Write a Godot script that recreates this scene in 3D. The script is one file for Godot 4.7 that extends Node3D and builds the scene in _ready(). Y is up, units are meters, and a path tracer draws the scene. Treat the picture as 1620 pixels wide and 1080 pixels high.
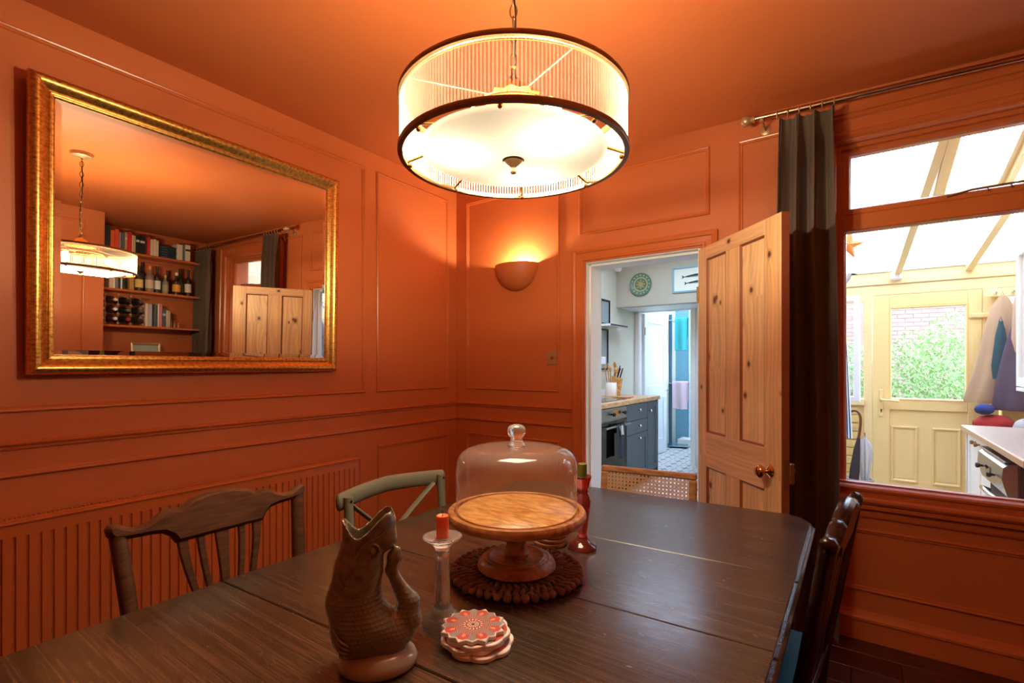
extends Node3D

var mats := {}
var counts := {}
var rng := RandomNumberGenerator.new()

const TABLE_TOP := 0.76
const CEIL_AT_LEFT := 2.592
const CEIL_FALL := 0.0185          # the ceiling of the old room drops a little towards the window side


func _ready() -> void:
	rng.seed = 7
	camera_and_light()
	make_materials()
	room_shell()
	wall_panelling()
	back_door()
	window_unit()
	curtains()
	wall_mirror()
	radiator()
	wall_fittings()
	pendant_lamp()
	dining_table()
	chairs()
	tabletop_things()
	alcove()
	kitchen()
	bathroom()
	conservatory()
	garden()


func camera_and_light() -> void:
	var cam := Camera3D.new()
	cam.name = "camera"
	cam.near = 0.05
	cam.far = 80.0
	cam.projection = Camera3D.PROJECTION_FRUSTUM
	cam.size = 2.0 * cam.near * 540.0 / 776.0
	cam.frustum_offset = Vector2(0.0, cam.near * 37.0 / 776.0)
	cam.position = Vector3(2.479, 1.268, 2.796)
	cam.rotation_degrees = Vector3(0, 35.1, 0)
	add_child(cam)
	cam.current = true
	var env := Environment.new()
	env.background_mode = Environment.BG_SKY
	var sky := Sky.new()
	var sm := ProceduralSkyMaterial.new()
	sm.sky_top_color = Color(0.78, 0.87, 1.0)
	sm.sky_horizon_color = Color(0.94, 0.97, 1.0)
	sm.ground_bottom_color = Color(0.40, 0.42, 0.38)
	sm.ground_horizon_color = Color(0.55, 0.58, 0.55)
	sky.sky_material = sm
	env.sky = sky
	env.background_energy_multiplier = SKY_ENERGY
	env.tonemap_mode = Environment.TONE_MAPPER_LINEAR
	env.tonemap_exposure = 1.16
	env.sdfgi_enabled = true
	env.ssao_enabled = true
	env.ssil_enabled = true
	var we := WorldEnvironment.new()
	we.name = "world_environment"
	we.environment = env
	add_child(we)


const SKY_ENERGY := 13.5
const LAMP_ENERGY := 0.70          # each of the three bulbs in the pendant
const DISC_ENERGY := 0.95           # the light that leaves the frosted disc downward
const SCONCE_ENERGY := 0.55
const LAMP_COLOR := Color(1.0, 0.945, 0.79)


# ---------------------------------------------------------------- helpers

func num(n: String) -> String:
	if counts.has(n):
		counts[n] += 1
		return "%s_%03d" % [n, counts[n]]
	counts[n] = 0
	return n


func tag(o: Node, label: String, category := "", group := "", kind := "") -> Node:
	o.set_meta("label", label)
	if category:
		o.set_meta("category", category)
	if group:
		o.set_meta("group", group)
	if kind:
		o.set_meta("kind", kind)
	return o


func thing(called: String, label: String, category: String, at := Vector3.ZERO, turn := 0.0, group := "") -> Node3D:
	var o := Node3D.new()
	o.name = num(called)
	add_child(o)
	o.position = at
	o.rotation.y = turn
	tag(o, label, category, group)
	return o


func put(parent: Node, called: String, mb, m: Material, label := "") -> MeshInstance3D:
	var o := MeshInstance3D.new()
	o.mesh = mb if mb is Mesh else mb.done()
	o.material_override = m
	o.name = called
	parent.add_child(o, true)
	if label:
		o.set_meta("label", label)
	return o


func single(called: String, mb, m: Material, label: String, category: String, group := "") -> MeshInstance3D:
	var o := put(self, num(called), mb, m)
	tag(o, label, category, group)
	return o


func struct(called: String, mb, m: Material, label := "") -> MeshInstance3D:
	var o := put(self, called, mb, m)
	o.set_meta("kind", "structure")
	if label:
		o.set_meta("label", label)
	return o


static func bas(x: Vector3, y: Vector3, z: Vector3) -> Basis:
	return Basis(x, y, z)


static func at(p: Vector3, b := Basis.IDENTITY) -> Transform3D:
	return Transform3D(b, p)


static func yrot(deg: float) -> Basis:
	return Basis(Vector3.UP, deg_to_rad(deg))


class MB:
	var st := SurfaceTool.new()
	var sg := -1

	func _init() -> void:
		st.begin(Mesh.PRIMITIVE_TRIANGLES)

	func done() -> ArrayMesh:
		st.generate_normals()
		return st.commit()

	func tri(a: Vector3, b: Vector3, c: Vector3, g := -1) -> void:
		st.set_smooth_group(g)
		st.add_vertex(a)
		st.add_vertex(c)
		st.add_vertex(b)

	func quad(a: Vector3, b: Vector3, c: Vector3, d: Vector3, g := -1) -> void:
		tri(a, b, c, g)
		tri(a, c, d, g)

	func oquad(a: Vector3, b: Vector3, c: Vector3, d: Vector3, o: Vector3, g := -1) -> void:
		if (c - a).cross(d - b).dot((a + b + c + d) * 0.25 - o) >= 0.0:
			quad(a, b, c, d, g)
		else:
			quad(d, c, b, a, g)

	func otri(a: Vector3, b: Vector3, c: Vector3, o: Vector3, g := -1) -> void:
		if (b - a).cross(c - a).dot((a + b + c) / 3.0 - o) >= 0.0:
			tri(a, b, c, g)
		else:
			tri(c, b, a, g)

	func box(c: Vector3, s: Vector3, bev := 0.0, b := Basis.IDENTITY) -> MB:
		var h := s * 0.5
		bev = minf(bev, minf(h.x, minf(h.y, h.z)) * 0.95)
		var p := func(x: float, y: float, z: float) -> Vector3: return c + b * Vector3(x, y, z)
		if bev <= 0.0:
			for k in 3:
				for sgn in [-1.0, 1.0]:
					var q := []
					for e in [[-1, -1], [1, -1], [1, 1], [-1, 1]]:
						var v := Vector3.ZERO
						v[k] = sgn * h[k]
						v[(k + 1) % 3] = e[0] * h[(k + 1) % 3]
						v[(k + 2) % 3] = e[1] * h[(k + 2) % 3]
						q.append(c + b * v)
					oquad(q[0], q[1], q[2], q[3], c)
			return self
		var i := h - Vector3.ONE * bev
		for k in 3:
			var u := (k + 1) % 3
			var w := (k + 2) % 3
			for sgn in [-1.0, 1.0]:
				var q := []
				for e in [[-1, -1], [1, -1], [1, 1], [-1, 1]]:
					var v := Vector3.ZERO
					v[k] = sgn * h[k]
					v[u] = e[0] * i[u]
					v[w] = e[1] * i[w]
					q.append(c + b * v)
				oquad(q[0], q[1], q[2], q[3], c)
			for su in [-1.0, 1.0]:
				for sw in [-1.0, 1.0]:
					var q := []
					for e in [[-1, 0], [1, 0], [1, 1], [-1, 1]]:
						var v := Vector3.ZERO
						v[k] = e[0] * i[k]
						v[u] = su * (h[u] if e[1] == 0 else i[u])
						v[w] = sw * (i[w] if e[1] == 0 else h[w])
						q.append(c + b * v)
					oquad(q[0], q[1], q[2], q[3], c)
		for sx in [-1.0, 1.0]:
			for sy in [-1.0, 1.0]:
				for sz in [-1.0, 1.0]:
					otri(p.call(sx * h.x, sy * i.y, sz * i.z), p.call(sx * i.x, sy * h.y, sz * i.z), p.call(sx * i.x, sy * i.y, sz * h.z), c)
		return self

	# a solid of revolution; profile runs upward along the outside
	func lathe(prof: Array, xf := Transform3D.IDENTITY, seg := 32, crease := 0.7, arc := TAU, start := 0.0) -> MB:
		var g := 0
		var sc: Array = []
		for i in seg + 1:
			var t := start + arc * i / seg
			sc.append(Vector2(cos(t), -sin(t)))
		for j in prof.size() - 1:
			var p: Vector2 = prof[j]
			var q: Vector2 = prof[j + 1]
			if j > 0:
				var r: Vector2 = prof[j - 1]
				if absf((p - r).angle_to(q - p)) > crease:
					g += 1
			for i in seg:
				var a: Vector2 = sc[i]
				var b: Vector2 = sc[i + 1] if (i + 1 < seg or arc < TAU - 0.001) else sc[0]
				var v0 := xf * Vector3(p.x * a.x, p.y, p.x * a.y)
				var v1 := xf * Vector3(p.x * b.x, p.y, p.x * b.y)
				var v2 := xf * Vector3(q.x * b.x, q.y, q.x * b.y)
				var v3 := xf * Vector3(q.x * a.x, q.y, q.x * a.y)
				if p.x > 1e-6:
					tri(v0, v1, v2, g)
				if q.x > 1e-6:
					tri(v0, v2, v3, g)
		return self

	func tube(pts: Array, rad, seg := 8, caps := true, flat := 1.0, up := Vector3.UP) -> MB:
		var rings := []
		var side := Vector3.ZERO
		for k in pts.size():
			var d: Vector3 = (pts[mini(k + 1, pts.size() - 1)] - pts[maxi(k - 1, 0)]).normalized()
			if side == Vector3.ZERO:
				side = d.cross(up)
				if side.length() < 0.05:
					side = d.cross(Vector3.RIGHT)
			side = (side - d * side.dot(d)).normalized()
			var n := side.cross(d)
			var r: float = rad[k] if rad is Array else rad
			var ring := []
			for i in seg:
				var t := TAU * i / seg
				ring.append(pts[k] + side * cos(t) * r + n * sin(t) * r * flat)
			rings.append(ring)
		for k in pts.size() - 1:
			var o: Vector3 = (pts[k] + pts[k + 1]) * 0.5
			for i in seg:
				var j := (i + 1) % seg
				oquad(rings[k][i], rings[k][j], rings[k + 1][j], rings[k + 1][i], o, 1)
		if caps:
			for e in [[0, 1], [pts.size() - 1, pts.size() - 2]]:
				var o: Vector3 = pts[e[1]]
				for i in range(1, seg - 1):
					otri(rings[e[0]][0], rings[e[0]][i], rings[e[0]][i + 1], o, 2 + e[0])
		return self

	# extruded outline: poly in xf's x, y; depth along its z from z0 to z1
	func prism(poly: PackedVector2Array, z0: float, z1: float, xf := Transform3D.IDENTITY, bev := 0.0, smooth := false) -> MB:
		var n := poly.size()
		var area := 0.0
		for i in n:
			area += poly[i].cross(poly[(i + 1) % n])
		if area < 0.0:
			poly = poly.duplicate()
			poly.reverse()
		var inner := PackedVector2Array()
		for i in n:
			var d1 := (poly[i] - poly[(i + n - 1) % n]).normalized()
			var d2 := (poly[(i + 1) % n] - poly[i]).normalized()
			var m := Vector2(d1.y + d2.y, -d1.x - d2.x)
			m = m / maxf(0.6, m.length_squared() * 0.5)
			inner.append(poly[i] - m * bev)
		var idx := Geometry2D.triangulate_polygon(inner)
		if idx.is_empty():
			inner = poly
			idx = Geometry2D.triangulate_polygon(poly)
		for k in range(0, idx.size(), 3):
			var a := inner[idx[k]]
			var b := inner[idx[k + 1]]
			var c := inner[idx[k + 2]]
			if (b - a).cross(c - a) < 0.0:
				var t := b
				b = c
				c = t
			tri(xf * Vector3(a.x, a.y, z1), xf * Vector3(b.x, b.y, z1), xf * Vector3(c.x, c.y, z1))
			tri(xf * Vector3(c.x, c.y, z0), xf * Vector3(b.x, b.y, z0), xf * Vector3(a.x, a.y, z0))
		var g := 5 if smooth else -1
		for i in n:
			var a := poly[i]
			var b := poly[(i + 1) % n]
			quad(xf * Vector3(a.x, a.y, z0 + bev), xf * Vector3(b.x, b.y, z0 + bev), xf * Vector3(b.x, b.y, z1 - bev), xf * Vector3(a.x, a.y, z1 - bev), g)
			if bev > 0.0:
				var ia := inner[i]
				var ib := inner[(i + 1) % n]
				quad(xf * Vector3(a.x, a.y, z1 - bev), xf * Vector3(b.x, b.y, z1 - bev), xf * Vector3(ib.x, ib.y, z1), xf * Vector3(ia.x, ia.y, z1), g)
				quad(xf * Vector3(ia.x, ia.y, z0), xf * Vector3(ib.x, ib.y, z0), xf * Vector3(b.x, b.y, z0 + bev), xf * Vector3(a.x, a.y, z0 + bev), g)
		return self

	# a mitred rectangular frame in xf's x, y plane; prof: (inset from the outer edge, height), outer to inner
	func frame(w: float, h: float, prof: Array, xf := Transform3D.IDENTITY, smooth := false) -> MB:
		var cs := [Vector2(-1, -1), Vector2(1, -1), Vector2(1, 1), Vector2(-1, 1)]
		for j in prof.size() - 1:
			var p: Vector2 = prof[j]
			var q: Vector2 = prof[j + 1]
			for k in 4:
				var a: Vector2 = cs[k]
				var b: Vector2 = cs[(k + 1) % 4]
				quad(xf * Vector3(a.x * (w / 2 - p.x), a.y * (h / 2 - p.x), p.y), xf * Vector3(b.x * (w / 2 - p.x), b.y * (h / 2 - p.x), p.y), xf * Vector3(b.x * (w / 2 - q.x), b.y * (h / 2 - q.x), q.y), xf * Vector3(a.x * (w / 2 - q.x), a.y * (h / 2 - q.x), q.y), 10 + k if smooth else -1)
		return self

	# a straight moulding along xf's x from 0 to length; prof: (height y, out z), bottom to top
	func run(length: float, prof: Array, xf := Transform3D.IDENTITY, smooth := false) -> MB:
		for j in prof.size() - 1:
			var p: Vector2 = prof[j]
			var q: Vector2 = prof[j + 1]
			quad(xf * Vector3(0, p.x, p.y), xf * Vector3(length, p.x, p.y), xf * Vector3(length, q.x, q.y), xf * Vector3(0, q.x, q.y), 3 if smooth else -1)
		var o := xf * Vector3(length / 2, (prof[0].x + prof[-1].x) / 2, 0)
		for x in [0.0, length]:
			for j in range(1, prof.size() - 1):
				otri(xf * Vector3(x, prof[0].x, prof[0].y), xf * Vector3(x, prof[j].x, prof[j].y), xf * Vector3(x, prof[j + 1].x, prof[j + 1].y), o)
		return self

	# a solid of revolution whose radius is scalloped round the axis
	func fluted(prof: Array, flutes: int, depth: float, xf := Transform3D.IDENTITY) -> MB:
		var seg := flutes * 4
		for j in prof.size() - 1:
			for i in seg:
				var q := []
				for e in [[j, i], [j, i + 1], [j + 1, i + 1], [j + 1, i]]:
					var t: float = TAU * (e[1] % seg) / seg
					var r: float = prof[e[0]][0] * (1.0 - depth * (0.5 - 0.5 * cos(t * flutes)))
					q.append(xf * Vector3(r * cos(t), prof[e[0]][1], -r * sin(t)))
				quad(q[0], q[1], q[2], q[3], 1)
		return self

	func quad_plate(hw: float, hh: float, z: float) -> MB:
		quad(Vector3(-hw, -hh, z), Vector3(hw, -hh, z), Vector3(hw, hh, z), Vector3(-hw, hh, z))
		return self

	func ball(c: Vector3, r: Vector3, seg := 14, rings := 8, b := Basis.IDENTITY) -> MB:
		var prof := []
		for j in rings + 1:
			var t := -PI / 2 + PI * j / rings
			prof.append(Vector2(cos(t) if j > 0 and j < rings else 0.0, sin(t)))
		return lathe(prof, Transform3D(b * Basis.from_scale(r), c), seg, 3.0)


# the surface where f is zero, one vertex in each crossed cell
func nets(f: Callable, lo: Vector3, hi: Vector3, cell: float) -> Array:
	var n := Vector3i(((hi - lo) / cell).ceil()) + Vector3i.ONE
	var v := PackedFloat32Array()
	v.resize(n.x * n.y * n.z)
	var i := 0
	for z in n.z:
		for y in n.y:
			for x in n.x:
				v[i] = f.call(lo + Vector3(x, y, z) * cell)
				i += 1
	var sx := 1
	var sy := n.x
	var sz := n.x * n.y
	var id := PackedInt32Array()
	id.resize(v.size())
	id.fill(-1)
	var verts := PackedVector3Array()
	var es := [[0, 0, 0, 1, 0, 0], [0, 1, 0, 1, 1, 0], [0, 0, 1, 1, 0, 1], [0, 1, 1, 1, 1, 1], [0, 0, 0, 0, 1, 0], [1, 0, 0, 1, 1, 0], [0, 0, 1, 0, 1, 1], [1, 0, 1, 1, 1, 1], [0, 0, 0, 0, 0, 1], [1, 0, 0, 1, 0, 1], [0, 1, 0, 0, 1, 1], [1, 1, 0, 1, 1, 1]]
	for z in n.z - 1:
		for y in n.y - 1:
			for x in n.x - 1:
				var o := x + y * sy + z * sz
				var neg := 0
				for k in 8:
					if v[o + (k & 1) + ((k >> 1) & 1) * sy + (k >> 2) * sz] < 0.0:
						neg += 1
				if neg == 0 or neg == 8:
					continue
				var sum := Vector3.ZERO
				var c := 0
				for e in es:
					var a: float = v[o + e[0] + e[1] * sy + e[2] * sz]
					var b: float = v[o + e[3] + e[4] * sy + e[5] * sz]
					if (a < 0.0) != (b < 0.0):
						var t := a / (a - b)
						sum += Vector3(lerpf(e[0], e[3], t), lerpf(e[1], e[4], t), lerpf(e[2], e[5], t))
						c += 1
				id[o] = verts.size()
				verts.append(lo + (Vector3(x, y, z) + sum / c) * cell)
	var quads := []
	for z in range(1, n.z - 1):
		for y in range(1, n.y - 1):
			for x in range(1, n.x - 1):
				var o := x + y * sy + z * sz
				var inside := v[o] < 0.0
				if inside != (v[o + sx] < 0.0):
					quads.append([o, o - sy, o - sy - sz, o - sz] if inside else [o - sz, o - sy - sz, o - sy, o])
				if inside != (v[o + sy] < 0.0):
					quads.append([o, o - sz, o - sz - sx, o - sx] if inside else [o - sx, o - sz - sx, o - sz, o])
				if inside != (v[o + sz] < 0.0):
					quads.append([o, o - sx, o - sx - sy, o - sy] if inside else [o - sy, o - sx - sy, o - sx, o])
	var out := []
	for q in quads:
		if id[q[0]] >= 0 and id[q[1]] >= 0 and id[q[2]] >= 0 and id[q[3]] >= 0:
			out.append([verts[id[q[0]]], verts[id[q[1]]], verts[id[q[2]]], verts[id[q[3]]]])
	return out


static func smin(a: float, b: float, k: float) -> float:
	var h := maxf(k - absf(a - b), 0.0) / k
	return minf(a, b) - h * h * k * 0.25


static func cone_dist(p: Vector3, a: Vector3, b: Vector3, ra: float, rb: float) -> float:
	var ab := b - a
	var t := clampf((p - a).dot(ab) / ab.length_squared(), 0.0, 1.0)
	return p.distance_to(a + ab * t) - lerpf(ra, rb, t)


static func curve(pts: Array, steps := 6) -> Array:
	var out := []
	for i in pts.size() - 1:
		var p0 = pts[maxi(i - 1, 0)]
		var p1 = pts[i]
		var p2 = pts[i + 1]
		var p3 = pts[mini(i + 2, pts.size() - 1)]
		for k in steps:
			out.append(p1.cubic_interpolate(p2, p0, p3, float(k) / steps))
	out.append(pts[-1])
	return out


# ---------------------------------------------------------------- materials

func mat(called: String, c: Color, rough := 0.6, metal := 0.0) -> StandardMaterial3D:
	if mats.has(called):
		return mats[called]
	var m := StandardMaterial3D.new()
	m.resource_name = called
	m.albedo_color = c
	m.roughness = rough
	m.metallic = metal
	m.cull_mode = BaseMaterial3D.CULL_DISABLED
	mats[called] = m
	return m


func noise_tex(freq: float, ramp: Array, seed_ := 1, size := 512, octaves := 4, kind := FastNoiseLite.TYPE_SIMPLEX_SMOOTH) -> NoiseTexture2D:
	var n := FastNoiseLite.new()
	n.noise_type = kind
	n.seed = seed_
	n.frequency = freq
	n.fractal_octaves = octaves
	var t := NoiseTexture2D.new()
	t.width = size
	t.height = size
	t.seamless = true
	t.noise = n
	var g := Gradient.new()
	var offs := PackedFloat32Array()
	var cols := PackedColorArray()
	for r in ramp:
		offs.append(r[0])
		cols.append(r[1])
	g.offsets = offs
	g.colors = cols
	t.color_ramp = g
	return t


func tri(m: StandardMaterial3D, scale: Vector3, world := false) -> void:
	m.uv1_triplanar = true
	m.uv1_world_triplanar = world
	m.uv1_scale = scale
	m.uv1_triplanar_sharpness = 4.0


func grained(called: String, ramp: Array, scale: Vector3, rough := 0.5, seed_ := 1, freq := 0.012, bump := 0.0) -> StandardMaterial3D:
	var m := mat(called, Color.WHITE, rough)
	m.albedo_texture = noise_tex(freq, ramp, seed_)
	tri(m, scale)
	if bump > 0.0:
		m.heightmap_enabled = true
		m.heightmap_scale = bump
		m.heightmap_texture = m.albedo_texture
	return m


func pane(called: String, c: Color, rough := 0.02) -> StandardMaterial3D:
	var m := mat(called, c, rough)
	m.transparency = BaseMaterial3D.TRANSPARENCY_ALPHA
	return m


func solid_glass(called: String, c: Color, rough := 0.03) -> StandardMaterial3D:
	var m := mat(called, c, rough)
	m.refraction_enabled = true
	m.refraction_scale = 0.05
	m.cull_mode = BaseMaterial3D.CULL_BACK
	return m


func make_materials() -> void:
	# one terracotta paint on walls, ceiling, woodwork and radiator
	var p := mat("paint", Color(0.755, 0.40, 0.20), 0.55)
	p.heightmap_enabled = true
	p.heightmap_scale = 0.05
	p.heightmap_texture = noise_tex(0.02, [[0.0, Color(0.3, 0.3, 0.3)], [1.0, Color(0.7, 0.7, 0.7)]], 3)
	tri(p, Vector3.ONE * 2.5, true)
	var g := mat("gloss_paint", Color(0.755, 0.395, 0.20), 0.28)
	g.metallic_specular = 0.5
	mat("floor_gap", Color(0.08, 0.03, 0.03), 0.8)
	for k in 3:
		var a := Color(0.26, 0.085, 0.06).lightened(0.03 * k)
		grained("floor_wood_%d" % k, [[0.0, a.darkened(0.35)], [0.5, a], [1.0, a.lightened(0.10)]], Vector3(0.8, 4, 9), 0.32, 20 + k)
	# waxed dark oak
	for k in 4:
		var a: Color = [Color(0.235, 0.135, 0.092), Color(0.25, 0.14, 0.09), Color(0.22, 0.125, 0.09), Color(0.25, 0.15, 0.10)][k]
		var m := grained("oak_%d" % k, [[0.0, a.darkened(0.5)], [0.35, a.darkened(0.12)], [0.6, a], [1.0, a.lightened(0.12)]], Vector3(0.9, 2.0, 9.0), 0.36, 30 + k, 0.014)
		m.roughness_texture = noise_tex(0.02, [[0.0, Color(0.75, 0.75, 0.75)], [1.0, Color(1, 1, 1)]], 50 + k)
		m.roughness = 0.28
	mat("oak_dark_gap", Color(0.04, 0.025, 0.02), 0.8)
	mat("scratch", Color(0.50, 0.38, 0.30), 0.6)
	grained("mahogany", [[0.0, Color(0.26, 0.16, 0.11)], [0.5, Color(0.35, 0.225, 0.155)], [1.0, Color(0.44, 0.30, 0.21)]], Vector3(1.6, 12, 12), 0.36, 61)
	grained("dark_chair", [[0.0, Color(0.06, 0.025, 0.02)], [0.5, Color(0.13, 0.055, 0.04)], [1.0, Color(0.19, 0.08, 0.055)]], Vector3(6, 2, 6), 0.24, 62)
	# stripped pine
	for k in 3:
		var a: Color = [Color(0.80, 0.53, 0.31), Color(0.76, 0.49, 0.28), Color(0.83, 0.57, 0.35)][k]
		grained("pine_%d" % k, [[0.0, a.darkened(0.22)], [0.4, a.darkened(0.05)], [0.7, a], [1.0, a.lightened(0.12)]], Vector3(9, 0.7, 9), 0.5, 70 + k, 0.010)
	grained("pine_rail", [[0.0, Color(0.64, 0.41, 0.24)], [0.5, Color(0.78, 0.52, 0.31)], [1.0, Color(0.86, 0.62, 0.39)]], Vector3(0.8, 9, 9), 0.5, 74, 0.010)
	mat("pine_knot", Color(0.40, 0.21, 0.11), 0.5)
	mat("pine_knot_ring", Color(0.62, 0.38, 0.21), 0.5)
	mat("pine_edge", Color(0.55, 0.29, 0.17), 0.55)
	grained("acacia", [[0.0, Color(0.47, 0.28, 0.15)], [0.45, Color(0.68, 0.45, 0.26)], [0.7, Color(0.74, 0.51, 0.31)], [1.0, Color(0.86, 0.66, 0.44)]], Vector3(3, 6, 9), 0.42, 80, 0.010)
	grained("acacia_board", [[0.0, Color(0.62, 0.40, 0.20)], [0.5, Color(0.80, 0.57, 0.32)], [1.0, Color(0.91, 0.71, 0.46)]], Vector3(3.5, 6, 9), 0.36, 81, 0.010)
	grained("butcher", [[0.0, Color(0.66, 0.47, 0.30)], [0.5, Color(0.80, 0.63, 0.44)], [1.0, Color(0.87, 0.72, 0.54)]], Vector3(5, 5, 1), 0.4, 82)
	grained("rattan_wood", [[0.0, Color(0.52, 0.36, 0.23)], [0.6, Color(0.68, 0.49, 0.33)], [1.0, Color(0.78, 0.58, 0.42)]], Vector3(2, 8, 8), 0.5, 83)
	mat("cane", Color(0.84, 0.66, 0.46), 0.55)
	mat("sage_paint", Color(0.46, 0.45, 0.38), 0.42)
	# curtains: brown velvet
	var c := mat("curtain", Color(0.40, 0.325, 0.27), 0.9)
	c.rim_enabled = true
	c.rim = 0.7
	c.rim_tint = 0.5
	c.albedo_texture = noise_tex(0.08, [[0.0, Color(0.8, 0.8, 0.8)], [1.0, Color(1, 1, 1)]], 90, 256)
	tri(c, Vector3(14, 5, 14))
	# metals
	var gold := mat("gold_leaf", Color.WHITE, 0.30, 0.92)
	gold.albedo_texture = noise_tex(0.05, [[0.0, Color(0.25, 0.14, 0.06)], [0.14, Color(0.50, 0.33, 0.15)], [0.26, Color(0.74, 0.53, 0.25)], [0.6, Color(0.86, 0.66, 0.34)], [1.0, Color(0.94, 0.76, 0.45)]], 91, 512, 4)
	tri(gold, Vector3(2.0, 3.0, 2.0))
	mat("antique_brass", Color(0.56, 0.42, 0.28), 0.42, 0.7)
	mat("bright_brass", Color(0.82, 0.62, 0.34), 0.22, 1.0)
	mat("brass_knob", Color(0.80, 0.61, 0.40), 0.16, 1.0)
	mat("brushed_brass", Color(0.74, 0.60, 0.46), 0.38, 0.55)
	mat("steel", Color(0.62, 0.62, 0.62), 0.3, 1.0)
	mat("chrome", Color(0.85, 0.85, 0.85), 0.1, 1.0)
	mat("rod_metal", Color(0.70, 0.55, 0.44), 0.25, 1.0)
	mat("mirror", Color(0.93, 0.92, 0.90), 0.0, 1.0)
	# glass
	pane("clear_pane", Color(1, 1, 1, 0.02))
	pane("dome_glass", Color(0.95, 0.97, 0.96, 0.09), 0.02)
	pane("lamp_rod_glass", Color(1.0, 0.96, 0.88, 0.13), 0.06)
	pane("red_glass", Color(0.80, 0.20, 0.17, 0.35), 0.05)
	solid_glass("crystal", Color(1, 1, 1, 0.12))
	var fr := mat("frosted_glass", Color(0.97, 0.95, 0.88), 0.35)
	fr.backlight_enabled = true
	fr.backlight = Color(0.27, 0.27, 0.265)
	var b := mat("bulb", Color(1, 0.95, 0.85), 0.4)
	b.emission_enabled = true
	b.emission = LAMP_COLOR.lightened(0.3)
	b.emission_energy_multiplier = 5.0
	mat("wax_orange", Color(0.95, 0.47, 0.27), 0.45).subsurf_scatter_enabled = true
	mats["wax_orange"].subsurf_scatter_strength = 0.3
	mat("wax_green", Color(0.40, 0.42, 0.13), 0.45)
	mat("wick", Color(0.08, 0.06, 0.05), 0.9)
	mat("jute", Color(0.44, 0.29, 0.22), 0.9)
	mat("jute_light", Color(0.52, 0.36, 0.28), 0.9)
	# plain colours
	mat("white_paint", Color(0.90, 0.90, 0.89), 0.45)
	mat("kitchen_wall", Color(0.80, 0.78, 0.70), 0.7)
	mat("kitchen_header", Color(0.71, 0.68, 0.60), 0.7)
	mat("slate_cabinet", Color(0.30, 0.35, 0.39), 0.4)
	mat("black_glass", Color(0.05, 0.055, 0.06), 0.08)
	mat("black_matt", Color(0.07, 0.07, 0.08), 0.6)
	mat("porcelain", Color(0.93, 0.92, 0.90), 0.2)
	mat("teal_towel", Color(0.22, 0.62, 0.64), 0.95)
	mat("pink_towel", Color(0.80, 0.70, 0.74), 0.95)
	mat("bath_blue", Color(0.42, 0.62, 0.70), 0.6)
	mat("bath_tile", Color(0.80, 0.90, 0.93), 0.15)
	mat("yellow_frame", Color(0.94, 0.83, 0.60), 0.4)
	mat("yellow_door", Color(0.93, 0.81, 0.55), 0.38)
	mat("yellow_brick", Color(0.89, 0.76, 0.48), 0.7)
	mat("white_upvc", Color(0.94, 0.94, 0.96), 0.3)
	mat("teal_seat", Color(0.05, 0.36, 0.42), 0.25)
	mat("leather_black", Color(0.05, 0.05, 0.05), 0.4)

# ---------------------------------------------------------------- the room

const LEFT := Basis(Vector3(0, 0, -1), Vector3(0, 1, 0), Vector3(1, 0, 0))      # x, y, z of a drawing laid on the left wall
const RIGHT := Basis(Vector3(0, 0, 1), Vector3(0, 1, 0), Vector3(-1, 0, 0))


func span(mb: MB, x0: float, x1: float, y0: float, y1: float, z0: float, z1: float, bev := 0.0) -> MB:
	return mb.box(Vector3(x0 + x1, y0 + y1, z0 + z1) * 0.5, Vector3(x1 - x0, y1 - y0, z1 - z0), bev)


func room_shell() -> void:
	var paint: Material = mats.paint
	struct("wall_left", span(MB.new(), -0.15, 0, -0.1, 2.75, -0.224, 4.6), paint, "long terracotta panelled wall with the gilt mirror")
	var b := MB.new()
	span(b, 0, 1.06, -0.1, 2.75, -0.224, 0)
	span(b, 1.06, 1.788, 1.927, 2.75, -0.224, 0)
	span(b, 1.788, 2.40, -0.1, 2.75, -0.224, 0)
	span(b, 2.40, 3.33, -0.1, 0.66, -0.224, 0)
	span(b, 2.40, 3.33, 2.31, 2.75, -0.224, 0)
	span(b, 3.33, 4.0, -0.1, 2.75, -0.224, 0)
	struct("wall_back", b, paint, "terracotta wall with doorway and window")
	struct("wall_right", span(MB.new(), 3.85, 4.0, -0.1, 2.75, 0, 4.6), paint, "terracotta alcove wall behind the shelves")
	struct("wall_chimney", span(MB.new(), 3.30, 3.85, 0, 2.6, 1.13, 2.75), paint, "terracotta chimney breast beside the shelves")
	struct("wall_front", span(MB.new(), 0, 3.85, -0.1, 2.75, 4.45, 4.6), paint, "terracotta wall opposite the doorway")
	var c := MB.new()
	var p := func(x: float, z: float, up: float) -> Vector3: return Vector3(x, CEIL_AT_LEFT - CEIL_FALL * x + up, z)
	var o: Vector3 = p.call(2, 2, 0.05)
	var q := []
	for up in [0.0, 0.12]:
		for e in [[-0.15, -0.224], [4.0, -0.224], [4.0, 4.6], [-0.15, 4.6]]:
			q.append(p.call(e[0], e[1], up))
	c.oquad(q[0], q[1], q[2], q[3], o)
	c.oquad(q[4], q[5], q[6], q[7], o)
	for k in 4:
		c.oquad(q[k], q[(k + 1) % 4], q[(k + 1) % 4 + 4], q[k + 4], o)
	struct("ceiling", c, paint, "terracotta painted ceiling")
	# floorboards
	var fl := struct("floor", span(MB.new(), 0, 3.85, -0.1, -0.012, 0, 4.45), mats.floor_gap, "dark red stained floorboards")
	var w := 0.142
	for k in 31:
		var z0 := 0.002 + k * (w + 0.002)
		var cut := 1.1 + 1.7 * rng.randf()
		for e in [[0.002, cut - 0.001], [cut + 0.001, 3.848]]:
			put(fl, "plank", span(MB.new(), e[0], e[1], -0.012, 0.0, z0, minf(z0 + w, 4.448), 0.0025), mats["floor_wood_%d" % rng.randi_range(0, 2)])


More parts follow.
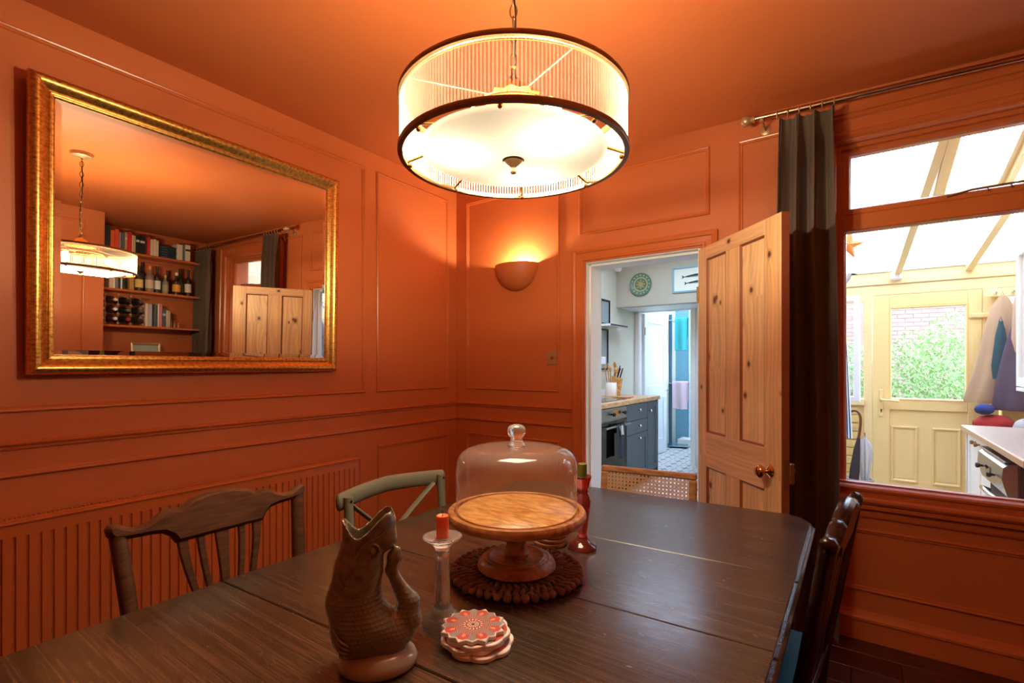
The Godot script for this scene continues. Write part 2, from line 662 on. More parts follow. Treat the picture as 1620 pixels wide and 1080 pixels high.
const PANEL := [Vector2(0, 0), Vector2(0.001, 0.007), Vector2(0.006, 0.011), Vector2(0.011, 0.009), Vector2(0.013, 0.006), Vector2(0.020, 0.006), Vector2(0.023, 0)]


func panel(wall: Node, b: Basis, origin: Vector3, x0: float, x1: float, y0: float, y1: float) -> void:
	var t := Transform3D(b, origin + b * Vector3((x0 + x1) / 2, (y0 + y1) / 2, 0))
	put(wall, "panel_moulding", MB.new().frame(x1 - x0, y1 - y0, PANEL, t), mats.gloss_paint)


const DADO := [Vector2(0.962, 0), Vector2(0.964, 0.007), Vector2(0.970, 0.010), Vector2(0.976, 0.010), Vector2(0.978, 0.016), Vector2(0.984, 0.021), Vector2(0.990, 0.021), Vector2(0.994, 0.016), Vector2(0.996, 0)]
const LOW_RAIL := [Vector2(0.862, 0), Vector2(0.864, 0.008), Vector2(0.870, 0.014), Vector2(0.876, 0.013), Vector2(0.880, 0.006), Vector2(0.886, 0.005), Vector2(0.888, 0)]
const SKIRT := [Vector2(0, 0), Vector2(0, 0.020), Vector2(0.088, 0.020), Vector2(0.092, 0.026), Vector2(0.104, 0.026), Vector2(0.112, 0.019), Vector2(0.118, 0.012), Vector2(0.128, 0.008), Vector2(0.132, 0)]


func wall_panelling() -> void:
	var lw := get_node("wall_left")
	var bw := get_node("wall_back")
	var cw := get_node("wall_chimney")
	panel(lw, LEFT, Vector3.ZERO, -2.85, -0.845, 1.097, 2.484)
	panel(lw, LEFT, Vector3.ZERO, -0.757, -0.092, 1.097, 2.484)
	panel(lw, LEFT, Vector3.ZERO, -0.748, -0.092, 0.20, 0.760)
	panel(lw, LEFT, Vector3.ZERO, -4.35, -2.95, 1.097, 2.484)
	panel(bw, Basis.IDENTITY, Vector3.ZERO, 0.102, 0.893, 1.090, 2.470)
	panel(bw, Basis.IDENTITY, Vector3.ZERO, 0.102, 0.893, 0.20, 0.770)
	panel(bw, Basis.IDENTITY, Vector3.ZERO, 1.036, 1.828, 2.084, 2.455)
	panel(bw, Basis.IDENTITY, Vector3.ZERO, 1.969, 2.30, 1.097, 2.440)
	panel(bw, Basis.IDENTITY, Vector3.ZERO, 2.30, 3.42, 0.222, 0.512)
	panel(cw, RIGHT, Vector3(3.30, 0, 0), 1.27, 1.62, 1.05, 2.42)
	panel(cw, RIGHT, Vector3(3.30, 0, 0), 1.72, 2.62, 1.05, 2.42)
	for prof in [DADO, LOW_RAIL]:
		var nm: String = "dado_rail" if prof == DADO else "lower_rail"
		put(lw, nm, MB.new().run(4.45, prof, at(Vector3(0, 0, 4.45), LEFT)), mats.gloss_paint)
		put(bw, nm, MB.new().run(0.995, prof), mats.gloss_paint)
		put(bw, nm, MB.new().run(0.40, prof, at(Vector3(1.872, 0, 0))), mats.gloss_paint)
	struct("baseboard_left", MB.new().run(4.45, SKIRT, at(Vector3(0, 0, 4.45), LEFT)), mats.gloss_paint, "terracotta skirting board under the mirror wall")
	var bb := MB.new().run(0.995, SKIRT)
	bb.run(3.85 - 1.872, SKIRT, at(Vector3(1.872, 0, 0)))
	struct("baseboard_back", bb, mats.gloss_paint, "terracotta skirting board below the window")
	struct("baseboard_right", MB.new().run(1.62, SKIRT, at(Vector3(3.30, 0, 1.13), RIGHT)), mats.gloss_paint, "terracotta skirting board round the chimney breast")
	# door architrave in the wall's paint; its foot stands in the floor
	var arch := [Vector2(0, 0), Vector2(0, 0.026), Vector2(0.012, 0.030), Vector2(0.024, 0.026), Vector2(0.030, 0.019), Vector2(0.060, 0.018), Vector2(0.064, 0.024), Vector2(0.074, 0.024), Vector2(0.078, 0.014), Vector2(0.086, 0.014), Vector2(0.088, 0)]
	var a := struct("trim_1", MB.new().frame(0.872, 2.004, arch, at(Vector3(1.433, 0.994, 0))), mats.gloss_paint, "terracotta architrave round the kitchen doorway")
	# white lining of the doorway with a small stop
	var l := MB.new()
	span(l, 1.06, 1.082, 0, 1.927, -0.232, 0.003)
	span(l, 1.766, 1.788, 0, 1.927, -0.232, 0.003)
	span(l, 1.06, 1.788, 1.905, 1.927, -0.232, 0.003)
	span(l, 1.082, 1.094, 0, 1.905, -0.19, -0.05)
	span(l, 1.754, 1.766, 0, 1.905, -0.19, -0.05)
	span(l, 1.082, 1.766, 1.893, 1.905, -0.19, -0.05)
	struct("trim_2", l, mats.white_paint, "white painted lining of the kitchen doorway")
	put(a, "strike_plate", MB.new().box(Vector3(1.076, 0.80, 0.007), Vector3(0.010, 0.10, 0.012), 0.002), mats.brass_knob, "brass strike plate on the door jamb")


func pine_image(seed_: int, knots: int, turned: bool, base: Color) -> ImageTexture:
	var w := 320
	var h := 640
	var n := FastNoiseLite.new()
	n.seed = seed_
	n.frequency = 0.02
	var r := RandomNumberGenerator.new()
	r.seed = seed_
	var ks := []
	for k in knots:
		ks.append([r.randf() * w, r.randf() * h, r.randf_range(3.0, 7.0)])
	var im := Image.create(w, h, false, Image.FORMAT_RGB8)
	var dark := base.darkened(0.30)
	var knot := Color(0.36, 0.19, 0.10)
	for y in h:
		for x in w:
			var fx := float(x)
			var kd := 9.0
			for k in ks:
				var dx: float = wrapf(x - k[0], -w / 2.0, w / 2.0)
				var dy: float = wrapf(y - k[1], -h / 2.0, h / 2.0) * 0.75
				var d: float = sqrt(dx * dx + dy * dy) / k[2]
				if d < 9.0:
					fx += signf(dx) * k[2] * 1.4 * exp(-d * d * 0.08)
					kd = minf(kd, d)
			var seam := sin(TAU * x / w)                       # keeps the picture seamless from side to side
			var v := n.get_noise_2d(fx * 1.0 + seam * 4.0, y * 0.05) * 0.7 + n.get_noise_2d(fx * 6.0, y * 0.10 + 300.0) * 0.5
			v += 0.25 * sin(fx * 0.42 + n.get_noise_2d(fx * 0.4, y * 0.12) * 9.0)
			var c := base.lerp(dark, clampf(0.28 + v * 0.42, 0.0, 1.0))
			if kd < 2.2:
				c = c.lerp(knot, clampf(1.5 - kd, 0.0, 1.0) * 0.9 + 0.12)
			im.set_pixel(x, y, c)
	if turned:
		im.rotate_90(CLOCKWISE)
	return ImageTexture.create_from_image(im)


func back_door() -> void:
	var u := Vector3(0.673, 0, 0.740).normalized()
	var n := Vector3(-u.z, 0, u.x)
	var d := Node3D.new()
	d.name = "door_1"
	add_child(d)
	d.transform = Transform3D(Basis(u, Vector3.UP, n), Vector3(1.768, 0, 0.012))
	tag(d, "stripped pine panelled door standing open beside the curtain", "", "", "structure")
	var pine := []
	for k in 3:
		var m: StandardMaterial3D = mats["pine_%d" % k]
		m.albedo_texture = pine_image(11 + k, [14, 4, 18][k], false, [Color(0.95, 0.77, 0.56), Color(0.93, 0.74, 0.53), Color(0.96, 0.80, 0.60)][k])
		tri(m, Vector3(1.55, 0.8, 1.55))
		m.uv1_offset = Vector3(0.21 * k, 0.37 * k, 0)
		pine.append(m)
	var rail: StandardMaterial3D = mats.pine_rail
	rail.albedo_texture = pine_image(31, 5, true, Color(0.93, 0.74, 0.55))
	tri(rail, Vector3(0.8, 1.55, 1.55))
	var t := -0.036
	put(d, "stile", span(MB.new(), 0.004, 0.085, 0.012, 1.897, t, 0, 0.002), pine[1])
	put(d, "stile", span(MB.new(), 0.570, 0.680, 0.012, 1.897, t, 0, 0.002), pine[1])
	put(d, "rail", span(MB.new(), 0.085, 0.570, 1.830, 1.897, t, 0, 0.002), rail)
	put(d, "rail", span(MB.new(), 0.085, 0.570, 0.730, 0.912, t, 0, 0.002), rail)
	put(d, "rail", span(MB.new(), 0.085, 0.570, 0.012, 0.225, t, 0, 0.002), rail)
	put(d, "muntin", span(MB.new(), 0.268, 0.386, 0.912, 1.830, t, -0.001, 0.002), pine[1])
	put(d, "muntin", span(MB.new(), 0.268, 0.386, 0.225, 0.730, t, -0.001, 0.002), pine[1])
	for e in [[0.085, 0.268, 0.912, 1.83, 0], [0.386, 0.570, 0.912, 1.83, 2], [0.085, 0.268, 0.225, 0.73, 2], [0.386, 0.570, 0.225, 0.73, 0]]:
		var xm: float = (e[0] + e[1]) / 2
		put(d, "panel", span(MB.new(), e[0] - 0.005, e[1] + 0.005, e[2] - 0.005, e[3] + 0.005, -0.024, -0.011), pine[e[4]])
		# a loose pine board is glued from two strips
		put(d, "bead", MB.new().frame(e[1] - e[0], e[3] - e[2], [Vector2(0, 0), Vector2(0.004, -0.002), Vector2(0.009, -0.010), Vector2(0.010, -0.011)], at(Vector3(xm, (e[2] + e[3]) / 2, -0.001))), mats.pine_edge)
	# dark end grain of the free edge with the lock let into it
	put(d, "door_edge", span(MB.new(), 0.680, 0.6825, 0.012, 1.897, t + 0.001, -0.001), mats.pine_edge, "red-brown edge of the pine door")
	put(d, "lock_plate", span(MB.new(), 0.6825, 0.684, 0.76, 0.88, -0.030, -0.010), mats.antique_brass)
	for side in [1.0, -1.0]:
		var zf := 0.0 if side > 0 else t
		var kb := Transform3D(Basis(Vector3(1, 0, 0), Vector3(0, 0, side), Vector3(0, -side, 0)), Vector3(0.612, 0.818, zf))
		var k := put(d, "door_knob", MB.new().lathe([Vector2(0.008, 0), Vector2(0.008, 0.030), Vector2(0.013, 0.034), Vector2(0.023, 0.038), Vector2(0.028, 0.046), Vector2(0.028, 0.054), Vector2(0.023, 0.062), Vector2(0.013, 0.066), Vector2(0, 0.067)], kb, 28, 1.2), mats.brass_knob, "round brass door knob")
		put(k, "rose", MB.new().lathe([Vector2(0.027, 0), Vector2(0.027, 0.003), Vector2(0.022, 0.006), Vector2(0.014, 0.012), Vector2(0.009, 0.013)], kb, 28), mats.brass_knob)
	put(d, "rim_lock", span(MB.new(), 0.560, 0.684, 0.775, 0.862, t - 0.022, t, 0.003), mats.antique_brass)
	for y in [0.25, 1.65]:
		put(d, "hinge", MB.new().lathe([Vector2(0, -0.045), Vector2(0.006, -0.045), Vector2(0.006, 0.045), Vector2(0, 0.045)], at(Vector3(0.0, y, 0.002)), 10), mats.antique_brass)


func window_unit() -> void:
	var w := Node3D.new()
	w.name = "window_1"
	add_child(w)
	tag(w, "terracotta framed window looking into the yellow sun room", "", "", "structure")
	var m: Material = mats.gloss_paint
	# moulded architrave on the wall face, outer edge behind the curtains
	var arch := [Vector2(0, 0), Vector2(0, 0.034), Vector2(0.014, 0.036), Vector2(0.022, 0.026), Vector2(0.030, 0.024), Vector2(0.075, 0.022), Vector2(0.080, 0.030), Vector2(0.090, 0.032), Vector2(0.098, 0.026), Vector2(0.106, 0.014), Vector2(0.114, 0.012), Vector2(0.118, 0)]
	put(w, "architrave", MB.new().frame(0.93 + 0.236, 1.70 + 0.12, arch, at(Vector3(2.865, 1.520, 0))), m)
	# fascia boards above the window up to the ceiling
	put(w, "frieze", MB.new().run(1.25, [Vector2(2.405, 0), Vector2(2.405, 0.016), Vector2(2.412, 0.022), Vector2(2.436, 0.022), Vector2(2.440, 0.030), Vector2(2.452, 0.030), Vector2(2.456, 0.012), Vector2(2.52, 0.010), Vector2(2.524, 0)], at(Vector3(2.24, 0, 0))), m)
	# box frame in the opening
	var fr := MB.new()
	fr.frame(0.93, 1.65, [Vector2(0, -0.02), Vector2(0.018, -0.02), Vector2(0.018, -0.045), Vector2(0.026, -0.045), Vector2(0.026, -0.13), Vector2(0, -0.13)], at(Vector3(2.865, 1.485, 0)))
	put(w, "frame", fr, m)
	put(w, "transom", span(MB.new(), 2.42, 3.31, 1.905, 1.985, -0.12, -0.045, 0.006), m)
	# lower fixed light
	put(w, "bead", MB.new().frame(0.884, 1.228, [Vector2(0, -0.05), Vector2(0.006, -0.052), Vector2(0.015, -0.066), Vector2(0.016, -0.09)], at(Vector3(2.864, 1.304, -0.004))), m)
	put(w, "glass_pane", span(MB.new(), 2.415, 3.315, 0.69, 1.92, -0.093, -0.089), mats.clear_pane)
	# opening top light: its own sash
	put(w, "sash", MB.new().frame(0.884, 0.318, [Vector2(0, -0.10), Vector2(0, -0.048), Vector2(0.004, -0.044), Vector2(0.026, -0.044), Vector2(0.034, -0.060), Vector2(0.034, -0.09)], at(Vector3(2.864, 2.141, 0))), m)
	put(w, "glass_pane", span(MB.new(), 2.45, 3.28, 2.01, 2.275, -0.084, -0.080), mats.clear_pane)
	var stay := MB.new().tube([Vector3(2.80, 2.000, -0.040), Vector3(2.88, 2.012, -0.032), Vector3(2.98, 2.014, -0.030), Vector3(3.12, 2.016, -0.030)], 0.0045, 6)
	for x in [2.93, 3.0, 3.07]:
		stay.box(Vector3(x, 2.006, -0.036), Vector3(0.004, 0.016, 0.004))
	put(w, "stay", stay, mats.antique_brass)
	put(w, "hook", MB.new().tube([Vector3(2.805, 1.912, -0.05), Vector3(2.805, 1.902, -0.042), Vector3(2.805, 1.894, -0.036), Vector3(2.805, 1.902, -0.030)], 0.002, 5), mats.chrome)
	# sill with a rounded nose, and the moulding under it
	put(w, "sill", MB.new().run(1.18, [Vector2(0.655, 0), Vector2(0.655, 0.012), Vector2(0.664, 0.030), Vector2(0.672, 0.044), Vector2(0.682, 0.050), Vector2(0.692, 0.048), Vector2(0.700, 0.040), Vector2(0.703, 0.024), Vector2(0.705, -0.10)], at(Vector3(2.275, -0.035, 0))), m)
	put(w, "apron", MB.new().run(1.16, [Vector2(0.585, 0), Vector2(0.587, 0.010), Vector2(0.596, 0.013), Vector2(0.612, 0.013), Vector2(0.622, 0.010), Vector2(0.624, 0)], at(Vector3(2.285, -0.02, 0))), m)
	span(MB.new(), 0, 1, 0, 1, 0, 1)


func curtain_sheet(x0: float, x1: float, y0: float, y1: float, folds: float, seed_: int) -> MB:
	var mb := MB.new()
	var n := FastNoiseLite.new()
	n.seed = seed_
	n.frequency = 1.0
	var cols := 110
	var rows := 36
	var g := []
	for j in rows + 1:
		var t := float(j) / rows                       # 0 at the hem
		var y := lerpf(y0, y1, t)
		var row := []
		for i in cols + 1:
			var s := float(i) / cols
			var ph := TAU * folds * (s + 0.035 * n.get_noise_2d(s * 2.0, t * 1.1)) + 0.5 * n.get_noise_1d(t * 0.9 + 7.0)
			var top := smoothstep(0.93, 1.0, t)
			var amp := lerpf(0.043, 0.022, top) * (1.0 + 0.5 * n.get_noise_2d(s * 3.0 + 9.0, t * 0.8))
			var z := amp * (sin(ph) + 0.28 * sin(2.0 * ph + 1.0))
			z += top * 0.009 * sin(ph * 3.0)
			var spread := 1.0 + 0.10 * (1.0 - t) + 0.05 * sin(t * 5.0)
			var xx := lerpf(x0, x1, 0.5 + (s - 0.5) * spread) + 0.010 * cos(ph)
			row.append(Vector3(xx, y, z + 0.125))
		g.append(row)
	var th := Vector3(0, 0, -0.004)
	for j in rows:
		for i in cols:
			var a: Vector3 = g[j][i]
			var b: Vector3 = g[j][i + 1]
			var c: Vector3 = g[j + 1][i + 1]
			var d: Vector3 = g[j + 1][i]
			mb.quad(a, b, c, d, 1)
			mb.quad(d + th, c + th, b + th, a + th, 2)
	for j in rows:
		mb.quad(g[j][0] + th, g[j][0], g[j + 1][0], g[j + 1][0] + th)
		mb.quad(g[j][cols], g[j][cols] + th, g[j + 1][cols] + th, g[j + 1][cols])
	for i in cols:
		mb.quad(g[0][i] + th, g[0][i + 1] + th, g[0][i + 1], g[0][i])
		mb.quad(g[rows][i], g[rows][i + 1], g[rows][i + 1] + th, g[rows][i] + th)
	return mb


func curtains() -> void:
	var rod := thing("curtain_rod", "long brushed metal curtain rod with ball finials above the window", "curtain rod")
	var y0 := 2.482
	var y1 := 2.448
	var line := func(x: float) -> Vector3: return Vector3(x, lerpf(y0, y1, (x - 2.03) / 1.0), 0.125)
	put(rod, "pole", MB.new().tube([line.call(2.05), line.call(3.20), line.call(3.84)], 0.0125, 16), mats.rod_metal)
	var fin := [Vector2(0.0125, 0), Vector2(0.017, 0.002), Vector2(0.017, 0.010), Vector2(0.013, 0.013), Vector2(0.013, 0.018), Vector2(0.020, 0.024), Vector2(0.026, 0.034), Vector2(0.027, 0.046), Vector2(0.023, 0.058), Vector2(0.012, 0.066), Vector2(0, 0.068)]
	put(rod, "finial", MB.new().lathe(fin, Transform3D(Basis(Vector3(0, -1, 0), Vector3(-1, 0, 0), Vector3(0, 0, -1)), line.call(2.07)), 24, 1.2), mats.brushed_brass)
	for x in [2.098, 3.815]:
		var p: Vector3 = line.call(x)
		var br := MB.new().tube([Vector3(x, p.y - 0.015, 0.0), Vector3(x, p.y - 0.015, 0.105), Vector3(x, p.y - 0.006, 0.125)], 0.006, 8)
		br.lathe([Vector2(0, 0), Vector2(0.024, 0), Vector2(0.024, 0.004), Vector2(0.016, 0.007), Vector2(0, 0.008)], Transform3D(Basis(Vector3(1, 0, 0), Vector3(0, 0, 1), Vector3(0, -1, 0)), Vector3(x, p.y - 0.015, 0.0)), 20)
		br.box(Vector3(x, p.y - 0.017, 0.125), Vector3(0.02, 0.008, 0.03), 0.003)
		put(rod, "bracket", br, mats.brushed_brass)
	var ringm := MB.new()
	var pts := []
	for i in 19:
		var t := TAU * i / 18
		pts.append(Vector3(0, cos(t) * 0.0185, sin(t) * 0.0185))
	ringm.tube(pts, 0.0025, 6, false, 1.0, Vector3.RIGHT)
	ringm.tube([Vector3(0, -0.018, 0), Vector3(0, -0.023, 0)], 0.0018, 5)
	var rm := ringm.done()
	var specs := [[2.155, 2.405, 3.3, 5, "heavy brown curtain drawn back between the pine door and the window"], [3.47, 3.76, 4.2, 9, "heavy brown curtain on the shelf side of the window, seen in the mirror"]]
	for s in specs:
		var c := thing("curtain", s[4], "curtain", Vector3.ZERO, 0.0, "curtains at the window")
		var yt: float = line.call((s[0] + s[1]) / 2).y - 0.028
		put(c, "drape", curtain_sheet(s[0], s[1], 0.015, yt, s[2], s[3]), mats.curtain)
		var n := 6
		for k in n:
			var r := put(rod, "ring", rm, mats.brushed_brass)
			var x: float = lerpf(s[0] + 0.01, s[1] - 0.01, float(k) / (n - 1))
			r.position = line.call(x) - Vector3(0, 0.006, 0)


func wall_mirror() -> void:
	var N := Vector3(0.99958, -0.02199, -0.01899).normalized()
	var V := (Vector3.UP - N * N.y).normalized()
	var U := V.cross(N)
	var md := -0.02755
	var r := Node3D.new()
	r.name = num("wall_mirror")
	add_child(r)
	r.transform = Transform3D(Basis(U, V, N), U * -1.714 + V * 1.777 + N * md)
	tag(r, "large gilt framed mirror hanging on the terracotta wall", "mirror")
	var w := 1.292
	var h := 1.090
	var prof := []
	for q in curve([Vector2(0.0, -0.020), Vector2(0.0, 0.004), Vector2(0.003, 0.014), Vector2(0.012, 0.024), Vector2(0.024, 0.027), Vector2(0.036, 0.022), Vector2(0.050, 0.010), Vector2(0.056, 0.006)], 4):
		prof.append(q)
	prof.append_array([Vector2(0.0565, 0.011), Vector2(0.060, 0.012), Vector2(0.063, 0.008), Vector2(0.065, 0.0085), Vector2(0.069, 0.0085), Vector2(0.073, 0.003), Vector2(0.074, -0.002)])
	put(r, "frame", MB.new().frame(w, h, prof, Transform3D.IDENTITY, true), mats.gold_leaf, "worn gilt moulded frame")
	put(r, "backing", MB.new().box(Vector3(0, 0, -0.014), Vector3(w - 0.004, h - 0.004, 0.012)), mats.black_matt)
	# plate: a flat middle and a bevelled margin ground at a slight angle
	var gw := w / 2 - 0.072
	var gh := h / 2 - 0.072
	var bv := 0.020
	put(r, "mirror_glass", MB.new().quad_plate(gw - bv, gh - bv, 0.0), mats.mirror)
	put(r, "bevel", MB.new().frame(gw * 2, gh * 2, [Vector2(0, -0.0016), Vector2(bv, 0.0)], Transform3D.IDENTITY), mats.mirror)


func radiator() -> void:
	var z0 := 0.947
	var z1 := 2.75
	var r := thing("radiator", "terracotta painted panel radiator below the mirror", "radiator", Vector3(0, 0, 0))
	var m: Material = mats.gloss_paint
	var top := 0.722
	var bot := 0.14
	# pressed front panel: flutes stand proud between a flat head and foot
	var mb := MB.new()
	var pitch := 0.0335
	var n := int((z1 - z0 - 0.05) / pitch)
	var xf := 0.088
	var dp := 0.008
	var ylo := bot + 0.045
	var yhi := top - 0.052
	var z := z0 + 0.028
	mb.quad(Vector3(xf, yhi, z1), Vector3(xf, yhi, z0), Vector3(xf, top, z0), Vector3(xf, top, z1))
	mb.quad(Vector3(xf, bot, z1), Vector3(xf, bot, z0), Vector3(xf, ylo, z0), Vector3(xf, ylo, z1))
	mb.quad(Vector3(xf, ylo, z), Vector3(xf, ylo, z0), Vector3(xf, yhi, z0), Vector3(xf, yhi, z))
	for k in n:
		var a := z
		var prof := [[0.0, 0.0], [0.30, 0.0], [0.37, -dp], [0.47, -dp], [0.60, 0.0], [1.0, 0.0]]
		for j in prof.size() - 1:
			var za: float = a + prof[j][0] * pitch
			var zb: float = a + prof[j + 1][0] * pitch
			var xa: float = xf + prof[j][1]
			var xb: float = xf + prof[j + 1][1]
			mb.quad(Vector3(xb, ylo, zb), Vector3(xa, ylo, za), Vector3(xa, yhi, za), Vector3(xb, yhi, zb))
		for e in [[yhi, 1.0], [ylo, -1.0]]:
			var g := [Vector3(xf, e[0], a + 0.30 * pitch), Vector3(xf - dp, e[0], a + 0.37 * pitch), Vector3(xf - dp, e[0], a + 0.47 * pitch), Vector3(xf, e[0], a + 0.60 * pitch)]
			mb.oquad(g[0], g[1], g[2], g[3], Vector3(xf, e[0] + e[1], a))
		z += pitch
	mb.quad(Vector3(xf, ylo, z1), Vector3(xf, ylo, z), Vector3(xf, yhi, z), Vector3(xf, yhi, z1))
	put(r, "front_panel", mb, m)
	var rim := MB.new()
	rim.frame(z1 - z0, top - bot, [Vector2(0, 0), Vector2(0, 0.006), Vector2(0.002, 0.008), Vector2(0.006, 0.008), Vector2(0.008, 0.0)], at(Vector3(xf, (top + bot) / 2, (z0 + z1) / 2), LEFT))
	put(r, "seam_rim", rim, m)
	put(r, "back_panel", span(MB.new(), 0.030, 0.045, bot, top, z0, z1, 0.003), m)
	for e in [z0, z1 - 0.004]:
		put(r, "side_panel", span(MB.new(), 0.032, xf, bot, top + 0.008, e, e + 0.004, 0.001), m)
	# top grille: two rails with a comb of small bars between them
	var gr := MB.new()
	span(gr, 0.034, 0.046, top - 0.002, top + 0.008, z0, z1)
	span(gr, xf - 0.018, xf, top - 0.002, top + 0.008, z0, z1, 0.002)
	var zz := z0 + 0.01
	while zz < z1:
		span(gr, 0.044, xf - 0.016, top + 0.003, top + 0.007, zz, zz + 0.006)
		zz += 0.0125
	put(r, "top_grille", gr, m)
	for e in [z0 + 0.15, z1 - 0.15]:
		put(r, "wall_bracket", span(MB.new(), 0.027, 0.034, 0.2, 0.62, e, e + 0.03), m)
	var v := MB.new().tube([Vector3(0.06, 0.16, z0), Vector3(0.06, 0.16, z0 - 0.05)], 0.010, 10)
	v.tube([Vector3(0.06, 0.16, z0 - 0.035), Vector3(0.06, 0.0, z0 - 0.035)], 0.0075, 10)
	put(r, "valve", v, mats.chrome)


func wall_fittings() -> void:
	# half-bowl uplighter
	var s := thing("wall_sconce", "terracotta half-bowl uplighter glowing on the wall beside the doorway", "wall lamp", Vector3(0.562, 1.955, 0))
	var prof := []
	for k in 15:
		var t := -PI / 2 + PI / 2 * k / 14
		prof.append(Vector2(0.168 * cos(t) if k else 0.0, 0.178 * sin(t)))
	for k in 15:
		var t := -PI / 2 * k / 14
		prof.append(Vector2(0.160 * cos(t) if k < 14 else 0.0, 0.170 * sin(t)))
	var half := Transform3D(Basis.from_scale(Vector3(1, 1, 0.80)), Vector3.ZERO)
	put(s, "bowl", MB.new().lathe(prof, half, 40, 0.7, PI, PI), mats.paint)
	put(s, "back_plate", MB.new().box(Vector3(0, -0.06, 0.003), Vector3(0.10, 0.09, 0.006)), mats.white_paint)
	put(s, "bulb_holder", MB.new().tube([Vector3(0.04, -0.09, 0.004), Vector3(0.04, -0.09, 0.05), Vector3(0.04, -0.07, 0.055)], 0.013, 10), mats.white_paint)
	put(s, "bulb", MB.new().ball(Vector3(0.04, -0.035, 0.06), Vector3(0.02, 0.03, 0.02)), mats.bulb)
	var l := OmniLight3D.new()
	l.name = "sconce_light"
	l.position = Vector3(0.04, -0.035, 0.06)
	l.light_energy = SCONCE_ENERGY
	l.light_color = LAMP_COLOR
	l.light_size = 0.018
	l.omni_range = 12.0
	l.omni_attenuation = 2.0
	l.shadow_enabled = true
	s.add_child(l)
	# toggle switch
	var w := thing("light_switch", "square brass light switch plate on the wall beside the doorway", "light switch", Vector3(0.840, 1.314, 0))
	put(w, "plate", MB.new().box(Vector3(0, 0, 0.003), Vector3(0.088, 0.088, 0.006), 0.003), mats.brushed_brass)
	put(w, "toggle", MB.new().tube([Vector3(0, 0.002, 0.006), Vector3(0, -0.006, 0.022)], [0.004, 0.005], 8), mats.antique_brass)
	put(w, "toggle_ring", MB.new().lathe([Vector2(0.010, 0), Vector2(0.009, 0.003), Vector2(0.006, 0.003)], Transform3D(Basis(Vector3(1, 0, 0), Vector3(0, 0, 1), Vector3(0, -1, 0)), Vector3(0, 0, 0.006)), 16), mats.antique_brass)
	for x in [-0.030, 0.030]:
		put(w, "screw", MB.new().lathe([Vector2(0.0035, 0), Vector2(0.003, 0.001), Vector2(0, 0.0014)], Transform3D(Basis(Vector3(1, 0, 0), Vector3(0, 0, 1), Vector3(0, -1, 0)), Vector3(x, 0, 0.006)), 10), mats.antique_brass)


func ring_torus(mb: MB, c: Vector3, r: float, t: float, seg := 72, sides := 8, hgt := 1.0) -> MB:
	var prof := []
	for i in sides + 1:
		var a := TAU * i / sides - PI / 2
		prof.append(Vector2(r + t * cos(a), t * hgt * sin(a)))
	return mb.lathe(prof, at(c), seg, 3.0)


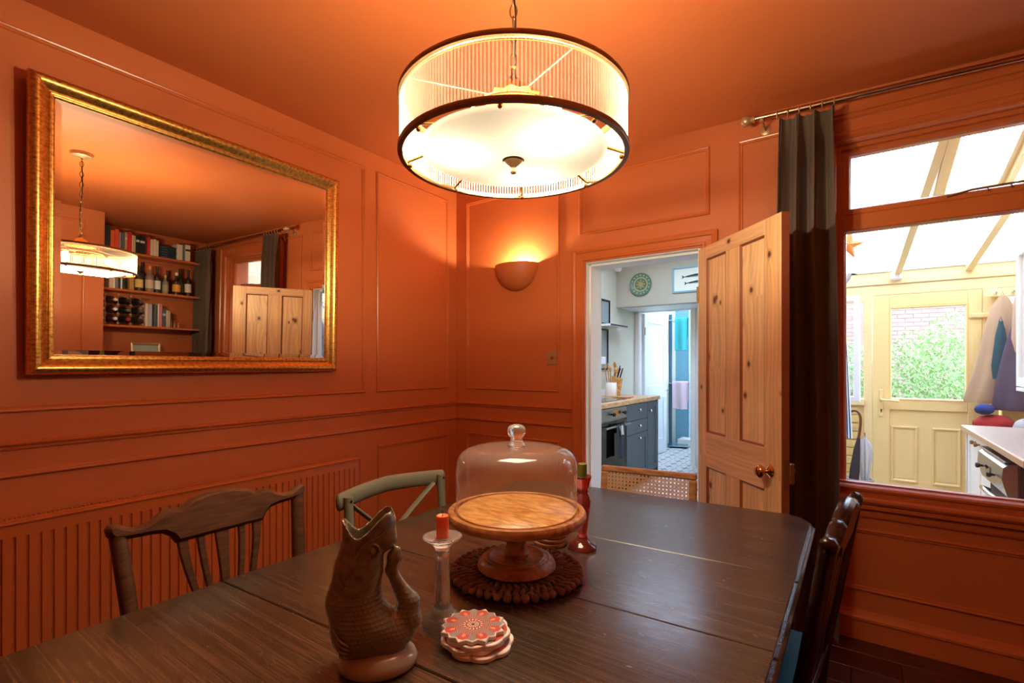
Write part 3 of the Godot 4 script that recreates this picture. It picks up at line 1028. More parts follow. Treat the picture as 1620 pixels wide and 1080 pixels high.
func pendant_lamp() -> void:
	var cx := 1.740
	var cz := 1.738
	var R := 0.297
	var yb := 1.805
	var yt := 1.950
	var p := thing("pendant_lamp", "round drum pendant lamp of glass rods with a frosted glowing disc", "ceiling lamp", Vector3(cx, 0, cz))
	var bronze: Material = mats.antique_brass
	for y in [yb + 0.005, yt - 0.005]:
		put(p, "rim", MB.new().lathe([Vector2(R - 0.012, -0.006), Vector2(R, -0.006), Vector2(R + 0.001, -0.004), Vector2(R + 0.001, 0.004), Vector2(R, 0.006), Vector2(R - 0.012, 0.006), Vector2(R - 0.012, -0.006)], at(Vector3(0, y, 0)), 96), bronze)
	var n := 216
	var rod := MB.new().lathe([Vector2(0.0021, 0), Vector2(0.0021, yt - yb - 0.022)], Transform3D.IDENTITY, 8, 3.0).done()
	for k in n:
		var t := TAU * k / n
		var o := put(p, "glass_rod", rod, mats.lamp_rod_glass)
		o.position = Vector3(cos(t) * (R - 0.006), yb + 0.011, sin(t) * (R - 0.006))
	# little beaded band that carries the rods
	put(p, "bead_band", ring_torus(MB.new(), Vector3(0, yt - 0.014, 0), R - 0.011, 0.002, 96, 5), mats.bright_brass)
	# frosted disc, slightly dished
	var disc := MB.new().lathe([Vector2(0, -0.012), Vector2(0.10, -0.0105), Vector2(0.18, -0.006), Vector2(0.228, 0.002), Vector2(0.240, 0.006), Vector2(0.243, 0.009)], at(Vector3(0, yb + 0.012, 0)), 72, 1.0)
	put(p, "diffuser", disc, mats.frosted_glass, "frosted glass disc lit from above")
	var down := AreaLight3D.new()
	down.name = "disc_light"
	down.position = Vector3(0, yb - 0.003, 0)
	down.rotation_degrees = Vector3(-90, 0, 0)
	down.area_size = Vector2(0.42, 0.42)
	down.light_energy = DISC_ENERGY
	down.light_color = LAMP_COLOR
	down.area_range = 12.0
	down.area_attenuation = 2.0
	down.shadow_enabled = true
	p.add_child(down)
	put(p, "finial", MB.new().lathe([Vector2(0, -0.036), Vector2(0.007, -0.034), Vector2(0.009, -0.028), Vector2(0.007, -0.022), Vector2(0.005, -0.019), Vector2(0.010, -0.015), Vector2(0.020, -0.007), Vector2(0.028, -0.001), Vector2(0.029, 0.001), Vector2(0, 0.002)], at(Vector3(0, yb, 0)), 24, 1.0), bronze)
	# arms that hold the lower rim, with small ball screws
	for k in 8:
		var t := TAU * (k + 0.35) / 8
		var d := Vector3(cos(t), 0, sin(t))
		put(p, "arm", MB.new().tube([d * 0.225 + Vector3(0, yb + 0.030, 0), d * (R - 0.010) + Vector3(0, yb + 0.008, 0)], 0.0035, 6), mats.bright_brass)
		put(p, "ball_screw", MB.new().ball(d * (R - 0.018) + Vector3(0, yb - 0.002, 0), Vector3.ONE * 0.006, 10, 6), mats.bright_brass)
	# inner ring and bulbs
	put(p, "inner_ring", ring_torus(MB.new(), Vector3(0, yt - 0.03, 0), 0.115, 0.004, 60, 6), mats.bright_brass)
	for k in 3:
		var t := TAU * (k + 0.12) / 3
		var d := Vector3(cos(t), 0, sin(t))
		put(p, "bulb_holder", MB.new().tube([d * 0.05 + Vector3(0, yt - 0.03, 0), d * 0.115 + Vector3(0, yt - 0.03, 0), d * 0.135 + Vector3(0, yt - 0.045, 0)], [0.004, 0.007, 0.013], 10), mats.bright_brass)
		var c := d * 0.145 + Vector3(0, yt - 0.070, 0)
		put(p, "bulb", MB.new().ball(c, Vector3(0.022, 0.024, 0.022)), mats.bulb)
		var l := OmniLight3D.new()
		l.name = "pendant_light"
		l.position = c
		l.light_energy = LAMP_ENERGY
		l.light_color = LAMP_COLOR
		l.light_size = 0.02
		l.omni_range = 14.0
		l.omni_attenuation = 2.0
		l.shadow_enabled = true
		p.add_child(l, true)
	# ribbed cone cap above the drum, spokes to the upper rim
	for k in 4:
		var t := TAU * (k + 0.3) / 4
		var d := Vector3(cos(t), 0, sin(t))
		put(p, "spoke", MB.new().tube([d * 0.03 + Vector3(0, yt + 0.035, 0), d * 0.075 + Vector3(0, yt + 0.012, 0), d * (R - 0.01) + Vector3(0, yt - 0.004, 0)], 0.0014, 6), mats.antique_brass)
	var cone := MB.new()
	for k in 12:
		var t0 := TAU * k / 12
		var t1 := TAU * (k + 0.5) / 12
		var t2 := TAU * (k + 1) / 12
		for e in [[t0, t1, 0.082, 0.070], [t1, t2, 0.070, 0.082]]:
			var a := Vector3(cos(e[0]) * e[2], yt + 0.010, sin(e[0]) * e[2])
			var b := Vector3(cos(e[1]) * e[3], yt + 0.010, sin(e[1]) * e[3])
			var c2 := Vector3(cos(e[1]) * 0.014, yt + 0.066, sin(e[1]) * 0.014)
			var d2 := Vector3(cos(e[0]) * 0.014, yt + 0.066, sin(e[0]) * 0.014)
			cone.oquad(a, b, c2, d2, Vector3(0, yt, 0))
	put(p, "crown", cone, mats.bright_brass, "ribbed brass cone on top of the drum")
	put(p, "stem", MB.new().lathe([Vector2(0.014, 0), Vector2(0.014, 0.008), Vector2(0.006, 0.014), Vector2(0.006, 0.030), Vector2(0.010, 0.034), Vector2(0.006, 0.040), Vector2(0, 0.041)], at(Vector3(0, yt + 0.064, 0)), 16), bronze)
	# chain
	var yc := CEIL_AT_LEFT - CEIL_FALL * cx
	var y := yt + 0.100
	var k := 0
	var link_pts := []
	for i in 13:
		var t := TAU * i / 12
		link_pts.append(Vector3(cos(t) * 0.0095, sin(t) * 0.019, 0))
	var link := MB.new().tube(link_pts, 0.0023, 6, false, 1.0, Vector3.BACK).done()
	while y + 0.02 < yc - 0.035:
		var o := put(p, "chain_link", link, bronze)
		o.position = Vector3(0, y + 0.017, 0)
		o.rotation.y = PI / 2 * (k % 2) + 0.4
		y += 0.0325
		k += 1
	put(p, "cable", MB.new().tube(curve([Vector3(0, yt + 0.09, 0), Vector3(0.010, yt + 0.22, 0.004), Vector3(-0.008, yt + 0.38, -0.003), Vector3(0, yc - 0.03, 0)], 6), 0.0022, 6), mats.black_matt)
	put(p, "ceiling_rose", MB.new().lathe([Vector2(0, -0.046), Vector2(0.006, -0.044), Vector2(0.006, -0.032), Vector2(0.012, -0.028), Vector2(0.050, -0.026), Vector2(0.058, -0.020), Vector2(0.060, 0.002), Vector2(0, 0.002)], at(Vector3(0, yc, 0)), 36), mats.brushed_brass)

# ---------------------------------------------------------------- table and chairs

const FLAT := Basis(Vector3(1, 0, 0), Vector3(0, 0, -1), Vector3(0, 1, 0))       # outlines drawn as (x, -z), thickness upward


func oak_image(seed_: int, base: Color, scratches: int) -> ImageTexture:
	var w := 768
	var h := 512
	var n := FastNoiseLite.new()
	n.seed = seed_
	n.frequency = 0.01
	n.fractal_octaves = 3
	var im := Image.create(w, h, false, Image.FORMAT_RGB8)
	for y in h:
		var ring := sin(TAU * y / h) * 20.0
		for x in w:
			var loop := sin(TAU * x / w) * 40.0
			var v := n.get_noise_2d(loop, y * 3.0 + ring) * 0.45 + n.get_noise_2d(loop * 1.2 + 900.0 + x * 0.22, y * 16.0) * 0.75
			var k := 0.5 + 0.55 * v
			var c := base.darkened(0.55).lerp(base.lightened(0.10), clampf(k, 0.0, 1.0))
			im.set_pixel(x, y, c)
	var r := RandomNumberGenerator.new()
	r.seed = seed_ * 3 + 1
	for s in scratches:
		var px := r.randf() * w
		var py := r.randf() * h
		var a := r.randf_range(-0.5, 0.5) if r.randf() < 0.7 else r.randf_range(-1.6, 1.6)
		var ln := r.randf_range(6.0, 46.0)
		var st := r.randf_range(0.12, 0.55)
		var bend := r.randf_range(-0.01, 0.01)
		for q in int(ln):
			var ix := posmod(int(px), w)
			var iy := posmod(int(py), h)
			im.set_pixel(ix, iy, im.get_pixel(ix, iy).lerp(Color(0.62, 0.47, 0.37), st * (0.5 + 0.5 * r.randf())))
			px += cos(a)
			py += sin(a)
			a += bend
	return ImageTexture.create_from_image(im)


func dining_table() -> void:
	var t := thing("dining_table", "dark oak extending dining table with moulded edge and separate leaves", "table", Vector3(0, 0, 0))
	var xl := 1.257
	var xr := 2.360
	var skew := -0.055
	var cuts := [0.916, 1.474, 1.849, 2.213, 2.96]
	for k in 4:
		var m: StandardMaterial3D = mats["oak_%d" % k]
		m.albedo_texture = oak_image(40 + k, [Color(0.295, 0.205, 0.15), Color(0.305, 0.21, 0.145), Color(0.30, 0.205, 0.14), Color(0.335, 0.225, 0.14)][k], 170)
		tri(m, Vector3(1.5, 3.0, 3.0))
		m.uv1_offset = Vector3(0.13 * k, 0.0, 0.31 * k)
		var za: float = cuts[k] + (0.0008 if k > 0 else 0.0)
		var zb: float = cuts[k + 1] - (0.0008 if k < 3 else 0.0)
		var out := func(e: float) -> PackedVector2Array:
			var p := PackedVector2Array()
			var zq := func(x: float, z: float) -> float: return z + skew * (x - 1.81)
			var l := xl - e
			var r := xr + e
			var far: float = za - (e if k == 0 else 0.0)
			var near: float = zb + (e if k == 3 else 0.0)
			if k == 0:
				p.append_array([Vector2(l, -zq.call(l, far) - 0.075), Vector2(l + 0.075, -zq.call(l, far)), Vector2(r - 0.075, -zq.call(r, far)), Vector2(r - 0.03, -zq.call(r, far) - 0.022), Vector2(r, -zq.call(r, far) - 0.075)])
			else:
				p.append_array([Vector2(l, -zq.call(l, far)), Vector2(r, -zq.call(r, far))])
			if k == 3:
				p.append_array([Vector2(r, -near + 0.075), Vector2(r - 0.075, -near), Vector2(l + 0.075, -near), Vector2(l, -near + 0.075)])
			else:
				p.append_array([Vector2(r, -zq.call(r, near)), Vector2(l, -zq.call(l, near))])
			return p
		var leaf := put(t, "table_leaf", MB.new().prism(out.call(0.0), TABLE_TOP - 0.012, TABLE_TOP, at(Vector3.ZERO, FLAT), 0.0030 if k == 0 or k == 3 else 0.0022), m)
		put(leaf, "edge_moulding", MB.new().prism(out.call(0.010), TABLE_TOP - 0.030, TABLE_TOP - 0.0125, at(Vector3.ZERO, FLAT), 0.005), m)
	put(t, "underframe", span(MB.new(), xl + 0.03, xr - 0.03, TABLE_TOP - 0.045, TABLE_TOP - 0.031, 1.0, 2.9), mats.oak_dark_gap)
	for x in [xl + 0.07, xr - 0.07]:
		put(t, "apron", span(MB.new(), x - 0.011, x + 0.011, 0.63, TABLE_TOP - 0.045, 1.06, 2.84, 0.002), mats.oak_1)
	for z in [1.06, 2.84]:
		put(t, "apron", span(MB.new(), xl + 0.081, xr - 0.081, 0.63, TABLE_TOP - 0.045, z - 0.011, z + 0.011, 0.002), mats.oak_1)
	var leg := [Vector2(0, 0), Vector2(0.022, 0), Vector2(0.026, 0.03), Vector2(0.018, 0.05), Vector2(0.030, 0.09), Vector2(0.030, 0.30), Vector2(0.022, 0.33), Vector2(0.050, 0.42), Vector2(0.055, 0.48), Vector2(0.045, 0.55), Vector2(0.025, 0.59), Vector2(0.034, 0.62), Vector2(0.036, 0.715), Vector2(0, 0.715)]
	for x in [xl + 0.09, xr - 0.09]:
		for z in [1.08, 2.82]:
			put(t, "leg", MB.new().lathe(leg, at(Vector3(x, 0, z)), 20), mats.oak_2)


# a splat-back chair facing +z; its back leans
func splat_chair(t: Node3D, wood: Material, seat: Material) -> void:
	var lean := Basis(Vector3(1, 0, 0), Vector3(0, 0.986, -0.168).normalized(), Vector3(0, 0.168, 0.986).normalized())
	var bk := Transform3D(lean, Vector3(0, 0.45, -0.195))
	var half := [Vector2(0.0, 0.468), Vector2(0.035, 0.466), Vector2(0.068, 0.458), Vector2(0.090, 0.446), Vector2(0.096, 0.442), Vector2(0.104, 0.445), Vector2(0.122, 0.446), Vector2(0.140, 0.440), Vector2(0.152, 0.431), Vector2(0.172, 0.423), Vector2(0.196, 0.422), Vector2(0.214, 0.430), Vector2(0.228, 0.438), Vector2(0.240, 0.437), Vector2(0.246, 0.428), Vector2(0.244, 0.415), Vector2(0.236, 0.404), Vector2(0.222, 0.400), Vector2(0.196, 0.398), Vector2(0.160, 0.396), Vector2(0.135, 0.392), Vector2(0.118, 0.380), Vector2(0.108, 0.362)]
	var poly := PackedVector2Array()
	for q in half:
		poly.append(q)
	for k in half.size() - 1:
		var q: Vector2 = half[half.size() - 1 - k]
		poly.append(Vector2(-q.x, q.y))
	put(t, "crest_rail", MB.new().prism(poly, -0.016, 0.016, bk, 0.009, true), wood)
	for s in [[-0.094, -0.036, 0.024], [-0.052, -0.019, 0.018], [0.0, 0.0, 0.036], [0.052, 0.019, 0.018], [0.094, 0.036, 0.024]]:
		var l := PackedVector2Array()
		var r := PackedVector2Array()
		for k in 9:
			var f := float(k) / 8
			var y := lerpf(0.03, 0.375, f)
			var x: float = lerpf(s[1], s[0], smoothstep(0.05, 1.0, f))
			var wd: float = lerpf(0.011, s[2], f * f)
			l.append(Vector2(x - wd / 2, y))
			r.append(Vector2(x + wd / 2, y))
		r.reverse()
		l.append_array(r)
		put(t, "splat_bar", MB.new().prism(l, -0.006, 0.006, bk, 0.002), wood)
	put(t, "back_rail", MB.new().box(bk * Vector3(0, 0.025, 0), Vector3(0.36, 0.035, 0.02), 0.003, lean), wood)
	for s in [-1.0, 1.0]:
		var a: Array = [bk * Vector3(s * 0.223, 0.410, 0), bk * Vector3(s * 0.214, 0.30, 0), bk * Vector3(s * 0.204, 0.16, 0), bk * Vector3(s * 0.198, 0.0, 0), Vector3(s * 0.192, 0.25, -0.185), Vector3(s * 0.190, 0.0, -0.225)]
		put(t, "back_post", MB.new().tube(curve(a, 3), 0.0185, 8, true, 0.85), wood)
		put(t, "leg", MB.new().tube([Vector3(s * 0.205, 0.0, 0.19), Vector3(s * 0.215, 0.43, 0.20)], [0.015, 0.022], 4), wood)
		put(t, "side_rail", MB.new().box(Vector3(s * 0.207, 0.415, 0.0), Vector3(0.022, 0.055, 0.37), 0.003), wood)
	put(t, "front_rail", MB.new().box(Vector3(0, 0.415, 0.20), Vector3(0.40, 0.055, 0.022), 0.003), wood)
	put(t, "seat", MB.new().box(Vector3(0, 0.460, 0.01), Vector3(0.45, 0.050, 0.42), 0.018), seat)


func chairs() -> void:
	var a := thing("dining_chair", "brown wooden chair with shaped crest rail and slatted splat before the radiator", "chair", Vector3(1.352, 0, 2.168), deg_to_rad(91))
	a.scale = Vector3(1, 1.025, 1)
	splat_chair(a, mats.mahogany, mats.leather_black)
	var b := thing("dining_chair", "near-black polished wooden chair with teal seat on the window side", "chair", Vector3(2.190, 0, 1.372), deg_to_rad(-95.5))
	b.scale = Vector3(1, 1.045, 1)
	splat_chair(b, mats.dark_chair, mats.teal_seat)

	# grey-green cross-back chair
	var c := thing("cross_back_chair", "grey-green painted cross-back chair between radiator and table", "chair", Vector3(1.395, 0, 1.618), deg_to_rad(88))
	var sg: Material = mats.sage_paint
	var back := func(x: float, y: float, bow := 0.0) -> Vector3: return Vector3(x, y, -0.175 - (y - 0.45) * 0.20 - bow * (1.0 - x * x / 0.055))
	var pts := []
	for k in 17:
		var x := lerpf(-0.228, 0.228, k / 16.0)
		pts.append(back.call(x, 0.840 - 0.010 * absf(x) / 0.228, 0.050))
	var rail := MB.new()
	rail.tube(pts, 0.0135, 14, true, 2.1)
	for e in [0, 16]:
		rail.ball(pts[e], Vector3(0.010, 0.0275, 0.0135), 12, 8)
	put(c, "top_rail", rail, sg)
	for s in [-1.0, 1.0]:
		put(c, "back_post", MB.new().tube(curve([back.call(s * 0.205, 0.846, 0.006) + Vector3(0, 0, 0.018), back.call(s * 0.204, 0.70, 0.0), back.call(s * 0.200, 0.46), Vector3(s * 0.20, 0.22, -0.185), Vector3(s * 0.205, 0, -0.235)], 4), 0.0145, 10, true), sg)
		put(c, "screw", MB.new().ball(back.call(s * 0.205, 0.835, 0.006) + Vector3(0, 0, 0.032), Vector3(0.005, 0.005, 0.002), 10, 6), mats.black_matt)
		put(c, "cross_brace", MB.new().tube(curve([back.call(s * 0.185, 0.815, 0.02), back.call(0.0, 0.655, 0.055 + s * 0.006), back.call(-s * 0.165, 0.50, 0.02)], 6), 0.0150, 10, true, 0.42, Vector3.UP), sg)
		put(c, "leg", MB.new().tube([Vector3(s * 0.21, 0, 0.20), Vector3(s * 0.185, 0.44, 0.165)], [0.013, 0.018], 10), sg)
	var seat := MB.new().lathe([Vector2(0, -0.014), Vector2(0.21, -0.014), Vector2(0.222, -0.004), Vector2(0.222, 0.008), Vector2(0.208, 0.014), Vector2(0, 0.010)], at(Vector3(0, 0.452, 0)), 36)
	put(c, "seat", seat, mats.rattan_wood)
	put(c, "stretcher", ring_torus(MB.new(), Vector3(0, 0.24, -0.005), 0.185, 0.009, 40, 8), sg)

	# cane-back chair at the head of the table, facing the camera
	var d := thing("cane_chair", "wooden chair with woven cane back at the far end of the table", "chair", Vector3(1.766, -0.005, 0.83), deg_to_rad(7.5))
	var w: Material = mats.rattan_wood
	var tilt := Basis(Vector3.RIGHT, deg_to_rad(8.0))
	# the back stands behind the seat, away from the table
	var bx := Transform3D(Basis(Vector3.RIGHT, deg_to_rad(-7.0)), Vector3(0, 0.44, -0.0))
	var top := 0.398
	var hw := 0.197
	put(d, "top_rail", MB.new().box(bx * Vector3(0, top - 0.013, 0), Vector3(hw * 2, 0.026, 0.024), 0.005, bx.basis), w)
	put(d, "lower_rail", MB.new().box(bx * Vector3(0, 0.06, 0), Vector3(hw * 2 - 0.05, 0.026, 0.022), 0.004, bx.basis), w)
	for s in [-1.0, 1.0]:
		put(d, "back_post", MB.new().box(bx * Vector3(s * (hw - 0.0145), top / 2 - 0.013, 0), Vector3(0.029, top - 0.026, 0.024), 0.005, bx.basis), w)
		put(d, "leg", MB.new().tube([Vector3(s * 0.185, 0, -0.03), Vector3(s * 0.182, 0.44, 0.0)], [0.013, 0.017], 8), w)
		put(d, "leg", MB.new().tube([Vector3(s * 0.180, 0, 0.26), Vector3(s * 0.180, 0.44, 0.25)], [0.013, 0.017], 8), w)
	put(d, "seat", MB.new().box(Vector3(0, 0.452, 0.135), Vector3(0.40, 0.035, 0.28), 0.010), w)
	# cane: pairs of uprights and courses with single diagonals, leaving round holes
	var cane := MB.new()
	var x0 := -hw + 0.027
	var x1 := hw - 0.027
	var y0 := 0.072
	var y1 := top - 0.025
	var step := 0.0152
	var nx := int((x1 - x0) / step)
	var ny := int((y1 - y0) / step)
	for i in nx + 1:
		for o in [-0.0024, 0.0024]:
			var x: float = x0 + i * step + o
			cane.box(bx * Vector3(x, (y0 + y1) / 2, 0.004), Vector3(0.0026, y1 - y0, 0.001), 0.0, bx.basis)
	for j in ny + 1:
		for o in [-0.0024, 0.0024]:
			var y: float = y0 + j * step + o
			cane.box(bx * Vector3((x0 + x1) / 2, y, 0.0052), Vector3(x1 - x0, 0.0026, 0.001), 0.0, bx.basis)
	for dgn in [1.0, -1.0]:
		for k in range(-ny, nx + ny + 1):
			var xa := x0 + (k + 0.5) * step
			var ya := y0
			var xb: float = xa + dgn * (y1 - y0)
			var yb := y1
			if dgn < 0:
				xb = xa - (y1 - y0)
			for clip in 2:
				for lim in [x0, x1]:
					if (xa - lim) * (xb - lim) < 0.0:
						var f: float = (lim - xa) / (xb - xa)
						if (xa < x0 and lim == x0) or (xa > x1 and lim == x1):
							ya = lerpf(ya, yb, f)
							xa = lim
						else:
							yb = lerpf(ya, yb, f)
							xb = lim
			if maxf(xa, xb) > x1 + 1e-4 or minf(xa, xb) < x0 - 1e-4 or absf(yb - ya) < 0.004:
				continue
			var a3 := bx * Vector3(xa, ya, 0.0064)
			var b3 := bx * Vector3(xb, yb, 0.0064)
			var dir := (b3 - a3).normalized()
			var nn := bx.basis.z
			cane.box((a3 + b3) / 2, Vector3((b3 - a3).length(), 0.0030, 0.001), 0.0, Basis(dir, nn.cross(dir), nn))
	var cn := put(d, "cane_panel", cane, mats.cane, "woven cane with rows of small holes")
	cn.set_meta("kind", "stuff")


# ---------------------------------------------------------------- on the table

func jug_dist(p: Vector3) -> float:
	var k := 0.000288
	var q := Vector3(p.x / k + 374.0, 990.0 - p.y / k, p.z / k * 1.22)
	var d := cone_dist(q, Vector3(316, 120, 0), Vector3(292, 260, 0), 150, 122)
	d = smin(d, cone_dist(q, Vector3(292, 260, 0), Vector3(262, 410, 0), 122, 136), 20.0)
	d = smin(d, cone_dist(q, Vector3(262, 410, 0), Vector3(234, 600, 0), 136, 152), 20.0)
	d = smin(d, cone_dist(q, Vector3(234, 600, 0), Vector3(285, 752, 0), 152, 180), 24.0)
	d = smin(d, cone_dist(q, Vector3(398, 236, 0), Vector3(410, 150, 0), 88, 62), 26.0)
	d = smin(d, cone_dist(q, Vector3(285, 752, 0), Vector3(430, 806, 0), 180, 138), 24.0)
	d = smin(d, cone_dist(q, Vector3(430, 806, 0), Vector3(538, 732, 0), 138, 86), 20.0)
	d = smin(d, cone_dist(q, Vector3(538, 732, 0), Vector3(548, 640, 0), 86, 66), 14.0)
	d = smin(d, cone_dist(q, Vector3(548, 640, 0), Vector3(488, 530, 0), 66, 40), 14.0)
	d = smin(d, cone_dist(q, Vector3(488, 530, 0), Vector3(446, 440, 0), 40, 34), 12.0)
	d = smin(d, cone_dist(q, Vector3(446, 440, 0), Vector3(466, 362, 0), 34, 44), 12.0)
	d = smin(d, cone_dist(q, Vector3(466, 362, 0), Vector3(476, 330, 0), 44, 30), 12.0)
	# mouth: hollow, with a lip that dips at both sides
	d = maxf(d, -cone_dist(q, Vector3(318, 40, 0), Vector3(292, 330, 0), 146, 84))
	d = maxf(d, -cone_dist(q, Vector3(420, 60, 0), Vector3(330, 300, 0), 58, 70))
	var lip := 0.0
	if q.x < 258.0:
		lip = lerpf(104.0, 212.0, smoothstep(150.0, 258.0, q.x))
	else:
		lip = lerpf(212.0, 62.0, smoothstep(250.0, 462.0, q.x))
	d = maxf(d, (lip - q.y) * 0.75)
	# gill lines round the throat
	var g := Vector2(q.x - 262.0, q.y - 335.0)
	var r := g.length()
	if q.y > 345.0 and q.y < 580.0 and absf(p.z) > 0.004:
		for e in [58.0, 150.0, 206.0]:
			d += 5.0 * exp(-pow((r - e) / 6.0, 2.0)) * clampf(g.y / 40.0, 0.0, 1.0)
	if q.y < 930.0:
		d = maxf(d, q.y - 925.0)
	return d * k * 0.8


func fish_jug() -> void:
	var j := thing("fish_jug", "glazed brown fish-shaped jug with open mouth and curled tail handle", "jug", Vector3(1.815, TABLE_TOP, 2.245), deg_to_rad(48))
	var glaze := mat("jug_glaze", Color(0.52, 0.52, 0.46), 0.12)
	glaze.clearcoat_enabled = true
	glaze.clearcoat = 0.8
	glaze.clearcoat_roughness = 0.05
	glaze.albedo_texture = noise_tex(0.02, [[0.0, Color(0.75, 0.68, 0.6)], [1.0, Color(1, 1, 1)]], 140, 256)
	tri(glaze, Vector3.ONE * 8.0)
	var scales: StandardMaterial3D = glaze.duplicate()
	scales.resource_name = "jug_scales"
	# relief of overlapping scales: matter of the mould, as a height picture
	var s := 128
	var im := Image.create(s, s, false, Image.FORMAT_RGB8)
	for y in s:
		for x in s:
			var best := 0.0
			for row in range(-1, 6):
				for col in range(-1, 5):
					var cx := (col + (0.5 if posmod(row, 2) else 0.0)) * 32.0
					var cy := row * 32.0
					var dx := x - cx
					var dy := y - cy
					var dist := sqrt(dx * dx + dy * dy)
					if dist < 23.0 and dy > -12.0:
						best = maxf(best, clampf(dist / 23.0, 0.0, 1.0) * (0.55 + 0.45 * clampf(dy / 20.0, 0.0, 1.0)))
			im.set_pixel(x, y, Color(best, best, best))
	scales.heightmap_enabled = true
	scales.heightmap_scale = 0.16
	scales.heightmap_texture = ImageTexture.create_from_image(im)
	scales.uv1_scale = Vector3.ONE * 34.0
	scales.albedo_texture = null
	scales.albedo_color = Color(0.44, 0.43, 0.37)
	var head := MB.new()
	var body := MB.new()
	for q in nets(jug_dist, Vector3(-0.097, 0.012, -0.056), Vector3(0.083, 0.282, 0.056), 0.0028):
		var c: Vector3 = (q[0] + q[1] + q[2] + q[3]) * 0.25
		var px := c.x / 0.000288 + 374.0
		var py := 990.0 - c.y / 0.000288
		var tail := px > 415.0 and py > 300.0 and py < 560.0
		if py < 548.0 - pow((px - 255.0) / 120.0, 2.0) * 46.0 or tail:
			head.quad(q[0], q[1], q[2], q[3], 1)
		else:
			body.quad(q[0], q[1], q[2], q[3], 1)
	put(j, "body", body, scales, "brown glazed body moulded with fish scales")
	put(j, "head", head, glaze, "smooth glazed fish head with open mouth")
	var foot := mat("jug_foot", Color(0.62, 0.57, 0.51), 0.2)
	put(j, "foot", MB.new().lathe([Vector2(0, 0), Vector2(0.058, 0), Vector2(0.064, 0.004), Vector2(0.065, 0.012), Vector2(0.061, 0.020), Vector2(0.054, 0.026), Vector2(0.046, 0.030), Vector2(0, 0.030)], Transform3D(Basis.from_scale(Vector3(1, 1, 0.84)), Vector3.ZERO), 44, 1.0), foot)
	for sd in [1.0, -1.0]:
		var e := put(j, "eye", MB.new().ball(Vector3(-0.008, 0.2025, sd * 0.0275), Vector3(0.0055, 0.0060, 0.0042), 16, 8), glaze)
		var ring := []
		for i in 21:
			var t := TAU * i / 20
			ring.append(Vector3(-0.008 + cos(t) * 0.0098, 0.2025 + sin(t) * 0.0108, sd * (0.0268 - 0.14 * absf(cos(t)) * 0.0098)))
		put(e, "eye_ring", MB.new().tube(ring, 0.0026, 6, false), glaze)
		var brow := []
		for q in curve([Vector3(0.014, 0.238, 0.020), Vector3(0.004, 0.226, 0.026), Vector3(-0.010, 0.221, 0.030), Vector3(-0.024, 0.212, 0.032), Vector3(-0.034, 0.196, 0.034), Vector3(-0.036, 0.188, 0.034)], 4):
			brow.append(Vector3(q.x, q.y, q.z * sd))
		put(j, "brow_ridge", MB.new().tube(brow, 0.0022, 6), glaze)
		var fin := MB.new()
		for k in 4:
			var f := []
			for q in [Vector3(-0.070 + 0.004 * k, 0.082 - 0.009 * k, 0.028), Vector3(-0.058, 0.068 - 0.008 * k, 0.040), Vector3(-0.044, 0.060 - 0.006 * k, 0.0455)]:
				f.append(Vector3(q.x, q.y, q.z * sd))
			fin.tube(curve(f, 4), [0.0012, 0.0018, 0.002, 0.002, 0.002, 0.002, 0.002, 0.0018, 0.0012], 6)
		put(j, "side_fin", fin, glaze)


func cake_stand(o: Vector3) -> void:
	var s := thing("cake_stand", "turned wooden cake stand on the crocheted mat", "cake stand", o)
	var w: Material = mats.acacia
	put(s, "foot", MB.new().lathe([Vector2(0, 0), Vector2(0.092, 0), Vector2(0.095, 0.003), Vector2(0.093, 0.012), Vector2(0.084, 0.022), Vector2(0.080, 0.024), Vector2(0.076, 0.0235), Vector2(0.074, 0.026), Vector2(0.070, 0.0255), Vector2(0.066, 0.027), Vector2(0.050, 0.021), Vector2(0.030, 0.024), Vector2(0, 0.024)], Transform3D.IDENTITY, 56), w)
	put(s, "stem", MB.new().lathe([Vector2(0.030, 0.022), Vector2(0.029, 0.030), Vector2(0.031, 0.034), Vector2(0.027, 0.040), Vector2(0.024, 0.056), Vector2(0.026, 0.070), Vector2(0.029, 0.086), Vector2(0.029, 0.098), Vector2(0.026, 0.106), Vector2(0.030, 0.112)], Transform3D.IDENTITY, 36), w)
	put(s, "plate", MB.new().lathe([Vector2(0, 0.108), Vector2(0.10, 0.110), Vector2(0.150, 0.112), Vector2(0.163, 0.117), Vector2(0.168, 0.124), Vector2(0.168, 0.131), Vector2(0.164, 0.138), Vector2(0.156, 0.140), Vector2(0.151, 0.138), Vector2(0.150, 0.130), Vector2(0, 0.130)], Transform3D.IDENTITY, 72), w)
	put(s, "board", MB.new().lathe([Vector2(0.1415, 0.128), Vector2(0.1415, 0.137), Vector2(0.139, 0.139), Vector2(0, 0.139)], Transform3D.IDENTITY, 72), mats.acacia_board, "pale wood inner board of the plate")
	var d := thing("cake_dome", "clear glass cake dome with round knob on the wooden stand", "cake dome", o + Vector3(0, 0.131, 0))
	var outer := [Vector2(0.1465, 0.0), Vector2(0.1465, 0.105), Vector2(0.1455, 0.118), Vector2(0.142, 0.131), Vector2(0.134, 0.143), Vector2(0.122, 0.151), Vector2(0.105, 0.156), Vector2(0.080, 0.1585), Vector2(0.050, 0.159), Vector2(0, 0.159)]
	put(d, "bell", MB.new().lathe(outer, Transform3D.IDENTITY, 72, 3.0), mats.dome_glass)
	put(d, "knob", MB.new().lathe([Vector2(0, 0.1595), Vector2(0.021, 0.1595), Vector2(0.022, 0.162), Vector2(0.017, 0.168), Vector2(0.014, 0.175), Vector2(0.015, 0.180), Vector2(0.020, 0.187), Vector2(0.0225, 0.195), Vector2(0.021, 0.204), Vector2(0.015, 0.210), Vector2(0.006, 0.2125), Vector2(0, 0.213)], Transform3D.IDENTITY, 36, 1.0), mats.crystal, "solid glass knob")


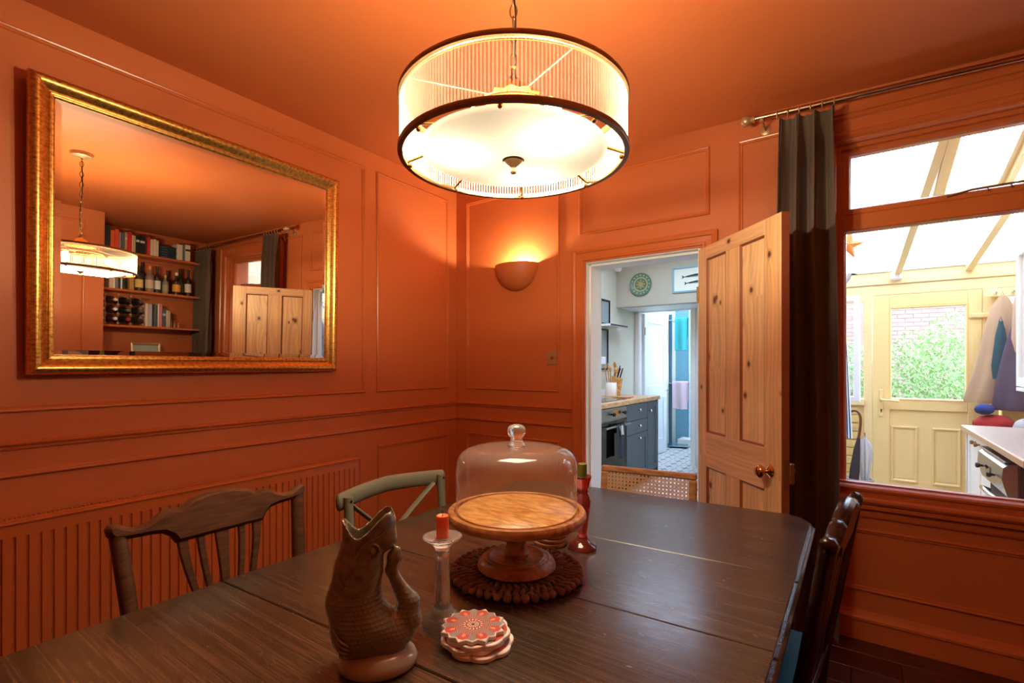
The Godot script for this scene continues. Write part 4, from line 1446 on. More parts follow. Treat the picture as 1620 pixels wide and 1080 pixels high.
func crochet_mat(o: Vector3) -> void:
	var m := thing("crochet_mat", "brown crocheted round mat under the cake stand", "placemat", o)
	put(m, "centre", MB.new().lathe([Vector2(0, 0.002), Vector2(0.130, 0.002), Vector2(0.130, 0.006), Vector2(0, 0.006)], Transform3D.IDENTITY, 48), mats.jute)
	var spoke := MB.new().ball(Vector3.ZERO, Vector3(0.0062, 0.0055, 0.019), 8, 6).done()
	var knot := MB.new().ball(Vector3.ZERO, Vector3(0.0088, 0.0085, 0.0105), 10, 7).done()
	for ring in [[0.098, 40, 0.35, 0], [0.118, 46, -0.4, 0], [0.136, 52, 0.3, 0], [0.152, 46, 0.0, 1]]:
		for k in ring[1]:
			var t: float = TAU * (k + 0.2 * rng.randf()) / ring[1]
			var q := put(m, "yarn_knot" if ring[3] else "yarn_loop", knot if ring[3] else spoke, mats.jute_light if (k % 3 == 0) else mats.jute)
			q.position = Vector3(cos(t) * ring[0], 0.0105 + 0.002 * rng.randf(), sin(t) * ring[0])
			q.rotation = Vector3(0.15 * rng.randf_range(-1, 1), -t + PI / 2 + ring[2], 0)
			q.scale = Vector3.ONE * rng.randf_range(0.92, 1.12)


func uv_disc(poly: PackedVector2Array, y: float, r: float) -> ArrayMesh:
	var st := SurfaceTool.new()
	st.begin(Mesh.PRIMITIVE_TRIANGLES)
	var n := poly.size()
	for i in n:
		for p in [Vector2.ZERO, poly[(i + 1) % n], poly[i]]:
			st.set_uv(Vector2(0.5, 0.5) + p / (2.0 * r))
			st.set_normal(Vector3.UP)
			st.add_vertex(Vector3(p.x, y, p.y))
	return st.commit()


func mandala_image() -> ImageTexture:
	var s := 320
	var im := Image.create(s, s, false, Image.FORMAT_RGB8)
	var red := Color(0.72, 0.12, 0.07)
	var cream := Color(0.96, 0.91, 0.86)
	var grey := Color(0.50, 0.46, 0.46)
	var dark := Color(0.12, 0.09, 0.10)
	for y in s:
		for x in s:
			var p := Vector2(x - s / 2.0, y - s / 2.0) / (s / 2.0)
			var r := p.length()
			var a := p.angle()
			var c := cream
			if r < 0.06:
				c = dark
			elif r < 0.10:
				c = cream if r < 0.085 else dark
			elif r < 0.30:
				c = red if fposmod(a / TAU * 16.0 + 0.15 * sin(r * 60.0), 1.0) < 0.55 else cream
				if absf(r - 0.21) < 0.012:
					c = dark
			elif r < 0.58:
				var v := sin(a * 16.0) * 0.07 + r
				var b := fposmod(v * 14.0, 1.0)
				c = grey if b < 0.28 else (red if b < 0.74 else cream)
				if fposmod(a / TAU * 48.0, 1.0) < 0.22:
					c = c.lerp(dark, 0.5)
			else:
				var pet := cos(a * 8.0)
				c = red if pet > -0.35 else grey
				if fposmod(r * 18.0 + pet * 1.2, 1.0) < 0.28:
					c = c.lerp(cream, 0.6)
				var da := fposmod(a / TAU * 8.0 + 0.5, 1.0) - 0.5
				if Vector2((r - 0.66) * 7.0, da * 6.0).length() < 0.62:
					c = Color(0.96, 0.60, 0.44)
				if r > 0.90:
					c = cream
			im.set_pixel(x, y, c)
	return ImageTexture.create_from_image(im)


func tabletop_things() -> void:
	var T := TABLE_TOP
	fish_jug()
	var st := Vector3(1.803, T, 1.815)
	crochet_mat(st)
	cake_stand(st + Vector3(0, 0.0205, 0))

	# clear candlestick and its candle
	var g := thing("glass_candlestick", "clear pressed-glass candlestick with ribbed foot beside the fish jug", "candlestick", Vector3(1.812, T, 2.085))
	var crystal: Material = mats.crystal
	put(g, "foot", MB.new().fluted([[0.0, 0.0], [0.0385, 0.0], [0.0395, 0.003], [0.037, 0.010], [0.030, 0.018], [0.022, 0.027], [0.016, 0.036], [0.0135, 0.042]], 26, 0.055), crystal)
	put(g, "stem", MB.new().lathe([Vector2(0.0132, 0.042), Vector2(0.0150, 0.050), Vector2(0.0145, 0.085), Vector2(0.0130, 0.125), Vector2(0.0130, 0.138), Vector2(0.0155, 0.141), Vector2(0.0130, 0.144)], Transform3D.IDENTITY, 24), crystal)
	put(g, "drip_dish", MB.new().fluted([[0.0130, 0.144], [0.0165, 0.152], [0.0235, 0.160], [0.034, 0.166], [0.0392, 0.1695], [0.0385, 0.172], [0.030, 0.170], [0.015, 0.1685], [0.0, 0.1685]], 26, 0.05), crystal)
	candle(Vector3(1.812, T + 0.1695, 2.085), 0.0122, 0.043, mats.wax_orange, "short burnt orange candle in the clear glass candlestick")
	# red candlestick and its candle
	var rg := solid_glass("ruby_glass", Color(0.93, 0.44, 0.38, 0.06), 0.04)
	var r := thing("red_candlestick", "red glass candlestick behind the cake dome", "candlestick", Vector3(1.857, T, 1.572))
	put(r, "foot", MB.new().lathe([Vector2(0, 0), Vector2(0.041, 0), Vector2(0.042, 0.003), Vector2(0.040, 0.009), Vector2(0.030, 0.016), Vector2(0.020, 0.024), Vector2(0.014, 0.034), Vector2(0, 0.034)], Transform3D.IDENTITY, 8, 0.7), rg)
	put(r, "stem", MB.new().fluted([[0.0, 0.034], [0.0135, 0.034], [0.013, 0.045], [0.0165, 0.070], [0.021, 0.105], [0.0235, 0.130], [0.021, 0.145], [0.0145, 0.155], [0.0175, 0.160], [0.0145, 0.165], [0.019, 0.172], [0.022, 0.186], [0.0255, 0.196], [0.0265, 0.200], [0.024, 0.202], [0.018, 0.196], [0.0, 0.194]], 10, 0.07), rg)
	candle(Vector3(1.857, T + 0.195, 1.572), 0.0125, 0.040, mats.wax_green, "short olive green candle in the red glass candlestick")

	# wooden coasters behind the stand
	for k in 3:
		var c := thing("wooden_coaster", ["lowest of three round wooden coasters stacked behind the cake stand", "middle one of three round wooden coasters stacked behind the cake stand", "topmost of three round wooden coasters stacked behind the cake stand"][k], "coaster", Vector3(1.764 + 0.002 * k, T + 0.0122 * k, 1.588 - 0.002 * k), 0.7 * k, "round wooden coasters")
		put(c, "disc", MB.new().lathe([Vector2(0, 0), Vector2(0.044, 0), Vector2(0.047, 0.003), Vector2(0.047, 0.009), Vector2(0.044, 0.012), Vector2(0.040, 0.012), Vector2(0.038, 0.010), Vector2(0, 0.010)], Transform3D.IDENTITY, 40), mats.acacia)
		put(c, "cork_base", MB.new().lathe([Vector2(0, -0.0002), Vector2(0.040, -0.0002), Vector2(0.040, 0.0002), Vector2(0, 0.0002)], Transform3D.IDENTITY, 30), mats.jute)

	# ceramic coasters with a printed rosette
	var print_m := mat("rosette_print", Color.WHITE, 0.35)
	print_m.albedo_texture = mandala_image()
	var bis := mat("coaster_stone", Color(0.92, 0.89, 0.88), 0.6)
	var labs := ["lowest scalloped ceramic coaster of the stack beside the fish jug", "second scalloped ceramic coaster from the bottom of the stack", "third scalloped ceramic coaster from the bottom of the stack", "star-edged red rosette coaster on top of the stack"]
	var offs := [Vector3(0.006, 0, -0.002), Vector3(-0.006, 0, 0.002), Vector3(0.0, 0, -0.003), Vector3(-0.008, 0, 0.001)]
	for k in 4:
		var poly := PackedVector2Array()
		var R := 0.0585
		var top := k == 3
		var cnt := 128 if not top else 32
		for i in cnt:
			var t := TAU * i / cnt
			var rr := R
			if top:
				rr = (0.0610 if i % 4 == 0 else 0.0575) if i % 2 == 0 else 0.0515
			else:
				rr = 0.0555 + 0.0045 * absf(cos(t * 4.0 + k * 0.5)) + (0.002 if k == 0 else 0.0)
			poly.append(Vector2(cos(t), sin(t)) * rr)
		var c := thing("rosette_coaster", labs[k], "coaster", Vector3(1.911, T + 0.0082 * k, 2.100) + offs[k], 0.35 * k, "ceramic rosette coasters")
		put(c, "tile", MB.new().prism(poly, 0.0, 0.008, at(Vector3.ZERO, FLAT), 0.0012), bis)
		var inner := PackedVector2Array()
		for q in poly:
			inner.append(Vector2(q.x, -q.y) * 0.955)
		put(c, "print", uv_disc(inner, 0.0081, 0.0595), print_m, "red and grey rosette print")
		put(c, "cork_base", MB.new().lathe([Vector2(0, -0.0001), Vector2(0.045, -0.0001), Vector2(0.045, 0.0002), Vector2(0, 0.0002)], Transform3D.IDENTITY, 24), mats.jute)


func candle(p: Vector3, r: float, h: float, m: Material, label: String) -> void:
	var c := thing("candle", label, "candle", p)
	put(c, "wax", MB.new().lathe([Vector2(0, 0), Vector2(r, 0), Vector2(r, h - 0.001), Vector2(r - 0.001, h), Vector2(r * 0.7, h - 0.002), Vector2(0, h - 0.003)], Transform3D.IDENTITY, 24), m)
	put(c, "wick", MB.new().tube([Vector3(0, h - 0.003, 0), Vector3(0.0005, h + 0.006, 0), Vector3(0.0015, h + 0.010, 0.001)], 0.0008, 6), mats.wick)

# ---------------------------------------------------------------- alcove with shelves (seen in the mirror)

func flat_mat(c: Color, rough := 0.65) -> StandardMaterial3D:
	return mat("plain_%s" % c.to_html(false), c, rough)


func book(label: String, z: float, y: float, w: float, h: float, c: Color, band := Color(0, 0, 0, 0), depth := 0.15) -> void:
	var b := thing("book", label, "book", Vector3(3.635, y, z), 0.0, "books on the alcove shelves")
	var m := flat_mat(c)
	put(b, "cover", MB.new().box(Vector3(depth / 2, h / 2, 0), Vector3(depth, h, w - 0.001), 0.002), m)
	put(b, "pages", MB.new().box(Vector3(depth / 2 + 0.003, h / 2, 0), Vector3(depth - 0.004, h + 0.001, w - 0.008)), flat_mat(Color(0.86, 0.81, 0.70)))
	if band.a > 0.0:
		put(b, "title_band", MB.new().box(Vector3(-0.0003, h * 0.68, 0), Vector3(0.001, h * 0.12, w - 0.006)), flat_mat(Color(band.r, band.g, band.b)))


func bottle(label: String, x: float, z: float, y: float, r: float, h: float, glass: Color, lab: Color, cap: Color, group := "bottles on the middle shelf") -> Node3D:
	var b := thing("bottle", label, "bottle", Vector3(x, y, z), 0.0, group)
	var m := mat("bottle_%s" % glass.to_html(false), glass, 0.08)
	m.clearcoat_enabled = true
	put(b, "glass_body", MB.new().lathe([Vector2(0, 0), Vector2(r, 0), Vector2(r, h * 0.56), Vector2(r * 0.92, h * 0.62), Vector2(r * 0.45, h * 0.70), Vector2(r * 0.36, h * 0.76), Vector2(r * 0.34, h * 0.92), Vector2(0, h * 0.92)], Transform3D.IDENTITY, 18), m)
	put(b, "label", MB.new().lathe([Vector2(r + 0.0006, h * 0.14), Vector2(r + 0.0006, h * 0.46)], Transform3D.IDENTITY, 18), flat_mat(lab))
	put(b, "cap", MB.new().lathe([Vector2(r * 0.40, h * 0.86), Vector2(r * 0.42, h), Vector2(0, h)], Transform3D.IDENTITY, 14), flat_mat(cap, 0.4))
	return b


func alcove() -> void:
	var ys := [2.250, 1.872, 1.513, 1.155]
	var names := ["top terracotta alcove shelf full of books", "second terracotta alcove shelf with the spirit bottles", "third terracotta alcove shelf with the wine rack", "lowest terracotta alcove shelf with the small picture"]
	for k in 4:
		var s := thing("alcove_shelf", names[k], "shelf", Vector3(0, ys[k], 0), 0.0, "painted shelves in the alcove")
		put(s, "board", span(MB.new(), 3.60, 3.85, -0.022, 0.0, 0.165, 1.13, 0.003), mats.gloss_paint)
		put(s, "cleat", span(MB.new(), 3.828, 3.85, -0.05, -0.022, 0.165, 1.13), mats.gloss_paint)
	# top shelf, from the chimney breast towards the window: what it is, width, height, colour
	var y: float = ys[0] + 0.0005
	var z := 1.105
	var row := [
		["faded grey book", 0.034, 0.215, Color(0.55, 0.50, 0.46)], ["pale pink and cream book", 0.046, 0.225, Color(0.86, 0.75, 0.66)], ["charcoal grey book", 0.044, 0.228, Color(0.27, 0.28, 0.29)],
		["bright orange book", 0.032, 0.192, Color(0.93, 0.38, 0.14)], ["orange-red tall book", 0.036, 0.210, Color(0.90, 0.30, 0.14)], ["slim lilac book", 0.014, 0.186, Color(0.62, 0.57, 0.62)],
		["steel grey book", 0.030, 0.186, Color(0.36, 0.38, 0.41)], ["tan book with dark spine lettering", 0.021, 0.196, Color(0.76, 0.58, 0.44)], ["thick red book", 0.037, 0.205, Color(0.82, 0.16, 0.11)],
		["slim cream book", 0.014, 0.178, Color(0.90, 0.80, 0.66)], ["slim beige book", 0.016, 0.176, Color(0.84, 0.70, 0.54)], ["black book with a pale title band", 0.034, 0.190, Color(0.12, 0.12, 0.13)],
		["thick black book with white band", 0.046, 0.186, Color(0.10, 0.10, 0.11)], ["slim maroon book", 0.016, 0.176, Color(0.38, 0.14, 0.12)], ["red book nearest the window end", 0.028, 0.192, Color(0.84, 0.17, 0.11)],
		["first of three cream paperbacks", 0.026, 0.172, Color(0.88, 0.79, 0.66)], ["second and tallest of three cream paperbacks", 0.024, 0.180, Color(0.90, 0.82, 0.70)], ["third of three cream paperbacks", 0.024, 0.170, Color(0.86, 0.77, 0.64)]]
	for r in row:
		book("%s on the top alcove shelf" % r[0], z - r[1] / 2, y, r[1], r[2], r[3], Color(0.85, 0.82, 0.76, 1.0) if r[0].contains("band") or r[0].contains("lettering") else Color(0, 0, 0, 0))
		z -= r[1] + 0.0012
	# dark teal volumes lying flat
	var ords := ["lowest", "second", "third", "fourth", "topmost"]
	z -= 0.005
	for k in 5:
		var b := thing("book", "%s of five dark teal books lying flat on the top shelf" % ords[k], "book", Vector3(3.64, y + 0.0255 * k, z - 0.08), 0.0, "dark teal books lying flat")
		put(b, "cover", MB.new().box(Vector3(0.06, 0.0125, 0), Vector3(0.12, 0.025, 0.158 - 0.006 * (k % 2)), 0.002), flat_mat(Color(0.10, 0.17, 0.19)))
		put(b, "title_band", MB.new().box(Vector3(-0.0003, 0.0125, 0.03), Vector3(0.001, 0.008, 0.05)), flat_mat(Color(0.30, 0.40, 0.42)))
	z -= 0.166
	for r in [["thick white box file", 0.055, 0.172, Color(0.86, 0.80, 0.74)], ["slim grey folder", 0.022, 0.176, Color(0.42, 0.42, 0.42)], ["cream box with a dark label", 0.054, 0.182, Color(0.88, 0.82, 0.72)]]:
		book("%s on the top shelf beside the curtain" % r[0], z - r[1] / 2, y, r[1], r[2], r[3], Color(0.2, 0.15, 0.1, 1.0) if r[0].contains("label") else Color(0, 0, 0, 0))
		z -= r[1] + 0.0015
	# second shelf
	y = ys[1] + 0.0005
	z = 1.10
	var dec := thing("decanter", "squat dark decanter on the second shelf behind the pendant lamp", "decanter", Vector3(3.68, y, 1.06))
	put(dec, "body", MB.new().lathe([Vector2(0, 0), Vector2(0.042, 0), Vector2(0.046, 0.02), Vector2(0.040, 0.055), Vector2(0.016, 0.085), Vector2(0.014, 0.12), Vector2(0.02, 0.125), Vector2(0, 0.125)], Transform3D.IDENTITY, 20), mat("decanter_glass", Color(0.09, 0.08, 0.08), 0.06))
	put(dec, "stopper", MB.new().ball(Vector3(0, 0.138, 0), Vector3.ONE * 0.015, 12, 8), mats.chrome)
	z = 0.985
	for r in [["pale peach notebook", 0.030, 0.165, Color(0.87, 0.72, 0.60)], ["white booklet", 0.020, 0.185, Color(0.88, 0.84, 0.78)], ["grey striped paperback", 0.024, 0.200, Color(0.50, 0.48, 0.47)], ["slim dark guide book", 0.016, 0.195, Color(0.22, 0.20, 0.20)], ["slim white guide book", 0.014, 0.205, Color(0.90, 0.88, 0.85)]]:
		book("%s on the second alcove shelf" % r[0], z - r[1] / 2, y, r[1], r[2], r[3])
		z -= r[1] + 0.0015
	bottle("small dark bottle with a brown top beside the guide books", 3.70, 0.845, y, 0.028, 0.205, Color(0.07, 0.06, 0.06), Color(0.16, 0.13, 0.11), Color(0.50, 0.26, 0.13))
	var tb := thing("carton", "narrow tan bottle carton on the second shelf", "carton", Vector3(3.70, y, 0.785))
	put(tb, "box", MB.new().box(Vector3(0, 0.105, 0), Vector3(0.06, 0.21, 0.042), 0.002), flat_mat(Color(0.72, 0.53, 0.28)))
	put(tb, "lid_flap", MB.new().box(Vector3(0, 0.2115, 0), Vector3(0.058, 0.003, 0.04)), flat_mat(Color(0.62, 0.44, 0.22)))
	bottle("green bottle with a wide yellow label on the second shelf", 3.69, 0.715, y, 0.036, 0.265, Color(0.10, 0.13, 0.06), Color(0.85, 0.72, 0.36), Color(0.10, 0.10, 0.08))
	bottle("tall dark bottle standing behind the orange capped one", 3.775, 0.655, y, 0.034, 0.315, Color(0.08, 0.05, 0.04), Color(0.30, 0.20, 0.12), Color(0.15, 0.06, 0.05))
	bottle("clear bottle with an orange foil cap on the second shelf", 3.67, 0.628, y, 0.038, 0.275, Color(0.55, 0.44, 0.36), Color(0.80, 0.72, 0.62), Color(0.88, 0.52, 0.20))
	bottle("dark bottle with a gold collar and white label", 3.70, 0.548, y, 0.033, 0.285, Color(0.10, 0.06, 0.05), Color(0.86, 0.83, 0.78), Color(0.12, 0.06, 0.05))
	bottle("small pale green bottle with a cream cap", 3.68, 0.478, y, 0.029, 0.200, Color(0.52, 0.52, 0.40), Color(0.62, 0.60, 0.48), Color(0.74, 0.66, 0.50))
	bottle("brown bottle with a dark red cap behind the pale green one", 3.76, 0.425, y, 0.034, 0.265, Color(0.15, 0.07, 0.05), Color(0.28, 0.16, 0.10), Color(0.26, 0.06, 0.06))
	bottle("squat bottle with a golden label and white stopper", 3.68, 0.372, y, 0.038, 0.245, Color(0.12, 0.08, 0.04), Color(0.88, 0.62, 0.22), Color(0.86, 0.80, 0.72))
	bottle("tall black bottle with a dim green label", 3.74, 0.310, y, 0.036, 0.300, Color(0.06, 0.06, 0.05), Color(0.30, 0.32, 0.16), Color(0.08, 0.07, 0.07))
	bottle("dark bottle with a white label right beside the curtain", 3.68, 0.255, y, 0.033, 0.290, Color(0.07, 0.06, 0.06), Color(0.82, 0.78, 0.74), Color(0.10, 0.08, 0.08))
	# third shelf: wine rack
	y = ys[2] + 0.0005
	var rack := thing("wine_rack", "wood and metal wine rack on the third alcove shelf", "wine rack", Vector3(3.645, y, 0))
	var cw := 0.106
	var rh := 0.094
	var z0 := 1.115
	for c in 5:
		for r in 4:
			put(rack, "wood_block", MB.new().box(Vector3(0.01, 0.014 + r * rh, z0 - c * cw), Vector3(0.022, 0.022, 0.022), 0.002, Basis(Vector3.RIGHT, PI / 4)), mats.rattan_wood)
			if r < 3:
				put(rack, "upright", MB.new().box(Vector3(0.01, 0.014 + (r + 0.5) * rh, z0 - c * cw), Vector3(0.004, rh - 0.02, 0.008)), mats.steel)
			if c < 4:
				put(rack, "strip", MB.new().box(Vector3(0.01, 0.014 + r * rh, z0 - (c + 0.5) * cw), Vector3(0.014, 0.003, cw - 0.02)), mats.steel)
	var caps := [Color(0.86, 0.70, 0.58), Color(0.82, 0.80, 0.80), Color(0.68, 0.12, 0.12), Color(0.12, 0.12, 0.12), Color(0.80, 0.62, 0.46), Color(0.84, 0.84, 0.86), Color(0.40, 0.38, 0.34), Color(0.36, 0.34, 0.30), Color(0.88, 0.72, 0.62), Color(0.86, 0.70, 0.60), Color(0.2, 0.12, 0.1), Color(0.25, 0.2, 0.14)]
	var cols := ["first", "second", "third", "fourth"]
	var rows := ["bottom", "middle", "top"]
	for r in 3:
		for c in 4:
			var b := bottle("wine bottle in the %s row of the rack, %s column from the chimney breast" % [rows[r], cols[c]], 0, 0, 0, 0.037, 0.285, Color(0.09, 0.07, 0.05) if c != 1 else Color(0.30, 0.12, 0.07), Color(0.62, 0.56, 0.46), caps[(r * 4 + c) % 12], "wine bottles lying in the rack")
			b.transform = Transform3D(Basis(Vector3(0, 0, 1), Vector3(-1, 0, 0), Vector3(0, -1, 0)), Vector3(3.845 - 0.012, y + 0.0185 + r * rh + 0.037, z0 - (c + 0.5) * cw))
	z = z0 - 4 * cw - 0.016
	for r in [["cream spined book", 0.026, 0.238, Color(0.84, 0.74, 0.64)], ["silver grey ring book", 0.036, 0.232, Color(0.66, 0.64, 0.66)], ["slim black book", 0.012, 0.236, Color(0.13, 0.12, 0.12)], ["dark grey book", 0.022, 0.238, Color(0.34, 0.34, 0.34)], ["slim olive book", 0.012, 0.230, Color(0.34, 0.32, 0.24)], ["white spined book", 0.014, 0.242, Color(0.86, 0.80, 0.76)], ["dusty pink tall book", 0.026, 0.246, Color(0.80, 0.46, 0.42)], ["blue-grey lettered book", 0.036, 0.196, Color(0.32, 0.34, 0.36)], ["off-white short book", 0.016, 0.182, Color(0.78, 0.70, 0.62)], ["mottled green short book", 0.022, 0.176, Color(0.72, 0.66, 0.48)]]:
		book("%s on the third alcove shelf beside the wine rack" % r[0], z - r[1] / 2, y, r[1], r[2], r[3], Color(0.7, 0.7, 0.7, 1.0) if r[0].contains("lettered") else Color(0, 0, 0, 0))
		z -= r[1] + 0.0012
	for e in [[0.0, 0.115, "tallest of three little brown figurines at the shelf end"], [0.035, 0.08, "middle one of three little figurines at the shelf end"], [0.075, 0.095, "little figurine nearest the curtain on the third shelf"]]:
		var fg := thing("figurine", e[2], "figurine", Vector3(3.68, y, z - 0.022 - e[0]), 0.0, "little figurines")
		put(fg, "body", MB.new().lathe([Vector2(0, 0), Vector2(0.011, 0), Vector2(0.012, e[1] * 0.3), Vector2(0.007, e[1] * 0.6), Vector2(0.004, e[1] * 0.72), Vector2(0, e[1] * 0.72)], Transform3D.IDENTITY, 12), mats.rattan_wood)
		put(fg, "head", MB.new().ball(Vector3(0, e[1] * 0.84, 0), Vector3(0.007, e[1] * 0.14, 0.007), 10, 8), mats.jute_light)
	# small frame on the lowest shelf
	var pf := thing("small_picture", "small silver framed picture on the lowest alcove shelf", "picture", Vector3(3.72, ys[3], 0.63), 0.0)
	var pb := at(Vector3(0, 0.092, 0), RIGHT * Basis(Vector3.RIGHT, deg_to_rad(-6)))
	put(pf, "frame", MB.new().frame(0.27, 0.180, [Vector2(0, -0.008), Vector2(0, 0.006), Vector2(0.012, 0.010), Vector2(0.022, 0.004), Vector2(0.024, 0)], pb), mats.brushed_brass)
	put(pf, "picture_sheet", MB.new().box(pb * Vector3(0, 0, -0.003), Vector3(0.23, 0.14, 0.004), 0, pb.basis), flat_mat(Color(0.62, 0.66, 0.58)))
	put(pf, "strut", MB.new().box(Vector3(0.045, 0.05, 0), Vector3(0.08, 0.003, 0.03), 0, Basis(Vector3(0, 0, 1), 0.9)), mats.black_matt)


# ---------------------------------------------------------------- kitchen beyond the doorway

func tile_image() -> ImageTexture:
	var s := 96
	var im := Image.create(s, s, false, Image.FORMAT_RGB8)
	for y in s:
		for x in s:
			var p := Vector2(x - s / 2.0 + 0.5, y - s / 2.0 + 0.5) / (s / 2.0)
			var a := absf(p.x)
			var b := absf(p.y)
			var c := Color(0.84, 0.83, 0.80)
			var star := minf(a * 2.2 + b * 0.7, a * 0.7 + b * 2.2)
			if star < 0.62:
				c = Color(0.40, 0.46, 0.52)
			elif absf(a - b) < 0.12 and a > 0.3 and a < 0.85:
				c = Color(0.72, 0.64, 0.52)
			if maxf(a, b) > 0.90:
				c = Color(0.66, 0.68, 0.70)
			im.set_pixel(x, y, c)
	return ImageTexture.create_from_image(im)


func knob_to(parent: Node, p: Vector3, dir: Vector3, m: Material, r := 0.016) -> void:
	var up := Vector3.UP
	var side := up.cross(dir).normalized()
	put(parent, "knob", MB.new().lathe([Vector2(r * 0.45, 0), Vector2(r * 0.4, r * 0.7), Vector2(r * 0.8, r * 1.1), Vector2(r, r * 1.6), Vector2(r * 0.8, r * 2.1), Vector2(0, r * 2.2)], Transform3D(Basis(side, dir, side.cross(dir)), p), 16, 1.2), m)


# a shaker front facing +x, recessed in the middle
func shaker(parent: Node, called: String, x: float, y0: float, y1: float, z0: float, z1: float, m: Material, rim := 0.05) -> MeshInstance3D:
	var b := at(Vector3(x, (y0 + y1) / 2, (z0 + z1) / 2), LEFT)
	var mb := MB.new()
	var w := absf(z1 - z0)
	var h := y1 - y0
	if rim > 0.0:
		mb.frame(w, h, [Vector2(0, -0.02), Vector2(0, -0.001), Vector2(0.001, 0), Vector2(rim, 0), Vector2(rim + 0.001, -0.008)], b)
		mb.box(b * Vector3(0, 0, -0.014), Vector3(w - rim * 2 + 0.004, h - rim * 2 + 0.004, 0.012), 0, b.basis)
	else:
		mb.box(b * Vector3(0, 0, -0.010), Vector3(w, h, 0.020), 0.0015, b.basis)
	return put(parent, called, mb, m)


func cushion_sheet(w: float, pts: Array, m: float, seed_: int, ripple := 0.006) -> MB:
	# a strip of cloth of width w (along z) hung along the path pts (x, y), rippled
	var mb := MB.new()
	var path := curve(pts, 5)
	var cols := 16
	var g := []
	for j in path.size():
		var row := []
		for i in cols + 1:
			var s := float(i) / cols
			var drop := float(j) / path.size()
			var z := (s - 0.5) * w * (1.0 - 0.12 * drop)
			var off := ripple * (0.3 + drop) * sin(s * 9.0 + seed_ + drop * 1.7)
			row.append(Vector3(path[j].x + off, path[j].y, z))
		g.append(row)
	for j in path.size() - 1:
		for i in cols:
			mb.quad(g[j][i], g[j][i + 1], g[j + 1][i + 1], g[j + 1][i], 1)
			var t := Vector3(m, 0, 0)
			mb.quad(g[j + 1][i] - t, g[j + 1][i + 1] - t, g[j][i + 1] - t, g[j][i] - t, 2)
	return mb


